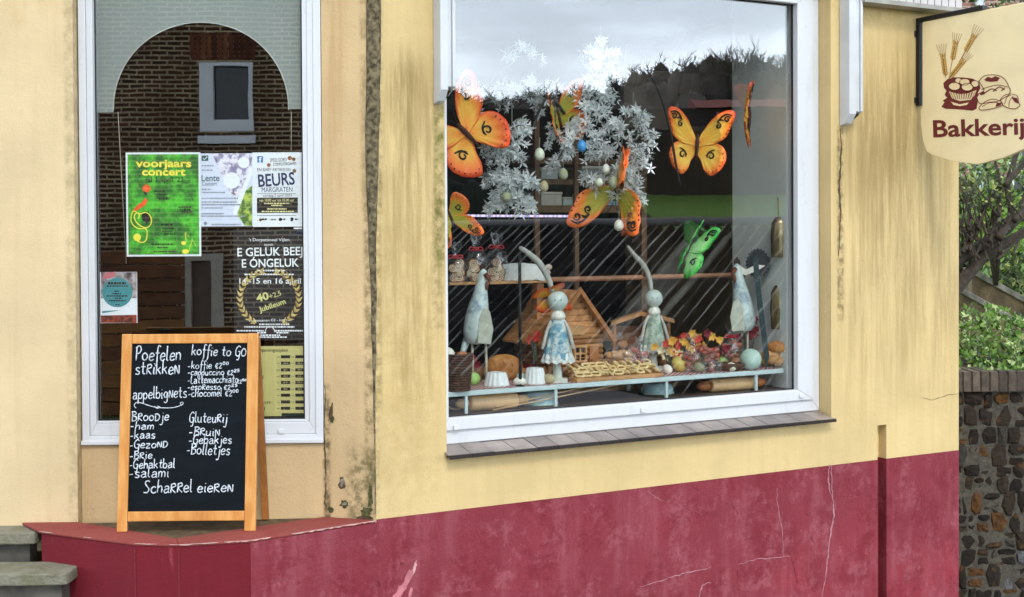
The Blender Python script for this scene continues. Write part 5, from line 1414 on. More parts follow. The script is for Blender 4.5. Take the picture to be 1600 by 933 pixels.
g = G(); rnd = random.Random(8)
g.grid(lambda a, b: Vector((a * (Ls - 0.03), b * 0.3 + (0.012 * math.sin(a * 60) if b < .01 else 0), 0.0006 + 0.0012 * rnd.random())), 120, 8)
g.build('cloth', m_ging, lace)
G().box(GL0 - 0.08, gl1 + 0.03, 0.157, 0.72, FLZ - 0.03, FLZ).build('window_board', pbr('window_board_wood', '#4a3a2e', 0.6, var=0.25, nscale=5), bakery, FB.M)
G().box(gl1 + 0.003, gl1 + 0.03, 0.157, 0.60, FLZ + 0.001, 2.99).build('side_panel', m_pale, bakery, FB.M)
G().box(GL0 - 0.08, gl1 + 0.002, 0.545, 0.585, FLZ + 0.001, FLZ + 0.16).build('back_board', pbr('mottled_board', '#94714f', 0.8, var=0.45, nscale=22), bakery, FB.M)

m_wood = pbr('display_wood', '#b98d5c', 0.6, var=0.2, nscale=10); m_woodd = pbr('brown_wood', '#7d5236', 0.6, var=0.25, nscale=10)
m_pinw = pbr('pale_pin_wood', '#d8b484', 0.5, var=0.12, nscale=12); m_pinr = pbr('reddish_handle', '#a8683a', 0.5, var=0.15)
# butterflies -------------------------------------------------------
FORE = [(0.0, .06), (.10, .30), (.30, .62), (.55, .86), (.82, .97), (1.0, .92), (1.0, .74), (.90, .48), (.80, .25), (.58, .08), (.30, -.02), (.0, -.04)]
HIND = [(0.0, -.03), (.28, .0), (.56, .05), (.76, -.08), (.84, -.32), (.78, -.56), (.62, -.76), (.44, -.86), (.27, -.74), (.13, -.46), (.0, -.22)]
def wingmat(name, stops, vein):
    t = NT(name); at_ = t.n('ShaderNodeAttribute'); at_.attribute_name = 'reach'
    c = t.coord(); n = t.noise(c, 22, 4)
    r = t.n('ShaderNodeValToRGB')
    for i, (p, h) in enumerate(stops):
        e = r.color_ramp.elements[i] if i < 2 else r.color_ramp.elements.new(p)
        e.position = p; e.color = (*lin(h), 1)
    t.put(r.inputs[0], t.math('ADD', at_.outputs['Fac'], t.math('MULTIPLY_ADD', n, 0.3, -0.15)))
    return t.done(t.bsdf(r.outputs[0], 0.45, spec=0.4))
m_bor = wingmat('orange_wing', [(0, '#d84e14'), (0.16, '#ea9224'), (0.48, '#eeb03a'), (0.76, '#e47a22'), (1, '#d03c1c')], 0)
m_byl = wingmat('yellow_wing', [(0, '#d0560f'), (0.2, '#eca42c'), (0.62, '#f0bc48'), (0.87, '#e68424'), (1, '#d84a16')], 0)
m_bol = wingmat('olive_wing', [(0, '#a89e22'), (0.3, '#98962a'), (0.6, '#a8982c'), (0.76, '#d87a24'), (1, '#e06a2c')], 0)
m_bgr = wingmat('green_wing', [(0, '#8fce84'), (0.3, '#b4dfa6'), (0.68, '#86c878'), (0.9, '#3aa844'), (1, '#24882f')], 0)
m_bbody = pbr('butterfly_body', '#3c1a12', 0.7, var=0.3, nscale=60); m_mark = pbr('black_marking', '#140c08', 0.7)
def wing_surface(outl, sx, curl, th):
    b = spline([(p[0], p[1], 0) for p in outl], 3); NS = 7
    g = G(); reach = []
    root = Vector((0.02, 0.01, 0))
    for face in (-th / 2, th / 2):
        o = len(g.v); vs = []
        for j in range(NS + 1):
            s = j / NS
            for i, p in enumerate(b):
                q = root + (p - root) * s
                rr = q.length
                rip = 0.018 * math.sin(i * 1.7) * s * s
                y = -curl * rr * rr + 0.05 * math.sin(min(1, rr) * math.pi) + rip + face * (1 - 0.7 * s)
                vs.append((q.x * sx, y, q.y)); reach.append(s * 0.9 + 0.1 * rr)
        nb = len(b)
        g.add(vs, [(j * nb + i, j * nb + i + 1, (j + 1) * nb + i + 1, (j + 1) * nb + i) for j in range(NS) for i in range(nb - 1)], True)
    nb = len(b); tot = nb * (NS + 1)
    g.add([], [])
    for i in range(nb - 1):
        g.f.append((NS * nb + i, NS * nb + i + 1, tot + NS * nb + i + 1, tot + NS * nb + i)); g.sm.append(False)
    return g, reach
def ywing(x, z, curl): rr = math.hypot(x, z); return -curl * rr * rr + 0.05 * math.sin(min(1, rr) * math.pi)
SW1 = [(.92, .80), (.72, .78), (.50, .60), (.42, .50)]
def spiral(cx, cy, r, a0, turns, n=16, grow=0.25):
    return [(cx + r * (grow + (1 - grow) * k / n) * math.cos(a0 + turns * 6.283 * k / n), cy + r * (grow + (1 - grow) * k / n) * math.sin(a0 + turns * 6.283 * k / n)) for k in range(n + 1)]
def butterfly(label, px, py, v, size, roll=0, yaw=0, pitch=0, foldl=15, foldr=15, mat=None, curl=0.12, marks=True, hfold=None):
    P = FB.wp(px, py, v); k = kk(P) * size
    M = Matrix.Translation(P) @ Matrix.Rotation(R(yaw), 4, 'Z') @ Matrix.Rotation(R(pitch), 4, 'X') @ Matrix.Rotation(R(roll), 4, 'Y') @ Matrix.Diagonal((k, k, k, 1))
    t = thing('butterfly', label, 'butterfly', None, M=M, group='artificial butterflies in the shop window')
    for sx, fold in ((1, foldr), (-1, foldl)):
        W = Matrix.Rotation(R(-fold * sx), 4, 'Z')
        for outl, dy in ((FORE, -0.012), (HIND, 0.012)):
            if outl is HIND and hfold is not None: W = Matrix.Rotation(R(-hfold * sx), 4, 'Z')
            g, reach = wing_surface(outl, sx, curl, 0.03)
            w = g.build('wing', mat, t, M=W @ Matrix.Translation((0, dy, 0)))
            atr = w.data.attributes.new('reach', 'FLOAT', 'POINT'); atr.data.foreach_set('value', reach)
            if not marks: continue
            g = G()
            if outl is FORE:
                curves = [[(.93, .82), (.80, .86), (.66, .80), (.52, .64)], spiral(.80, .72, .09, 1.4, -1.15), spiral(.56, .54, .085, 0.6, 1.2), [(.52, .64), (.62, .70), (.70, .68)]]
                dots = [(.93, .62), (.89, .52), (.85, .42), (.80, .33), (.72, .22)]
            else:
                curves = [spiral(.40, -.30, .12, 2.6, 1.1), [(.30, -.36), (.34, -.2), (.50, -.12)]]
                dots = [(.74, -.22), (.76, -.34), (.74, -.46), (.68, -.57), (.60, -.67), (.50, -.74), (.38, -.74)]
            for cu in curves:
                pp = spline(cu, 3) if len(cu) < 8 else [Vector(q) for q in cu]
                g.tube([(q[0] * sx, ywing(q[0], q[1], curl) - 0.022, q[1]) for q in pp], [0.013 + 0.012 * math.sin(math.pi * i / (len(pp) - 1)) for i in range(len(pp))], 5)
            for x, z in dots: g.ell((x * sx, ywing(x, z, curl) - 0.012, z), (0.022, 0.012, 0.018), 8, 4)
            g.build('wing_marking', m_mark, w)
    g = G(); g.tube([(0, -0.02, -0.42), (0, -0.03, -0.2), (0, -0.035, 0.05), (0, -0.035, 0.18), (0, -0.03, 0.24)], [0.015, 0.045, 0.06, 0.05, 0.02], 10); g.ell((0, -0.035, 0.24), (.045, .045, .045), 10, 6)
    b = g.build('body', m_bbody, t)
    g = G()
    for s in (1, -1): g.tube([(0.01 * s, -.04, .27), (.06 * s, -.06, .42), (.15 * s, -.06, .55)], 0.008, 5)
    g.build('antennae', m_mark, b)
    return t
butterfly('large orange butterfly with black swirls at the left edge of the shop window', 728, 208, 0.17, 72, roll=-46, yaw=14, foldl=4, foldr=-4, mat=m_bor)
butterfly('olive butterfly with orange rims low at the left edge above the cookie bags', 704, 340, 0.19, 42, roll=160, yaw=20, foldl=20, foldr=30, mat=m_bol)
butterfly('olive green butterfly half hidden among the white blossom strands', 872, 182, 0.34, 50, roll=-22, yaw=40, foldl=30, foldr=35, mat=m_bol)
butterfly('big olive and orange butterfly hanging head down below the blossom', 963, 294, 0.27, 74, roll=189, yaw=4, foldl=52, foldr=8, hfold=86, mat=m_bol)
butterfly('yellow orange butterfly facing the street with both wings spread', 1089, 226, 0.2, 56, roll=4, yaw=3, foldl=12, foldr=16, mat=m_byl)
butterfly('yellow butterfly seen edge on beside the pale side panel', 1169, 182, 0.22, 56, roll=-8, yaw=78, foldl=-8, foldr=-5, mat=m_byl)
butterfly('bright green butterfly tilted over the wooden rail', 1074, 392, 0.2, 50, roll=26, yaw=10, foldl=72, foldr=62, mat=m_bgr, curl=0.04)
butterfly('small orange butterfly perched over the roof of the wooden cottage', 858, 464, 0.27, 30, roll=70, yaw=10, pitch=35, foldl=10, foldr=10, mat=m_bor, marks=False)
def wire(label, pts, v, r=2.2):
    P = [FB.wp(x, y, v) for x, y in pts]; o = P[-1]
    t = thing('display_wire', label, 'wire', o)
    G().tube([p - o for p in spline(P, 5)], r * kk(o), 6).build('wire', m_seal, t)
wire('black wire curving down behind the spread yellow butterfly', [(1002, 95), (1028, 140), (1045, 195), (1055, 250), (1062, 290)], 0.185, 2.0)
wire('black wire rising between the left blossom strands', [(862, 142), (846, 165), (832, 200), (820, 228)], 0.30, 2.4)
wire('short black wire hooked over the olive butterfly', [(850, 142), (862, 150), (874, 166), (882, 178)], 0.32, 2.4)

# white blossom strands ----------------------------------------------
t = NT('white_blossom'); il = t.island()
b = t.bsdf(t.mix(il, lin('#dcefec'), lin('#ffffff')), 0.6, spec=0.2); tl = t.n('ShaderNodeBsdfTranslucent'); t.put(tl.inputs[0], lin('#dfeeee')); mx = t.n('ShaderNodeMixShader'); mx.inputs[0].default_value = 0.25
t.t.links.new(b, mx.inputs[1]); t.t.links.new(tl.outputs[0], mx.inputs[2]); m_blos = t.done(mx.outputs[0])
def blossom(label, blobs, v, n, seed, size=10.0):
    n = int(n * 1.3)
    """blobs: (px, py, rx, ry) clumps along one hanging strand"""
    rnd = random.Random(seed); P0 = FB.wp(blobs[0][0], blobs[0][1], v); k = kk(P0)
    t = thing('blossom_strand', label, 'artificial flowers', P0)
    g = GK(k); wsum = sum(b[2] * b[3] for b in blobs); cx, cy = blobs[0][:2]
    tw = GK(k)
    def flower(c, ax, s):
        x = ax.orthogonal().normalized(); y = ax.cross(x); npt = rnd.choice((4, 5, 5, 6)); ph = rnd.uniform(0, 6.28)
        vs2 = [c]; fs2 = []; cup = rnd.uniform(.15, 1.1)
        for q in range(npt):
            an = ph + 6.283 * q / npt + rnd.uniform(-.2, .2); d = x * math.cos(an) + y * math.sin(an); e = ax.cross(d); l = s * rnd.uniform(.75, 1.2); o = len(vs2); wd = rnd.uniform(.13, .21)
            vs2 += [c + d * l * .45 + e * l * wd + ax * l * cup * .2, c + d * l + ax * l * cup * .5, c + d * l * .45 - e * l * wd + ax * l * cup * .2]; fs2.append((0, o, o + 1, o + 2))
        g.add(vs2, fs2)
    for bx, by, rx, ry in blobs:
        ns = max(3, int(n * rx * ry / wsum / 5.5))
        for i in range(ns):
            a0 = rnd.uniform(0, 6.283); r0 = rnd.uniform(0, .45)
            p0 = Vector((bx - cx + math.cos(a0) * rx * r0, rnd.uniform(-4, 4), -(by - cy) + math.sin(a0) * ry * r0))
            tip = Vector((bx - cx + math.cos(a0) * rx * rnd.uniform(.75, 1.12), -min(rx, ry) * rnd.uniform(-.2, .7), -(by - cy) + math.sin(a0) * ry * rnd.uniform(.6, 1.0) - rnd.uniform(2, 12)))
            mid = (p0 + tip) * .5 + Vector((0, 0, rnd.uniform(2, 7)))
            path = spline([p0, mid, tip], 4); tw.tube(path, .55, 4)
            for j in range(rnd.choice((5, 6, 7))):
                c = path[min(len(path) - 1, int(rnd.uniform(1, len(path))))] + Vector((rnd.gauss(0, 2.6), rnd.gauss(0, 2.6), rnd.gauss(-1, 2.6)))
                ax = Vector((math.cos(a0) * .7 + rnd.gauss(0, .6), -.6 + rnd.gauss(0, .6), -.4 + rnd.gauss(0, .6))).normalized()
                flower(c, ax, size * rnd.uniform(.7, 1.25))
    g.build('blossom', m_blos, t, fix=False)
    tw.build('twigs', pbr('grey_green_stem', '#4f5a4c', 0.8), t)
    g = GK(k); path = [Vector((b[0] - cx, 3, -(b[1] - cy))) for b in blobs]
    g.tube([Vector((0, 3, blobs[0][3] * 1.6))] + spline(path, 4), 1.3, 5); g.build('stem', pbr('grey_green_stem', '#4f5a4c', 0.8), t)
blossom('shaded cluster of white star blossom at the top left behind the orange butterfly', [(815, 85, 34, 24), (760, 135, 48, 26), (810, 150, 44, 24), (842, 135, 30, 26), (745, 165, 20, 20)], 0.62, 150, 1)
blossom('white star blossom strand hanging beside the large orange butterfly', [(800, 200, 34, 24), (790, 232, 36, 26), (786, 268, 34, 28), (808, 288, 34, 24), (800, 312, 40, 16), (775, 318, 20, 14), (824, 318, 9, 18)], 0.22, 350, 2)
blossom('tall white star blossom strand reaching up into the mirrored sky', [(938, 78, 26, 24), (940, 110, 30, 28), (928, 145, 32, 28), (918, 178, 32, 26), (905, 208, 26, 24), (880, 232, 16, 20)], 0.26, 250, 3)
blossom('widest white star blossom strand to the left of the spread butterfly', [(990, 180, 24, 22), (975, 208, 50, 28), (968, 240, 52, 30), (955, 272, 48, 24), (985, 290, 34, 22), (995, 312, 16, 12)], 0.20, 280, 4)
blossom('thin pale blossom sprig between the two middle strands', [(868, 208, 14, 26), (884, 220, 14, 22), (872, 250, 10, 16)], 0.30, 46, 5, 9)
# hanging eggs ---------------------------------------------------------
m_eggs = {'blue': pbr('blue_egg', '#2f86d8', 0.35, var=0.2, nscale=15, col2='#4fa6e8'), 'pale': pbr('pale_egg', '#d5dcc4', 0.5, var=0.15, nscale=30), 'speck': pbr('speckled_egg', '#dfe2d0', 0.5, var=0.5, nscale=55, col2='#8f9a5a'), 'tan': pbr('tan_egg', '#b3a884', 0.55, var=0.15), 'ivory': pbr('ivory_egg', '#e9ead8', 0.5, var=0.08),
          'green': pbr('green_egg', '#a4cf74', 0.4, var=0.08), 'yellow': pbr('yellow_egg', '#d2c06a', 0.45, var=0.12), 'mint': pbr('mint_ball', '#b4d0c4', 0.5, var=0.06), 'pink': pbr('pink_egg', '#d9a8b4', 0.45), 'brown': pbr('brown_egg', '#b57a52', 0.5, var=0.1), 'red': pbr('deep_red_gloss', '#8a1420', 0.3, var=0.2)}
def hegg(label, px, py, rx, ry, v, m, st):
    P = FB.wp(px, py, v); t, k = at('hanging_egg', label, 'egg', P, 'eggs hanging in the shop window')
    GK(k).ell((0, 0, 0), (rx, rx, ry), 18, 10, egg=0.12).build('egg', m_eggs[m], t)
    GK(k).tube([(0, 0, ry * .95), (0.4, 0, ry + st)], 0.55, 5).build('string', m_cord, t)
hegg('bright blue egg hanging against the tall blossom strand', 909, 228, 7.5, 9.5, 0.20, 'blue', 14)
hegg('green speckled egg hanging alone in the dark gap', 880, 272, 7.5, 9.5, 0.22, 'speck', 22)
hegg('pale egg hanging beside the left blossom strand', 843, 241, 8, 10, 0.22, 'pale', 16)
hegg('tan egg hanging low in the dark gap', 850, 291, 7, 9, 0.3, 'tan', 20)
hegg('small ivory egg under the widest blossom strand', 947, 264, 6, 8, 0.2, 'ivory', 16)
hegg('small cream egg just above the big olive butterfly', 936, 285, 6, 7, 0.17, 'pale', 30)
hegg('speckled egg against the top of the big olive butterfly', 958, 285, 7.5, 10, 0.17, 'speck', 14)
hegg('speckled olive egg tucked into the left blossom strand', 791, 308, 8, 8, 0.2, 'speck', 8)
hegg('white egg hanging on a long string in front of the big olive butterfly', 991, 337, 7, 9, 0.165, 'ivory', 30)
hegg('white speckled egg hanging lowest beneath the big olive butterfly', 967, 352, 7.5, 9, 0.165, 'ivory', 14)
def led(name, c):
    t = NT(name); e = t.n('ShaderNodeEmission'); t.put(e.inputs[0], c); e.inputs[1].default_value = 1.1
    return t.done(e.outputs[0])
# light garland -----------------------------------------------------------
P = FB.wp(722, 337, 0.45); t, k = at('light_garland', 'straight string of tiny glowing pink and blue light beads across the dark window', 'garland', P)
q = FB.wp(905, 338, 0.45) - P
g = G(); g2 = G(); n_b = 62
for i in range(n_b):
    (g if i % 5 in (0, 1, 3) else g2).ell(q * (i / (n_b - 1)), (k * 2.1,) * 3, 8, 5)
g.build('beads', led('pink_led_bead', (1.0, 0.72, 0.85)), t); g2.build('beads', led('blue_led_bead', (0.35, 0.45, 1.0)), t); G().tube([Vector((0, 0, 0)), q], k * 0.5, 5).build('string', m_cord, t)
# rail and upper shelf -----------------------------------------------------
ul, zl = FB.on(690, 441, 0.52); ur, zr = FB.on(850, 437, 0.52); ue, _ = FB.on(1156, 432, 0.52)
zr_ = 0.5 * (zl + zr)
rail = thing('wooden_rail', 'slim brown wooden rail and shelf crossing behind the figurines', 'rail', FB.w(ul, 0.52, zr_), TH)
kx = kk(FB.w(ul, .52, zr_))
G().box(0, ur - ul, -0.09, 0.06, -0.012, 0.0).build('shelf_board', m_wood, rail, bevel=0.002)
G().tube([(ur - ul + 0.002, -0.02, 0.0), (gl1 - ul, -0.02, 0.0)], 0.013, 10).build('rod', pbr('rail_wood', '#a5785a', 0.6, var=0.15), rail)
# cellophane bags of cookies on the upper shelf
t = NT('cellophane'); n = t.noise(t.coord(), 60, 4)
gl_ = t.n('ShaderNodeBsdfGlossy'); gl_.inputs['Roughness'].default_value = 0.12; tr_ = t.n('ShaderNodeBsdfTransparent'); bp_ = t.n('ShaderNodeBump'); bp_.inputs['Strength'].default_value = 0.9; t.put(bp_.inputs['Height'], n); t.t.links.new(bp_.outputs[0], gl_.inputs['Normal'])
df_ = t.n('ShaderNodeBsdfDiffuse'); t.put(df_.inputs[0], (0.8, 0.85, 0.86)); m1 = t.n('ShaderNodeMixShader'); m1.inputs[0].default_value = 0.35; t.t.links.new(gl_.outputs[0], m1.inputs[1]); t.t.links.new(df_.outputs[0], m1.inputs[2])
m2 = t.n('ShaderNodeMixShader'); t.put(m2.inputs[0], t.rng(n, 0.45, 0.75, 0.05, 0.45)); t.t.links.new(tr_.outputs[0], m2.inputs[1]); t.t.links.new(m1.outputs[0], m2.inputs[2]); m_cello = t.done(m2.outputs[0])
m_rib = pbr('red_ribbon', '#c22f38', 0.5); m_cook = pbr('cookie_brown', '#9a6636', 0.8, var=0.3, nscale=40, bump=0.4); m_icing = pbr('cookie_icing', '#e6d6ba', 0.7, var=0.1)
def bag(label, P, w, h, neck, fill, seed, ribbon=True, cat='cookie bag', name='cookie_bag', group=None):
    t, k = at(name, label, cat, P, group); rnd = random.Random(seed)
    prof = [(w * .42, 0), (w * .5, h * .12), (w * .5, h * .4), (w * .4, h * .58), (w * .14, neck), (w * .10, neck + 3), (w * .22, neck + h * .16), (w * .30, h)]
    g = GK(k)
    o = len(g.v); g.lathe(prof, seg=22, sy=0.6, fl=0.08, fn=5)
    g.v = [(x + rnd.uniform(-.6, .6), y, z + (rnd.uniform(-3, 3) if z > h * .9 else 0)) for x, y, z in g.v]
    g.f = [f for f in g.f if len(f) == 4]; g.sm = [True] * len(g.f)
    g.build('film', m_cello, t)
    if ribbon:
        g = GK(k); g.lathe([(w * .12, neck - 1.5), (w * .13, neck + 1), (w * .11, neck + 4)], seg=12)
        for s in (1, -1): g.tube(spline([(0, -w * .1, neck + 1), (s * w * .25, -w * .12, neck + 4), (s * w * .3, -w * .1, neck - 1), (s * w * .1, -w * .12, neck)], 4), 1.1, 5)
        g.build('ribbon', m_rib, t)
    fill(t, k, rnd); return t
def swirl_cookies(t, k, rnd):
    g = GK(k); g2 = GK(k)
    for i in range(7):
        x, z = rnd.uniform(-7, 7), 6 + (i // 2) * 7.5
        M = Matrix.Rotation(rnd.uniform(-.5, .5), 4, 'Y') @ Matrix.Rotation(R(75 + rnd.uniform(-15, 15)), 4, 'X')
        g.lathe([(7.5, -2), (8.4, 0), (7.5, 2)], (x, rnd.uniform(-3, 2), z), 16, M=M)
        sp_ = [(M @ Vector((p[0], p[1], 2.2))) + Vector((x, -1.5, z)) for p in spiral(0, 0, 7, i, 2.2, 22, .1)]
        sp_ = [Vector((p.x, p.y - 1.5, p.z)) for p in sp_]
        g2.tube(sp_, 0.9, 5)
    g.build('cookies', m_cook, t); g2.build('icing', m_icing, t)
UZ = zr_ + 0.0005
def up(px, v): return FB.w(FB.on(px, 435, v)[0], v, UZ)
bag('tall cookie bag with red ribbon furthest left on the upper shelf', up(712, .50), 36, 62, 38, swirl_cookies, 1, group='cookie bags on the upper shelf')
bag('cookie bag of brown swirls standing in the middle of the upper shelf', up(744, .47), 34, 78, 50, swirl_cookies, 2, group='cookie bags on the upper shelf')
bag('cookie bag of swirls rightmost on the upper shelf beside the white loaf', up(776, .49), 36, 76, 52, swirl_cookies, 3, group='cookie bags on the upper shelf')
P = up(815, .50); t, k = at('wrapped_loaf', 'white paper wrapped loaf lying on the upper shelf', 'wrapped loaf', P)
g = GK(k); g.grid(lambda a, b: Vector(((a - .5) * 76, -14 * math.cos(b * math.pi), 0.4 + 27 * math.sin(b * math.pi) ** .6 * (1 - abs(a - .45) ** 3 * 2.2) + 1.5 * mnoise.noise(Vector((a * 7, b * 5, 1))))), 24, 14); g.build('paper_wrap', pbr('crumpled_paper', '#d3d8d4', 0.7, var=0.08, nscale=14, bump=0.8, bscale=30), t)
P = up(846, .49); t, k = at('paper_rosettes', 'pale crumpled paper rosettes at the end of the upper shelf', 'paper roses', P)
g = GK(k); rnd = random.Random(4)
for i in range(7):
    g.ell((rnd.uniform(-14, 14), rnd.uniform(-4, 4), rnd.uniform(7, 24)), (6, 5, 4.5), 9, 6)
g.build('paper_petals', pbr('rosette_paper', '#c9bfb2', 0.8, var=0.2, nscale=30, bump=0.8), t, jit=0.006)
GK(k).box(-12, 12, -4, 4, 0, 8).build('dark_base', m_woodd, t)
# black stake and dark green ribbon pole
P = on_shelf(813, 604); t, k = at('black_stake', 'thin black iron stake standing in front of the wooden cottage', 'stake', P)
GK(k).tube([(0, 0, 0), (0, 0, 205)], 2.6, 8).build('rod', m_seal, t); GK(k).lathe([(7, 0), (6, 1.5), (2.6, 2.5)], seg=16).build('foot', m_seal, t)
P = on_shelf(1198, 580, .2, .2); t, k = at('green_ribbon', 'dark green tapering ribbon leaning beside the mint ball', 'ribbon', P)
g = GK(k); g.flat([(0, 0), (-4, 18), (-15, 105), (-22, 175), (-14, 178), (-7, 110), (4, 20)], -1, 1); g.build('cloth', pbr('bottle_green_cloth', '#22383a', 0.6, var=0.1), t)

# pottery hens ---------------------------------------------------------
t = NT('glazed_hen'); c = t.coord(); n = t.noise(c, 14, 5, .6); n2 = t.noise(c, 40, 3)
col = t.mix(t.rng(n, .5, .68), lin('#c4d6d2'), lin('#8aa0ae')); col = t.mix(t.math('MULTIPLY', t.rng(n2, .6, .72), .6), col, lin('#31507a')); m_hen = t.done(t.bsdf(col, 0.28, bump=n, bstr=.15, coat=.3))
m_henb = pbr('hen_apron', '#b9bfae', 0.35, var=0.15, nscale=20)
def hen(label, px, py, h, flip, tail):
    P = on_shelf(px, py); t, k = at('pottery_hen', label, 'hen figurine', P, 'pottery hens in the shop window'); s = -1 if flip else 1; q = h / 180.0
    g = GK(k); pts = [(-6, 0, 62), (-4, 0, 72), (0, 0, 92), (3, 0, 115), (6, 0, 135), (8, 0, 150), (10, 0, 162), (11, 0, 171), (11, 0, 176)]
    g.tube([(s * a * q, b, c_ * q) for a, b, c_ in spline(pts, 4)], [x[0] * q * 0.86 for x in spline([(10, 0), (19, 0), (22, 0), (19, 0), (14, 0), (10.5, 0), (8.5, 0), (7, 0), (2, 0)], 4)], 18)
    b = g.build('body', m_hen, t)
    g = GK(k); ap = [(s * 2 * q, 64 * q), (s * 22 * q, 62 * q), (s * 26 * q, 85 * q), (s * 21 * q, 112 * q), (s * 12 * q, 118 * q), (s * 4 * q, 100 * q)]
    g.flat(ap, -19 * q, -15 * q); g.build('apron', m_henb, b, bevel=0.002)
    g = GK(k); g.tube([(s * 14 * q, -6 * q, 168 * q), (s * 20 * q, -9 * q, 160 * q), (s * 21 * q, -10 * q, 152 * q)], [4 * q, 3 * q, .6 * q], 8); g.ell((s * 16 * q, -7 * q, 150 * q), (3 * q, 2 * q, 7 * q), 8, 6); g.build('beak', pbr('beak_brown', '#6a3a22', 0.5), b)
    g = GK(k)
    for a in range(3): g.ell((s * (8 + a * 3) * q, 0, (178 + (a % 2) * 3) * q), (2.6 * q, 1.6 * q, 6 * q), 8, 6)
    g.build('comb', pbr('comb_dark', '#3a2422', 0.5), b)
    g = GK(k); g.ell((s * 15 * q, -6.5 * q, 169 * q), (1.3 * q,) * 3, 8, 5); g.build('eye', m_seal, b)
    for xx in (-7, 14):
        g = GK(k); g.tube([(s * xx * q, 0, 66 * q), (s * (xx + 1) * q, -2, 30 * q), (s * xx * q, -1, 1)], 1.9 * q, 7); g.tube([(s * (xx - 1) * q, -1, 1), (s * (xx + 7) * q, -6, 1)], 1.5 * q, 6); g.build('leg', pbr('hen_leg', '#b9b4a0', 0.5), t)
    g = GK(k)
    if tail:
        for i in range(17):
            a = R(-20 + i * 13); g.tube([(s * 2 * q, 6, 150 * q), (s * (2 - 14 * math.cos(a) * 0.2) * q, 6.5, 152 * q)], 1, 5)
        cx_, cz_ = s * -0 * q + 26 * q, 176 * q
        out = []
        for i in range(44):
            a = 2 * math.pi * i / 44; r = (24 + (1.8 if i % 2 else -1.2)) * q; out.append((cx_ + r * .82 * math.cos(a), cz_ + r * math.sin(a)))
        g.flat(out, 7, 10); g.build('tail_fan', pbr('dark_fan', '#1c2024', 0.6, var=0.3, nscale=30), t)
        g = GK(k); g.flat([(-18 * q, 178 * q), (-6 * q, 172 * q), (6 * q, 166 * q), (24 * q, 174 * q), (38 * q, 172 * q), (24 * q, 163 * q), (4 * q, 156 * q), (-14 * q, 166 * q)], 4, 6.5); g.build('white_bow', m_eggs['ivory'], t)
    else:
        g.tube([(s * -14 * q, 4, 70 * q), (s * -24 * q, 5, 40 * q), (s * -20 * q, 5, 12 * q)], [6 * q, 4 * q, 1], 8); g.build('tail', m_hen, t)
    return t
hen('tall blue and white pottery hen on thin legs at the left end of the shelf', 745, 600, 184, False, False)
hen('pottery hen with a dark round tail fan at the right end of the shelf', 1162, 574, 166, True, True)
# skirted figurines with one long ear ------------------------------------
def figur(label, px, py, q, skirt, ear):
    P = on_shelf(px, py); t, k = at('skirted_figurine', label, 'figurine', P, 'long eared figurines')
    g = GK(k); g.box(-12 * q, 14 * q, -9, 9, 0, 7 * q); g.tube([(-1 * q, 0, 6 * q), (-2 * q, 0, 42 * q)], [8 * q, 5 * q], 10); g.build('stand', pbr('chalk_white_wood', '#c9d0c4', 0.6, var=0.1), t, bevel=0.002)
    g = GK(k)
    def sk(a, b):
        an = 2 * math.pi * a; z = 36 + 62 * b; r = (23 - 13 * b ** 0.9) * (1 + 0.07 * math.sin(an * 9) * (1 - b)); zz = z + (2.4 * math.sin(an * 9 + 1) if b < .05 else 0)
        return Vector((r * math.cos(an) * q, r * .75 * math.sin(an) * q, zz * q))
    g.grid(sk, 54, 12); b_ = g.build('dress', skirt, t)
    g = GK(k); g.grid(lambda a, b: Vector(((20 + 5 * b + 1.8 * math.sin(a * 6.283 * 12)) * math.cos(6.283 * a) * q, (20 + 5 * b) * .75 * math.sin(6.283 * a) * q, (44 - 13 * b + 1.5 * math.sin(a * 6.283 * 12)) * q)), 90, 4); g.build('frill', pbr('lace_frill', '#cfd6d2', 0.7, var=0.3, nscale=60), b_)
    g = GK(k); g.lathe([(9.5 * q, 96 * q), (11 * q, 101 * q), (9 * q, 106 * q), (6 * q, 110 * q)], seg=18, fl=.1, fn=7); g.build('collar', m_eggs['ivory'], t)
    g = GK(k); g.ell((0, 0, 124 * q), (15.5 * q, 15 * q, 15.5 * q), 22, 12); hd = g.build('head', pbr('pale_painted_ball', '#b9cbc4', 0.45, var=0.08, nscale=12), t)
    g = GK(k)
    for s in (-1, 1): g.ell((s * 4.5 * q, -14.3 * q, 126 * q), (.9 * q, .6 * q, 1.1 * q), 7, 5)
    g.build('eyes', m_seal, hd)
    g = GK(k); pts = spline([(x * q, 0, z * q) for x, z in ear], 5); n_ = len(pts); g.tube(pts, [(5.2 - 3.2 * abs(i / (n_ - 1) - .45) ** 1.3 * 1.6) * q if i < n_ - 1 else 1 for i in range(n_)], 9); g.build('ear', pbr('grey_white_ear', '#a7aaa2', 0.6, var=0.15), hd)
    for s in (-1, 1):
        g = GK(k); g.tube(spline([(s * 10 * q, -2, 94 * q), (s * 17 * q, -6, 78 * q), (s * 21 * q, -10, 62 * q), (s * 24 * q, -8, 52 * q)], 4), 2.6 * q, 8); g.build('arm', pbr('arm_white', '#b9b8ae', 0.6), t)
    return t
def cloth(name, a, b, c3):
    t = NT(name); c = t.coord(); n = t.noise(c, 26, 5, .6); n2 = t.noise(c, 60, 3)
    col = t.mix(t.rng(n, .42, .58), lin(a), lin(b)); col = t.mix(t.math('MULTIPLY', t.rng(n2, .55, .7), .8), col, lin(c3)); return t.done(t.bsdf(col, 0.75))
figur('long eared figurine in a blue floral skirt in front of the wooden cottage', 872, 598, 1.03, cloth('blue_floral', '#c9d6d2', '#6fa0b4', '#2d4f6a'), [(-8, 138), (-14, 158), (-28, 182), (-46, 198), (-58, 206)])
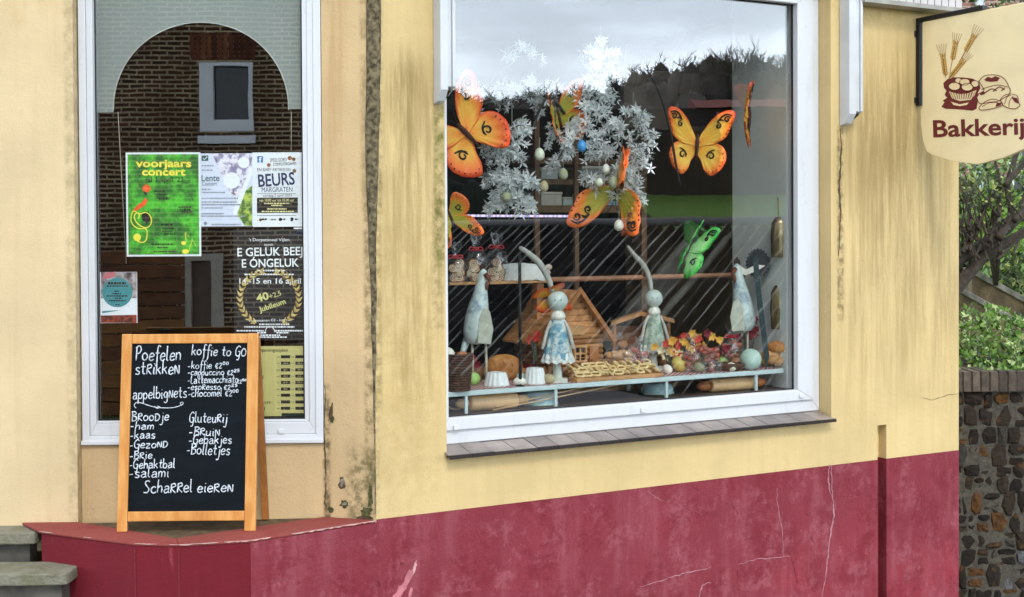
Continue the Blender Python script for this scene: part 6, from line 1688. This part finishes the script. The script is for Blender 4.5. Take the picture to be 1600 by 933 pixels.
figur('long eared figurine in a pale green skirt behind the cookie tray', 1022, 578, 0.90, cloth('green_floral', '#b9c6b4', '#8fa898', '#6a8070'), [(-4, 138), (-8, 160), (-18, 182), (-34, 200), (-46, 216)])
# wooden cottage --------------------------------------------------------
P = on_shelf(846, 588, .40, .44); t, k = at('wooden_cottage', 'honey coloured wooden toy cottage with a plank roof', 'toy house', P, yaw=R(33)); k *= 1.08
m_plank = pbr('cottage_plank', '#b98552', 0.65, var=0.22, nscale=16, isl=0.18); m_plankd = pbr('cottage_frame', '#9a6538', 0.65, var=0.2, nscale=16)
m_log = pbr('cottage_log', '#a87846', 0.65, var=0.2, nscale=14, isl=0.25)
GX = lambda p, d: Vector((p[0], d, p[1]))
g = GK(k)
for i in range(8):
    z0 = 1 + i * 7.7
    g.tube([(-4, -20, z0 + 3.8), (94, -20, z0 + 3.8)], 4.1, 8); g.tube([(0, -26, z0 + 5.5), (0, 66, z0 + 5.5)], 4.0, 8)
g.build('log_wall', m_log, t)
g = GK(k); g.prism([(0, 62), (90, 62), (45, 118)], GX, -21, -15)
for i in range(6): zz = 64 + i * 9; hw_ = 44 - i * 7.2; g.box(45 - hw_, 45 + hw_, -23.2, -21.1, zz, zz + 7.6)
g.build('gable', m_plank, t)
g = GK(k); NB = 6
for sgn in (-1, 1):
    for i in range(NB):
        f0, f1 = i / NB, (i + 1.12) / NB
        x0, z0, x1, z1 = 45 + sgn * 62 * f0, 127 - 76 * f0, 45 + sgn * 62 * f1, 127 - 76 * f1
        g.prism([(x0, z0), (x1, z1 + 2.5), (x1, z1 - 1), (x0, z0 - 3)], GX, -33 + (i % 2) * 1.5, 76 - (i * 7 % 5))
rf = g.build('roof', m_plank, t, bevel=0.001)
for sgn in (-1, 1):
    g = GK(k); g.prism([(45, 131), (45 + sgn * 66, 51), (45 + sgn * 60, 48), (45, 122)], GX, -36.5, -33.6); g.build('barge_board', m_plankd, rf)
g = GK(k); g.box(8, 20, 22, 36, 84, 136); g.build('chimney', m_plank, rf, bevel=0.001)
g = GK(k); ring(g, 40, 62, 22, 46, 2.5, 2.5, 2.5, 2.5, -27, -23); g.box(50, 52, -26, -24, 24, 44); g.box(42, 60, -26.2, -24.2, 33, 35); w_ = g.build('window', m_wood, t)
GK(k).box(42, 60, -23.8, -23.2, 24, 44).build('pane', m_dark, w_)
GK(k).box(28, 58, -28, -24.5, 62, 76).build('name_board', m_wood, t)
g = GK(k); g.box(68, 84, -26, -24.2, 6, 44); d_ = g.build('door', m_plankd, t); g = GK(k); g.ell((71, -27, 24), (1.2, 1.2, 1.2), 8, 5); g.build('handle', m_seal, d_)
g = GK(k)
for i in range(7): g.box(-56 + i * 9, -51 + i * 9, -34, -32, 0, 20)
g.box(-58, 4, -31.8, -30, 12, 15); g.build('fence', m_plank, t)
# breads, moulds, basket --------------------------------------------------
m_bread = None
t_ = NT('crusty_bread'); c = t_.coord(); n = t_.noise(c, 18, 5, .6); n2 = t_.noise(c, 60, 4)
col = t_.mix(t_.rng(n, .35, .65), lin('#a4642c'), lin('#cf9650')); col = t_.mix(t_.math('MULTIPLY', t_.rng(n2, .55, .68), .6), col, lin('#8a5020')); m_bread = t_.done(t_.bsdf(col, .6, bump=n, bstr=.4))
m_breadp = pbr('pale_bread', '#c99a63', 0.6, var=0.2, nscale=14)
def loaf(label, px, py, rx, rz, mat, cuts=3, name='bread_loaf', cat='bread', yaw=0, vmin=.2, vmax=.46):
    P = on_shelf(px, py, vmin, vmax); t, k = at(name, label, cat, P, yaw=yaw); g = GK(k)
    g.ell((0, 0, rz * .93), (rx, rx * .55, rz), 26, 14); g.build('crust', mat, t, jit=0.004)
    g = GK(k)
    for i in range(cuts):
        x = (i - (cuts - 1) / 2) * rx * .45; ro = math.sqrt(max(.05, 1 - (x / rx) ** 2)); g.tube(spline([(x - 4, -rx * .35 * ro, rz * (.93 + .8 * ro)), (x, -rx * .5 * ro, rz * (.95 + .45 * ro)), (x + 3, -rx * .56 * ro, rz * .93)], 4), [.4] * 4 + [1.1] + [.4] * 4, 5)
    if cuts: g.build('score', m_breadp, t)
    return t
loaf('big golden crusty loaf behind the white fluted mould', 788, 584, 30, 21, m_bread)
loaf('small smooth bun lying in front of the crusty loaf', 797, 588, 16, 7, m_breadp, 0, 'bread_bun', vmin=.2)
loaf('brown round bread behind the crusty loaf', 771, 552, 17, 12, m_breadp, 0, 'bread_bun', vmin=.46, vmax=.5)
loaf('toffee brown bun half hidden beside the cottage fence', 830, 565, 16, 9, m_bread, 0, 'bread_bun')
m_mould = pbr('white_mould', '#dfe6ea', 0.25, var=0.04); m_steel = pbr('fluted_tin', '#b9c2c8', 0.2, metal=0.9, var=0.1)
def mould(label, px, py, r0, r1, h, mat, name='fluted_mould', fn=14):
    P = on_shelf(px, py); t, k = at(name, label, 'baking mould', P); g = GK(k)
    g.lathe([(r0, 0), (r0 * 1.04, 1.5), (r0, 3), (r1 * 1.05, h * .8), (r1 * .92, h * .97), (r1 * .6, h), (r1 * .35, h * .8), (r1 * .3, h * .4)], seg=70, fl=.055, fn=fn, sy=.8); g.build('mould', mat, t); return t
mould('white fluted bundt mould in front of the crusty loaf', 776, 603, 19, 15, 22, m_mould)
mould('taller white fluted mould beside the black stake', 836, 600, 16.5, 13, 26, m_mould)
mould('small shiny tartlet tin in front of the cookie tray', 902, 590, 12, 8, 12, m_steel, 'tartlet_tin', 12)
P = on_shelf(836, 578); t, k = at('red_tin', 'dark red fluted tin behind the taller white mould', 'tin', P)
GK(k).lathe([(17, 0), (19, 10), (18, 20), (8, 21)], seg=40, fl=.04, fn=16, sy=.8).build('tin', m_eggs['red'], t)
P = on_shelf(713, 612, .2, .3); t, k = at('wicker_basket', 'dark brown wicker basket with an egg at the far left of the shelf', 'basket', P)
g = GK(k)
for i in range(15):
    z = i * 3.9; r = 20 + 5 * (i / 14); g.tube([((r + .8 * math.sin(a * 12 + i * 3.14)) * math.cos(a), (r + .8 * math.sin(a * 12 + i * 3.14)) * .8 * math.sin(a), z + 2) for a in [6.283 * q / 60 for q in range(60)]], 2.1, 6, closed=True)
g.build('weave', pbr('dark_wicker', '#4f3528', 0.6, var=0.35, nscale=40), t)
g = GK(k); g.lathe([(19, 0.5), (24, 55), (23, 55.5), (18, 3)], seg=30, sy=.8); g.build('lining', m_dark, t)
g = GK(k)
for i in range(16): a = 6.283 * i / 16; g.tube([(20.5 * math.cos(a), 16.4 * math.sin(a), 0), (25.6 * math.cos(a), 20.5 * math.sin(a), 57)], 1.2, 5)
g.build('stakes', MATS['dark_wicker'], t)
def seat_egg(label, P, rx, rz, m, lean=0, group='eggs lying on the display shelf'):
    t, k = at('decor_egg', label, 'egg', P, group); g = GK(k); g.ell((0, 0, rx), (rz, rx, rx), 18, 10, M=Matrix.Rotation(R(lean), 4, 'Y')); g.build('shell', m_eggs[m], t); return t
BP = P.copy(); BP.z += 54 * k
seat_egg('white egg peeping out of the wicker basket', BP + Vector((-12 * k, -5 * k, -4 * k)), 9, 11, 'ivory', 40)
seat_egg('brown egg deeper in the wicker basket', BP + Vector((10 * k, 4 * k, -9 * k)), 8, 10, 'brown', 20)
seat_egg('green egg beside the legs of the left hen', on_shelf(740, 602), 10, 11, 'green')
seat_egg('beige egg between white mould and figurine', on_shelf(854, 594), 8, 9, 'brown', 60)
seat_egg('white oval egg lying on lace beside the stake', on_shelf(812, 603), 7, 10, 'ivory')
seat_egg('yellow green egg close behind the small tin', on_shelf(890, 584), 8.5, 10, 'yellow')
seat_egg('lime egg next to the figurine skirt', on_shelf(876, 580, .25), 7, 8, 'green', 30)
seat_egg('pale yellow egg behind the tartlet tin', on_shelf(893, 577, .3), 7, 9, 'yellow', 20)
seat_egg('large mustard yellow egg right of the cookie tray', on_shelf(1062, 581), 12, 13.5, 'yellow', 30)
seat_egg('bright green egg in the shallow nest dish', on_shelf(1129, 574, .22), 9, 9.5, 'green')
seat_egg('soft pink egg beside the bright green egg', on_shelf(1113, 572, .26), 7.5, 8.5, 'pink')
P = on_shelf(1173, 573, .2, .2); t, k = at('mint_ball', 'large pale mint coloured ball on the right of the shelf', 'ball', P)
GK(k).ell((0, 0, 16.6), (16.8, 16.8, 16.8), 26, 14).build('ball', m_eggs['mint'], t)
# cookie tray -------------------------------------------------------------
P = on_shelf(968, 596, .2, .2); uB, _ = FB.on(968, 590, .2); t, k = at('cookie_tray', 'long low wooden tray with rows of small cookies', 'tray', P, yaw=TH)
k2 = k / (ct * 0.95)
G().box(-68 * k2, 66 * k2, -0.018, 0.15, 0, 0.018).build('board', m_wood, t, bevel=0.002)
for r_ in (1, 2): G().box(-66 * k2, 64 * k2, 0.005 + r_ * 0.045 - 0.02, 0.15, 0.018 + (r_ - 1) * 0.016 + 0.0003, 0.018 + r_ * 0.016).build('tier', m_wood, t)
t0 = P
m_paste = pbr('pale_cookie', '#dcc48c', 0.7, var=0.15, nscale=40, bump=0.3)
ck = None; rnd = random.Random(9); cnt = 0
for row in range(3):
    for i in range(11):
        pl_ = Vector((P.x, P.y, P.z + 0.0185 + row * 0.016)) + dB3 * ((-60 + i * 11.8 + rnd.uniform(-1, 1)) * k2) - nB3 * (0.005 + row * 0.045)
        if ck is None:
            ck = thing('ring_cookie', 'small pale ring cookie laid in rows on the wooden tray', 'cookie', pl_, 0.6, 'ring cookies in rows on the tray')
            g = GK(k); g.tube([(7.2 * math.cos(a), 4.0 * math.sin(a), 4.5 + 2.6 * math.sin(a) + .5 * math.sin(3 * a)) for a in [6.283 * q / 18 for q in range(18)]], 2.0, 7, closed=True); g.build('dough', m_paste, ck)
        else:
            dup(ck, pl_, rnd.uniform(0, 3.14))
# second stack at the back of tray: rolls in film and flowers
def rolls(t, k, rnd):
    g = GK(k)
    for i in range(11): g.ell((rnd.uniform(-22, 22), rnd.uniform(-5, 5), rnd.uniform(6, 34)), (11, 7, 6.5), 12, 7, M=Matrix.Rotation(rnd.uniform(-.7, .7), 4, 'Y'))
    g.build('rolls', m_breadp, t)
bag('wide cellophane bag of small bread rolls to the right of the cottage', on_shelf(972, 570, .34, .36), 66, 66, 50, rolls, 12, False, 'bread bag', 'bread_bag')
def greens(t, k, rnd):
    g = GK(k)
    for i in range(16): g.ell((rnd.uniform(-13, 13), rnd.uniform(-5, 5), rnd.uniform(4, 40)), (5.5, 4, 4), 8, 6)
    g.build('sweets', pbr('wrapped_sweets', '#a99c7c', 0.5, var=0.6, nscale=50, col2='#b5483a'), t)
bag('cellophane sweet bag by the green skirted figurine', on_shelf(1000, 574, .27, .3), 34, 60, 44, greens, 13, False, 'sweet bag', 'sweet_bag', 'sweet bags on the shelf')
bag('cellophane sweet bag under the yellow silk flowers', on_shelf(1082, 580, .24, .26), 34, 58, 42, greens, 14, False, 'sweet bag', 'sweet_bag', 'sweet bags on the shelf')
bag('low crumpled cellophane sweet bag with pale blue tie in front', on_shelf(1108, 582, .2, .21), 40, 34, 22, greens, 15, False, 'sweet bag', 'sweet_bag', 'sweet bags on the shelf')
bag('cellophane sweet bag standing behind the green egg', on_shelf(1143, 572, .32, .34), 34, 66, 48, greens, 16, True, 'sweet bag', 'sweet_bag', 'sweet bags on the shelf')
bag('tied cellophane bag of pastry in the far right corner', on_shelf(1218, 570, .21, .22), 32, 58, 40, rolls, 17, False, 'bread bag', 'bread_bag')
loaf('golden bread roll lying on top of the corner bag', 1217, 545, 20, 10, m_bread, 2, 'bread_bun', vmin=.22, vmax=.22).location.z = SHZ + 0.075
P = on_shelf(1133, 577, .22, .25); t, k = at('nest_dish', 'shallow brown twig dish holding two coloured eggs', 'dish', P)
g = GK(k); g.lathe([(20, 0), (29, 6), (32, 11), (30, 12), (20, 4)], seg=30, sy=.6); g.build('dish', pbr('twig_brown', '#5a3c2c', 0.8, var=0.5, nscale=50), t, jit=0.004)
# silk flowers
def posy(label, px, py, v, cols, n, seed, spread, stemh):
    rnd = random.Random(seed); P = on_shelf(px, py, v, v + .02); t, k = at('silk_flowers', label, 'silk flowers', P)
    gs = [GK(k) for _ in cols]
    for i in range(n):
        g = gs[i % len(cols)]; c = Vector((rnd.gauss(0, spread), rnd.uniform(-6, 6), stemh + rnd.gauss(0, spread * .6))); m_ = 6
        for q in range(m_):
            a = 6.283 * q / m_ + i; d = Vector((math.cos(a), -.35, math.sin(a))); e = Vector((-math.sin(a), 0, math.cos(a))); l = rnd.uniform(6, 9)
            g.add([c, c + d * l * .55 + e * l * .32, c + d * l, c + d * l * .55 - e * l * .32], [(0, 1, 2, 3)])
    for g, m_ in zip(gs, cols): g.build('petals', m_, t, fix=False)
    g = GK(k)
    for i in range(5): g.tube([(rnd.uniform(-4, 4), 0, 0), (rnd.uniform(-10, 10), 0, stemh)], .9, 5)
    g.build('stems', pbr('grey_green_stem', '#4f5a4c', 0.8), t)
m_fr = pbr('silk_red', '#c03a2c', 0.7, var=0.2); m_fy = pbr('silk_yellow', '#e0ac48', 0.7, var=0.2); m_fd = pbr('silk_wine', '#7a1c2a', 0.7, var=0.2)
posy('yellow and red silk flowers beside the green skirted figurine', 1066, 574, .30, (m_fy, m_fr), 12, 1, 13, 48)
posy('wine red silk flowers behind the bright green egg', 1100, 570, .38, (m_fd, m_fy), 12, 2, 15, 36)
posy('red silk flowers in front of the cottage gable', 838, 582, .36, (m_fr,), 4, 3, 5, 62)
posy('deep red silk flowers behind the left hen legs', 733, 596, .40, (m_fd, m_fr), 9, 4, 12, 34)
posy('wine coloured silk flowers under the right hen', 1170, 570, .40, (m_fd,), 10, 5, 14, 52)
posy('amber silk leaves heaped between cottage and rolls', 925, 572, .40, (m_fy, m_breadp), 12, 6, 14, 16)
# cow bells on straps along the side panel ---------------------------------
m_brass = pbr('dull_brass', '#8d7d5c', 0.3, metal=0.85, var=0.25, nscale=14)
def bell(label, px, ytop, ymid, ybot, w, v):
    P = FB.wp(px, ybot, v); t, k = at('cow_bell', label, 'bell', P, 'cow bells hanging at the side'); h = ybot - ymid
    GK(k).lathe([(w * .5, 0), (w * .52, h * .1), (w * .56, h * .5), (w * .5, h * .85), (w * .3, h), (w * .05, h * 1.02)], seg=24, sy=.7).build('bell', m_brass, t)
    GK(k).tube([(0, 0, h), (0, 0, h + 4), (-1, 0, ybot - ytop)], [1.2, 3.0, 3.4], 8, sq=.4).build('strap', pbr('bell_strap', '#7d6a48', 0.7, var=0.2), t)
    GK(k).tube([(0, 0, ybot - ytop - .5), (0, 0, ybot - ytop + 250)], .7, 5).build('cord', m_cord, t)
bell('upper brass cow bell hanging against the pale side panel', 1219, 308, 340, 402, 27, 0.22)
bell('lower brass cow bell hanging against the pale side panel', 1219, 408, 446, 514, 28, 0.24)
# below the shelf: rolling pins and bowls ------------------------------------
def pin(label, px0, px1, py, r, hr, v, m, mh):
    a = FB.on(px0, py, v)[0]; b = FB.on(px1, py, v)[0]; P = FB.w((a + b) / 2, v, FLZ + 0.0005); t, k = at('rolling_pin', label, 'rolling pin', P, 'rolling pins under the shelf', TH)
    L_ = b - a; rr = r * k; M = Matrix.Rotation(R(90), 4, 'Y'); 
    G().lathe([(rr * .85, -L_ * .32), (rr, -L_ * .31), (rr, L_ * .31), (rr * .85, L_ * .32)], (0, 0, rr), 22, M=M).build('barrel', m, t)
    for s in (-1, 1):
        G().lathe([(hr * k * .55, 0), (hr * k, L_ * .05), (hr * k * .95, L_ * .12), (hr * k * .4, L_ * .18)], (s * L_ * .321, 0, rr), 16, M=Matrix.Rotation(R(90 * s), 4, 'Y')).build('handle', mh, t)
pin('pale wooden rolling pin under the left end of the shelf', 712, 826, 645, 12.5, 8, 0.24, m_pinw, m_pinw)
pin('rolling pin with reddish handles under the right end of the shelf', 1090, 1196, 605, 10, 7.5, 0.24, m_pinw, m_pinr)
def bowl(label, px, v, r, h):
    P = FB.w(FB.on(px, 630, v)[0], v, FLZ + .0005); t, k = at('enamel_bowl', label, 'bowl', P, 'pale blue bowls under the shelf')
    GK(k).lathe([(r, 0), (r * 1.02, 1), (r * .98, h * .5), (r * .86, h * .85), (r * .6, h), (r * .1, h * 1.01)], seg=34).build('shell', pbr('pale_blue_enamel', '#a3c4cc', 0.3, var=0.05), t)
    GK(k).lathe([(r * 1.03, .3), (r * 1.06, 1.5), (r * 1.03, 2.6)], seg=34).build('rim', m_eggs['mint'], t)
bowl('large pale blue enamel bowl upside down beside the left rolling pin', 842, 0.30, 29, 22)
bowl('smaller pale blue enamel bowl upside down under the middle of the shelf', 1027, 0.34, 25, 17)
P = FB.w(FB.on(712, 640, .3)[0], .3, FLZ + .0005); t, k = at('wooden_hoop', 'plain wooden hoop leaning in the lower left corner', 'hoop', P)
GK(k).tube([(22 * math.cos(a), 6 + 3 * math.sin(a), 21.5 + 20 * math.sin(a)) for a in [6.283 * q / 40 for q in range(40)]], 2.2, 7, closed=True).build('ring', m_pinw, t)
for lab, a, b in (('upper of the two pale skewers leaning under the shelf', (775, 636), (935, 600)), ('lower of the two pale skewers leaning under the shelf', (770, 641), (972, 600))):
    pa_ = FB.wp(*a, .21); pb_ = FB.wp(*b, .21 if 'upper' in lab else .2); t, k = at('wooden_skewer', lab, 'skewer', pa_)
    G().tube([Vector((0, 0, 0)), pb_ - pa_], k * 1.2, 6).build('stick', m_pinw, t)

# roofed wooden feeder with rolls behind the right figurine, more goods between the things
P = on_shelf(1002, 570, .50, .54); t, k = at('wooden_feeder', 'small roofed wooden feeder stall filled with rolls behind the green skirted figurine', 'toy stall', P)
g = GK(k); g.prism([(-48, 74), (0, 90), (50, 78), (50, 72), (0, 84), (-48, 68)], lambda p, d: Vector((p[0], d, p[1])), -16, 16); g.build('roof', m_plank, t, bevel=.001)
for x in (-42, 42): GK(k).box(x - 2, x + 2, -13, -9, 0, 71).build('post', m_plankd, t)
GK(k).box(-45, 45, -14, 14, 0, 5).build('floor', m_plank, t); GK(k).box(-45, 45, 10, 13, 5.1, 66).build('back', m_woodd, t)
rnd = random.Random(33); n_r = 0
for i in range(13):
    x = -36 + (i % 6) * 14 + (7 if i >= 6 else 0); z = 6 + (i // 6) * 13
    pp = P + Vector((x * k, rnd.uniform(-5, 3) * k, (z - 1) * k)); q, kq = at('bread_roll', 'small pale bread roll heaped in the roofed feeder', 'roll', pp, 'bread rolls in the feeder', yaw=rnd.uniform(-.6, .6))
    GK(k).ell((0, 0, 6.5), (8.5, 6, 6.3), 14, 8).build('crust', m_breadp if i % 3 else m_bread, q)
for lab, px, py, rx, rz, mm, vmin in (('cream egg in front of the tray end beside the mustard egg', 1043, 584, 7, 8.5, 'ivory', .2), ('tan egg beside the foot of the blue skirted figurine', 858, 600, 8, 9.5, 'tan', .2), ('mint egg between crusty loaf and white mould', 815, 598, 7.5, 9, 'mint', .2),
        ('speckled egg near the sweet bags', 1092, 582, 8, 9, 'speck', .2), ('brown egg against the right hen leg', 1150, 575, 8, 9, 'brown', .2), ('cream egg left of the mint ball', 1143, 580, 7, 8, 'pale', .19), ('yellow egg by the corner bag', 1198, 572, 8, 9.5, 'yellow', .22)):
    seat_egg(lab, on_shelf(px, py, vmin), rx, rz, mm, random.Random(px).uniform(-40, 50))
loaf('long pale baguette end lying behind the taller white mould', 846, 574, 24, 8, m_breadp, 3, 'bread_loaf', vmin=.38, vmax=.42)
loaf('flat brown loaf leaning behind the wicker basket', 724, 560, 18, 18, m_bread, 2, 'bread_loaf', vmin=.4, vmax=.46)
mould('dark little fluted tin behind the mustard egg', 1040, 574, 14, 10, 16, pbr('dark_tin', '#33302f', 0.35, metal=.6), 'fluted_mould', 14)
posy('pale yellow silk blooms heaped between the rolls and the green skirt', 1046, 570, .34, (m_fy, pbr('silk_cream', '#e6d7ae', 0.7, var=0.2)), 14, 8, 13, 30)
posy('cream silk leaves in front of the cottage door', 930, 580, .30, (pbr('silk_cream', '#e6d7ae', 0.7, var=0.2), m_fy), 9, 9, 9, 12)

# deeper inside: partition board, back rack with boxes
def inpanel(name, label, cat, px0, py0, px1, py1, v, th, mat):
    a = FB.on(px0, py1, v); b = FB.on(px1, py0, v)
    t = thing(name, label, cat, FB.w(a[0], v, a[1]), TH); G().box(0, b[0] - a[0], 0, th, 0, b[1] - a[1]).build('board', mat, t, bevel=.002); return t, (lambda x, y: tuple(p - q for p, q in zip(FB.on(x, y, v), a)))
t, mp_ = inpanel('partition', 'dim brown partition board behind the spread yellow butterfly', 'partition', 975, 118, 1142, 200, 0.95, .03, pbr('partition_brown', '#5d5046', 0.7, var=0.2))
g = G(); a = mp_(1060, 196); b = mp_(1138, 150); g.box(a[0], b[0], -0.012, -0.0005, a[1], b[1]); g.build('dark_panel', m_dark, t, bevel=.002)
t, mp_ = inpanel('back_rack', 'dim wooden rack with pale boxes deep in the shop behind the blossom', 'rack', 838, 322, 1010, 332, 1.0, .28, pbr('rack_wood', '#6a5038', 0.7, var=0.2))
for x0, x1 in ((838, 843), (1004, 1010), (900, 904)):
    a = mp_(x0, 600); b = mp_(x1, 150); G().box(a[0], b[0], 0.002, .02, a[1], b[1]).build('upright', MATS['rack_wood'], t)
for y0 in (282, 250): 
    a = mp_(838, y0 + 5); b = mp_(1010, y0); G().box(a[0], b[0], 0.021, .28, a[1], b[1]).build('shelf_board', MATS['rack_wood'], t)
for lab, x0, y0, x1, y1, mt in (('long pale box on the back rack left of the blossom', 846, 300, 878, 321, '#b9b5a6'), ('smaller pale box on the back rack behind the tan egg', 880, 308, 897, 321, '#a8b4ae'), ('blue grey carton on the back rack right of the blossom', 925, 303, 1000, 321, '#7f98a4'), ('tan carton on the middle board of the back rack', 846, 262, 872, 281.5, '#a08a6c'), ('grey carton on the middle board of the back rack', 910, 260, 960, 281.5, '#8a8d88')):
    a = FB.on(x0, y1, 1.03); b = FB.on(x1, y0, 1.03); q = thing('storage_box', lab, 'box', FB.w(a[0], 1.03, a[1]), TH, 'boxes on the back rack')
    G().box(0, b[0] - a[0], 0, .2, 0.0, (b[1] - a[1]) * .8).build('carton', pbr('carton_' + {'b': 'grey', 'a': 'tan', '7': 'blue', '8': 'dull'}[mt[1]], mt, .7, var=.1), q, bevel=.003)
    G().box(-.003, b[0] - a[0] + .003, -.003, .203, (b[1] - a[1]) * .8 + .0005, b[1] - a[1]).build('lid', pbr('carton_lid_pale', '#c2beb0', .7, var=.1), q, bevel=.003)
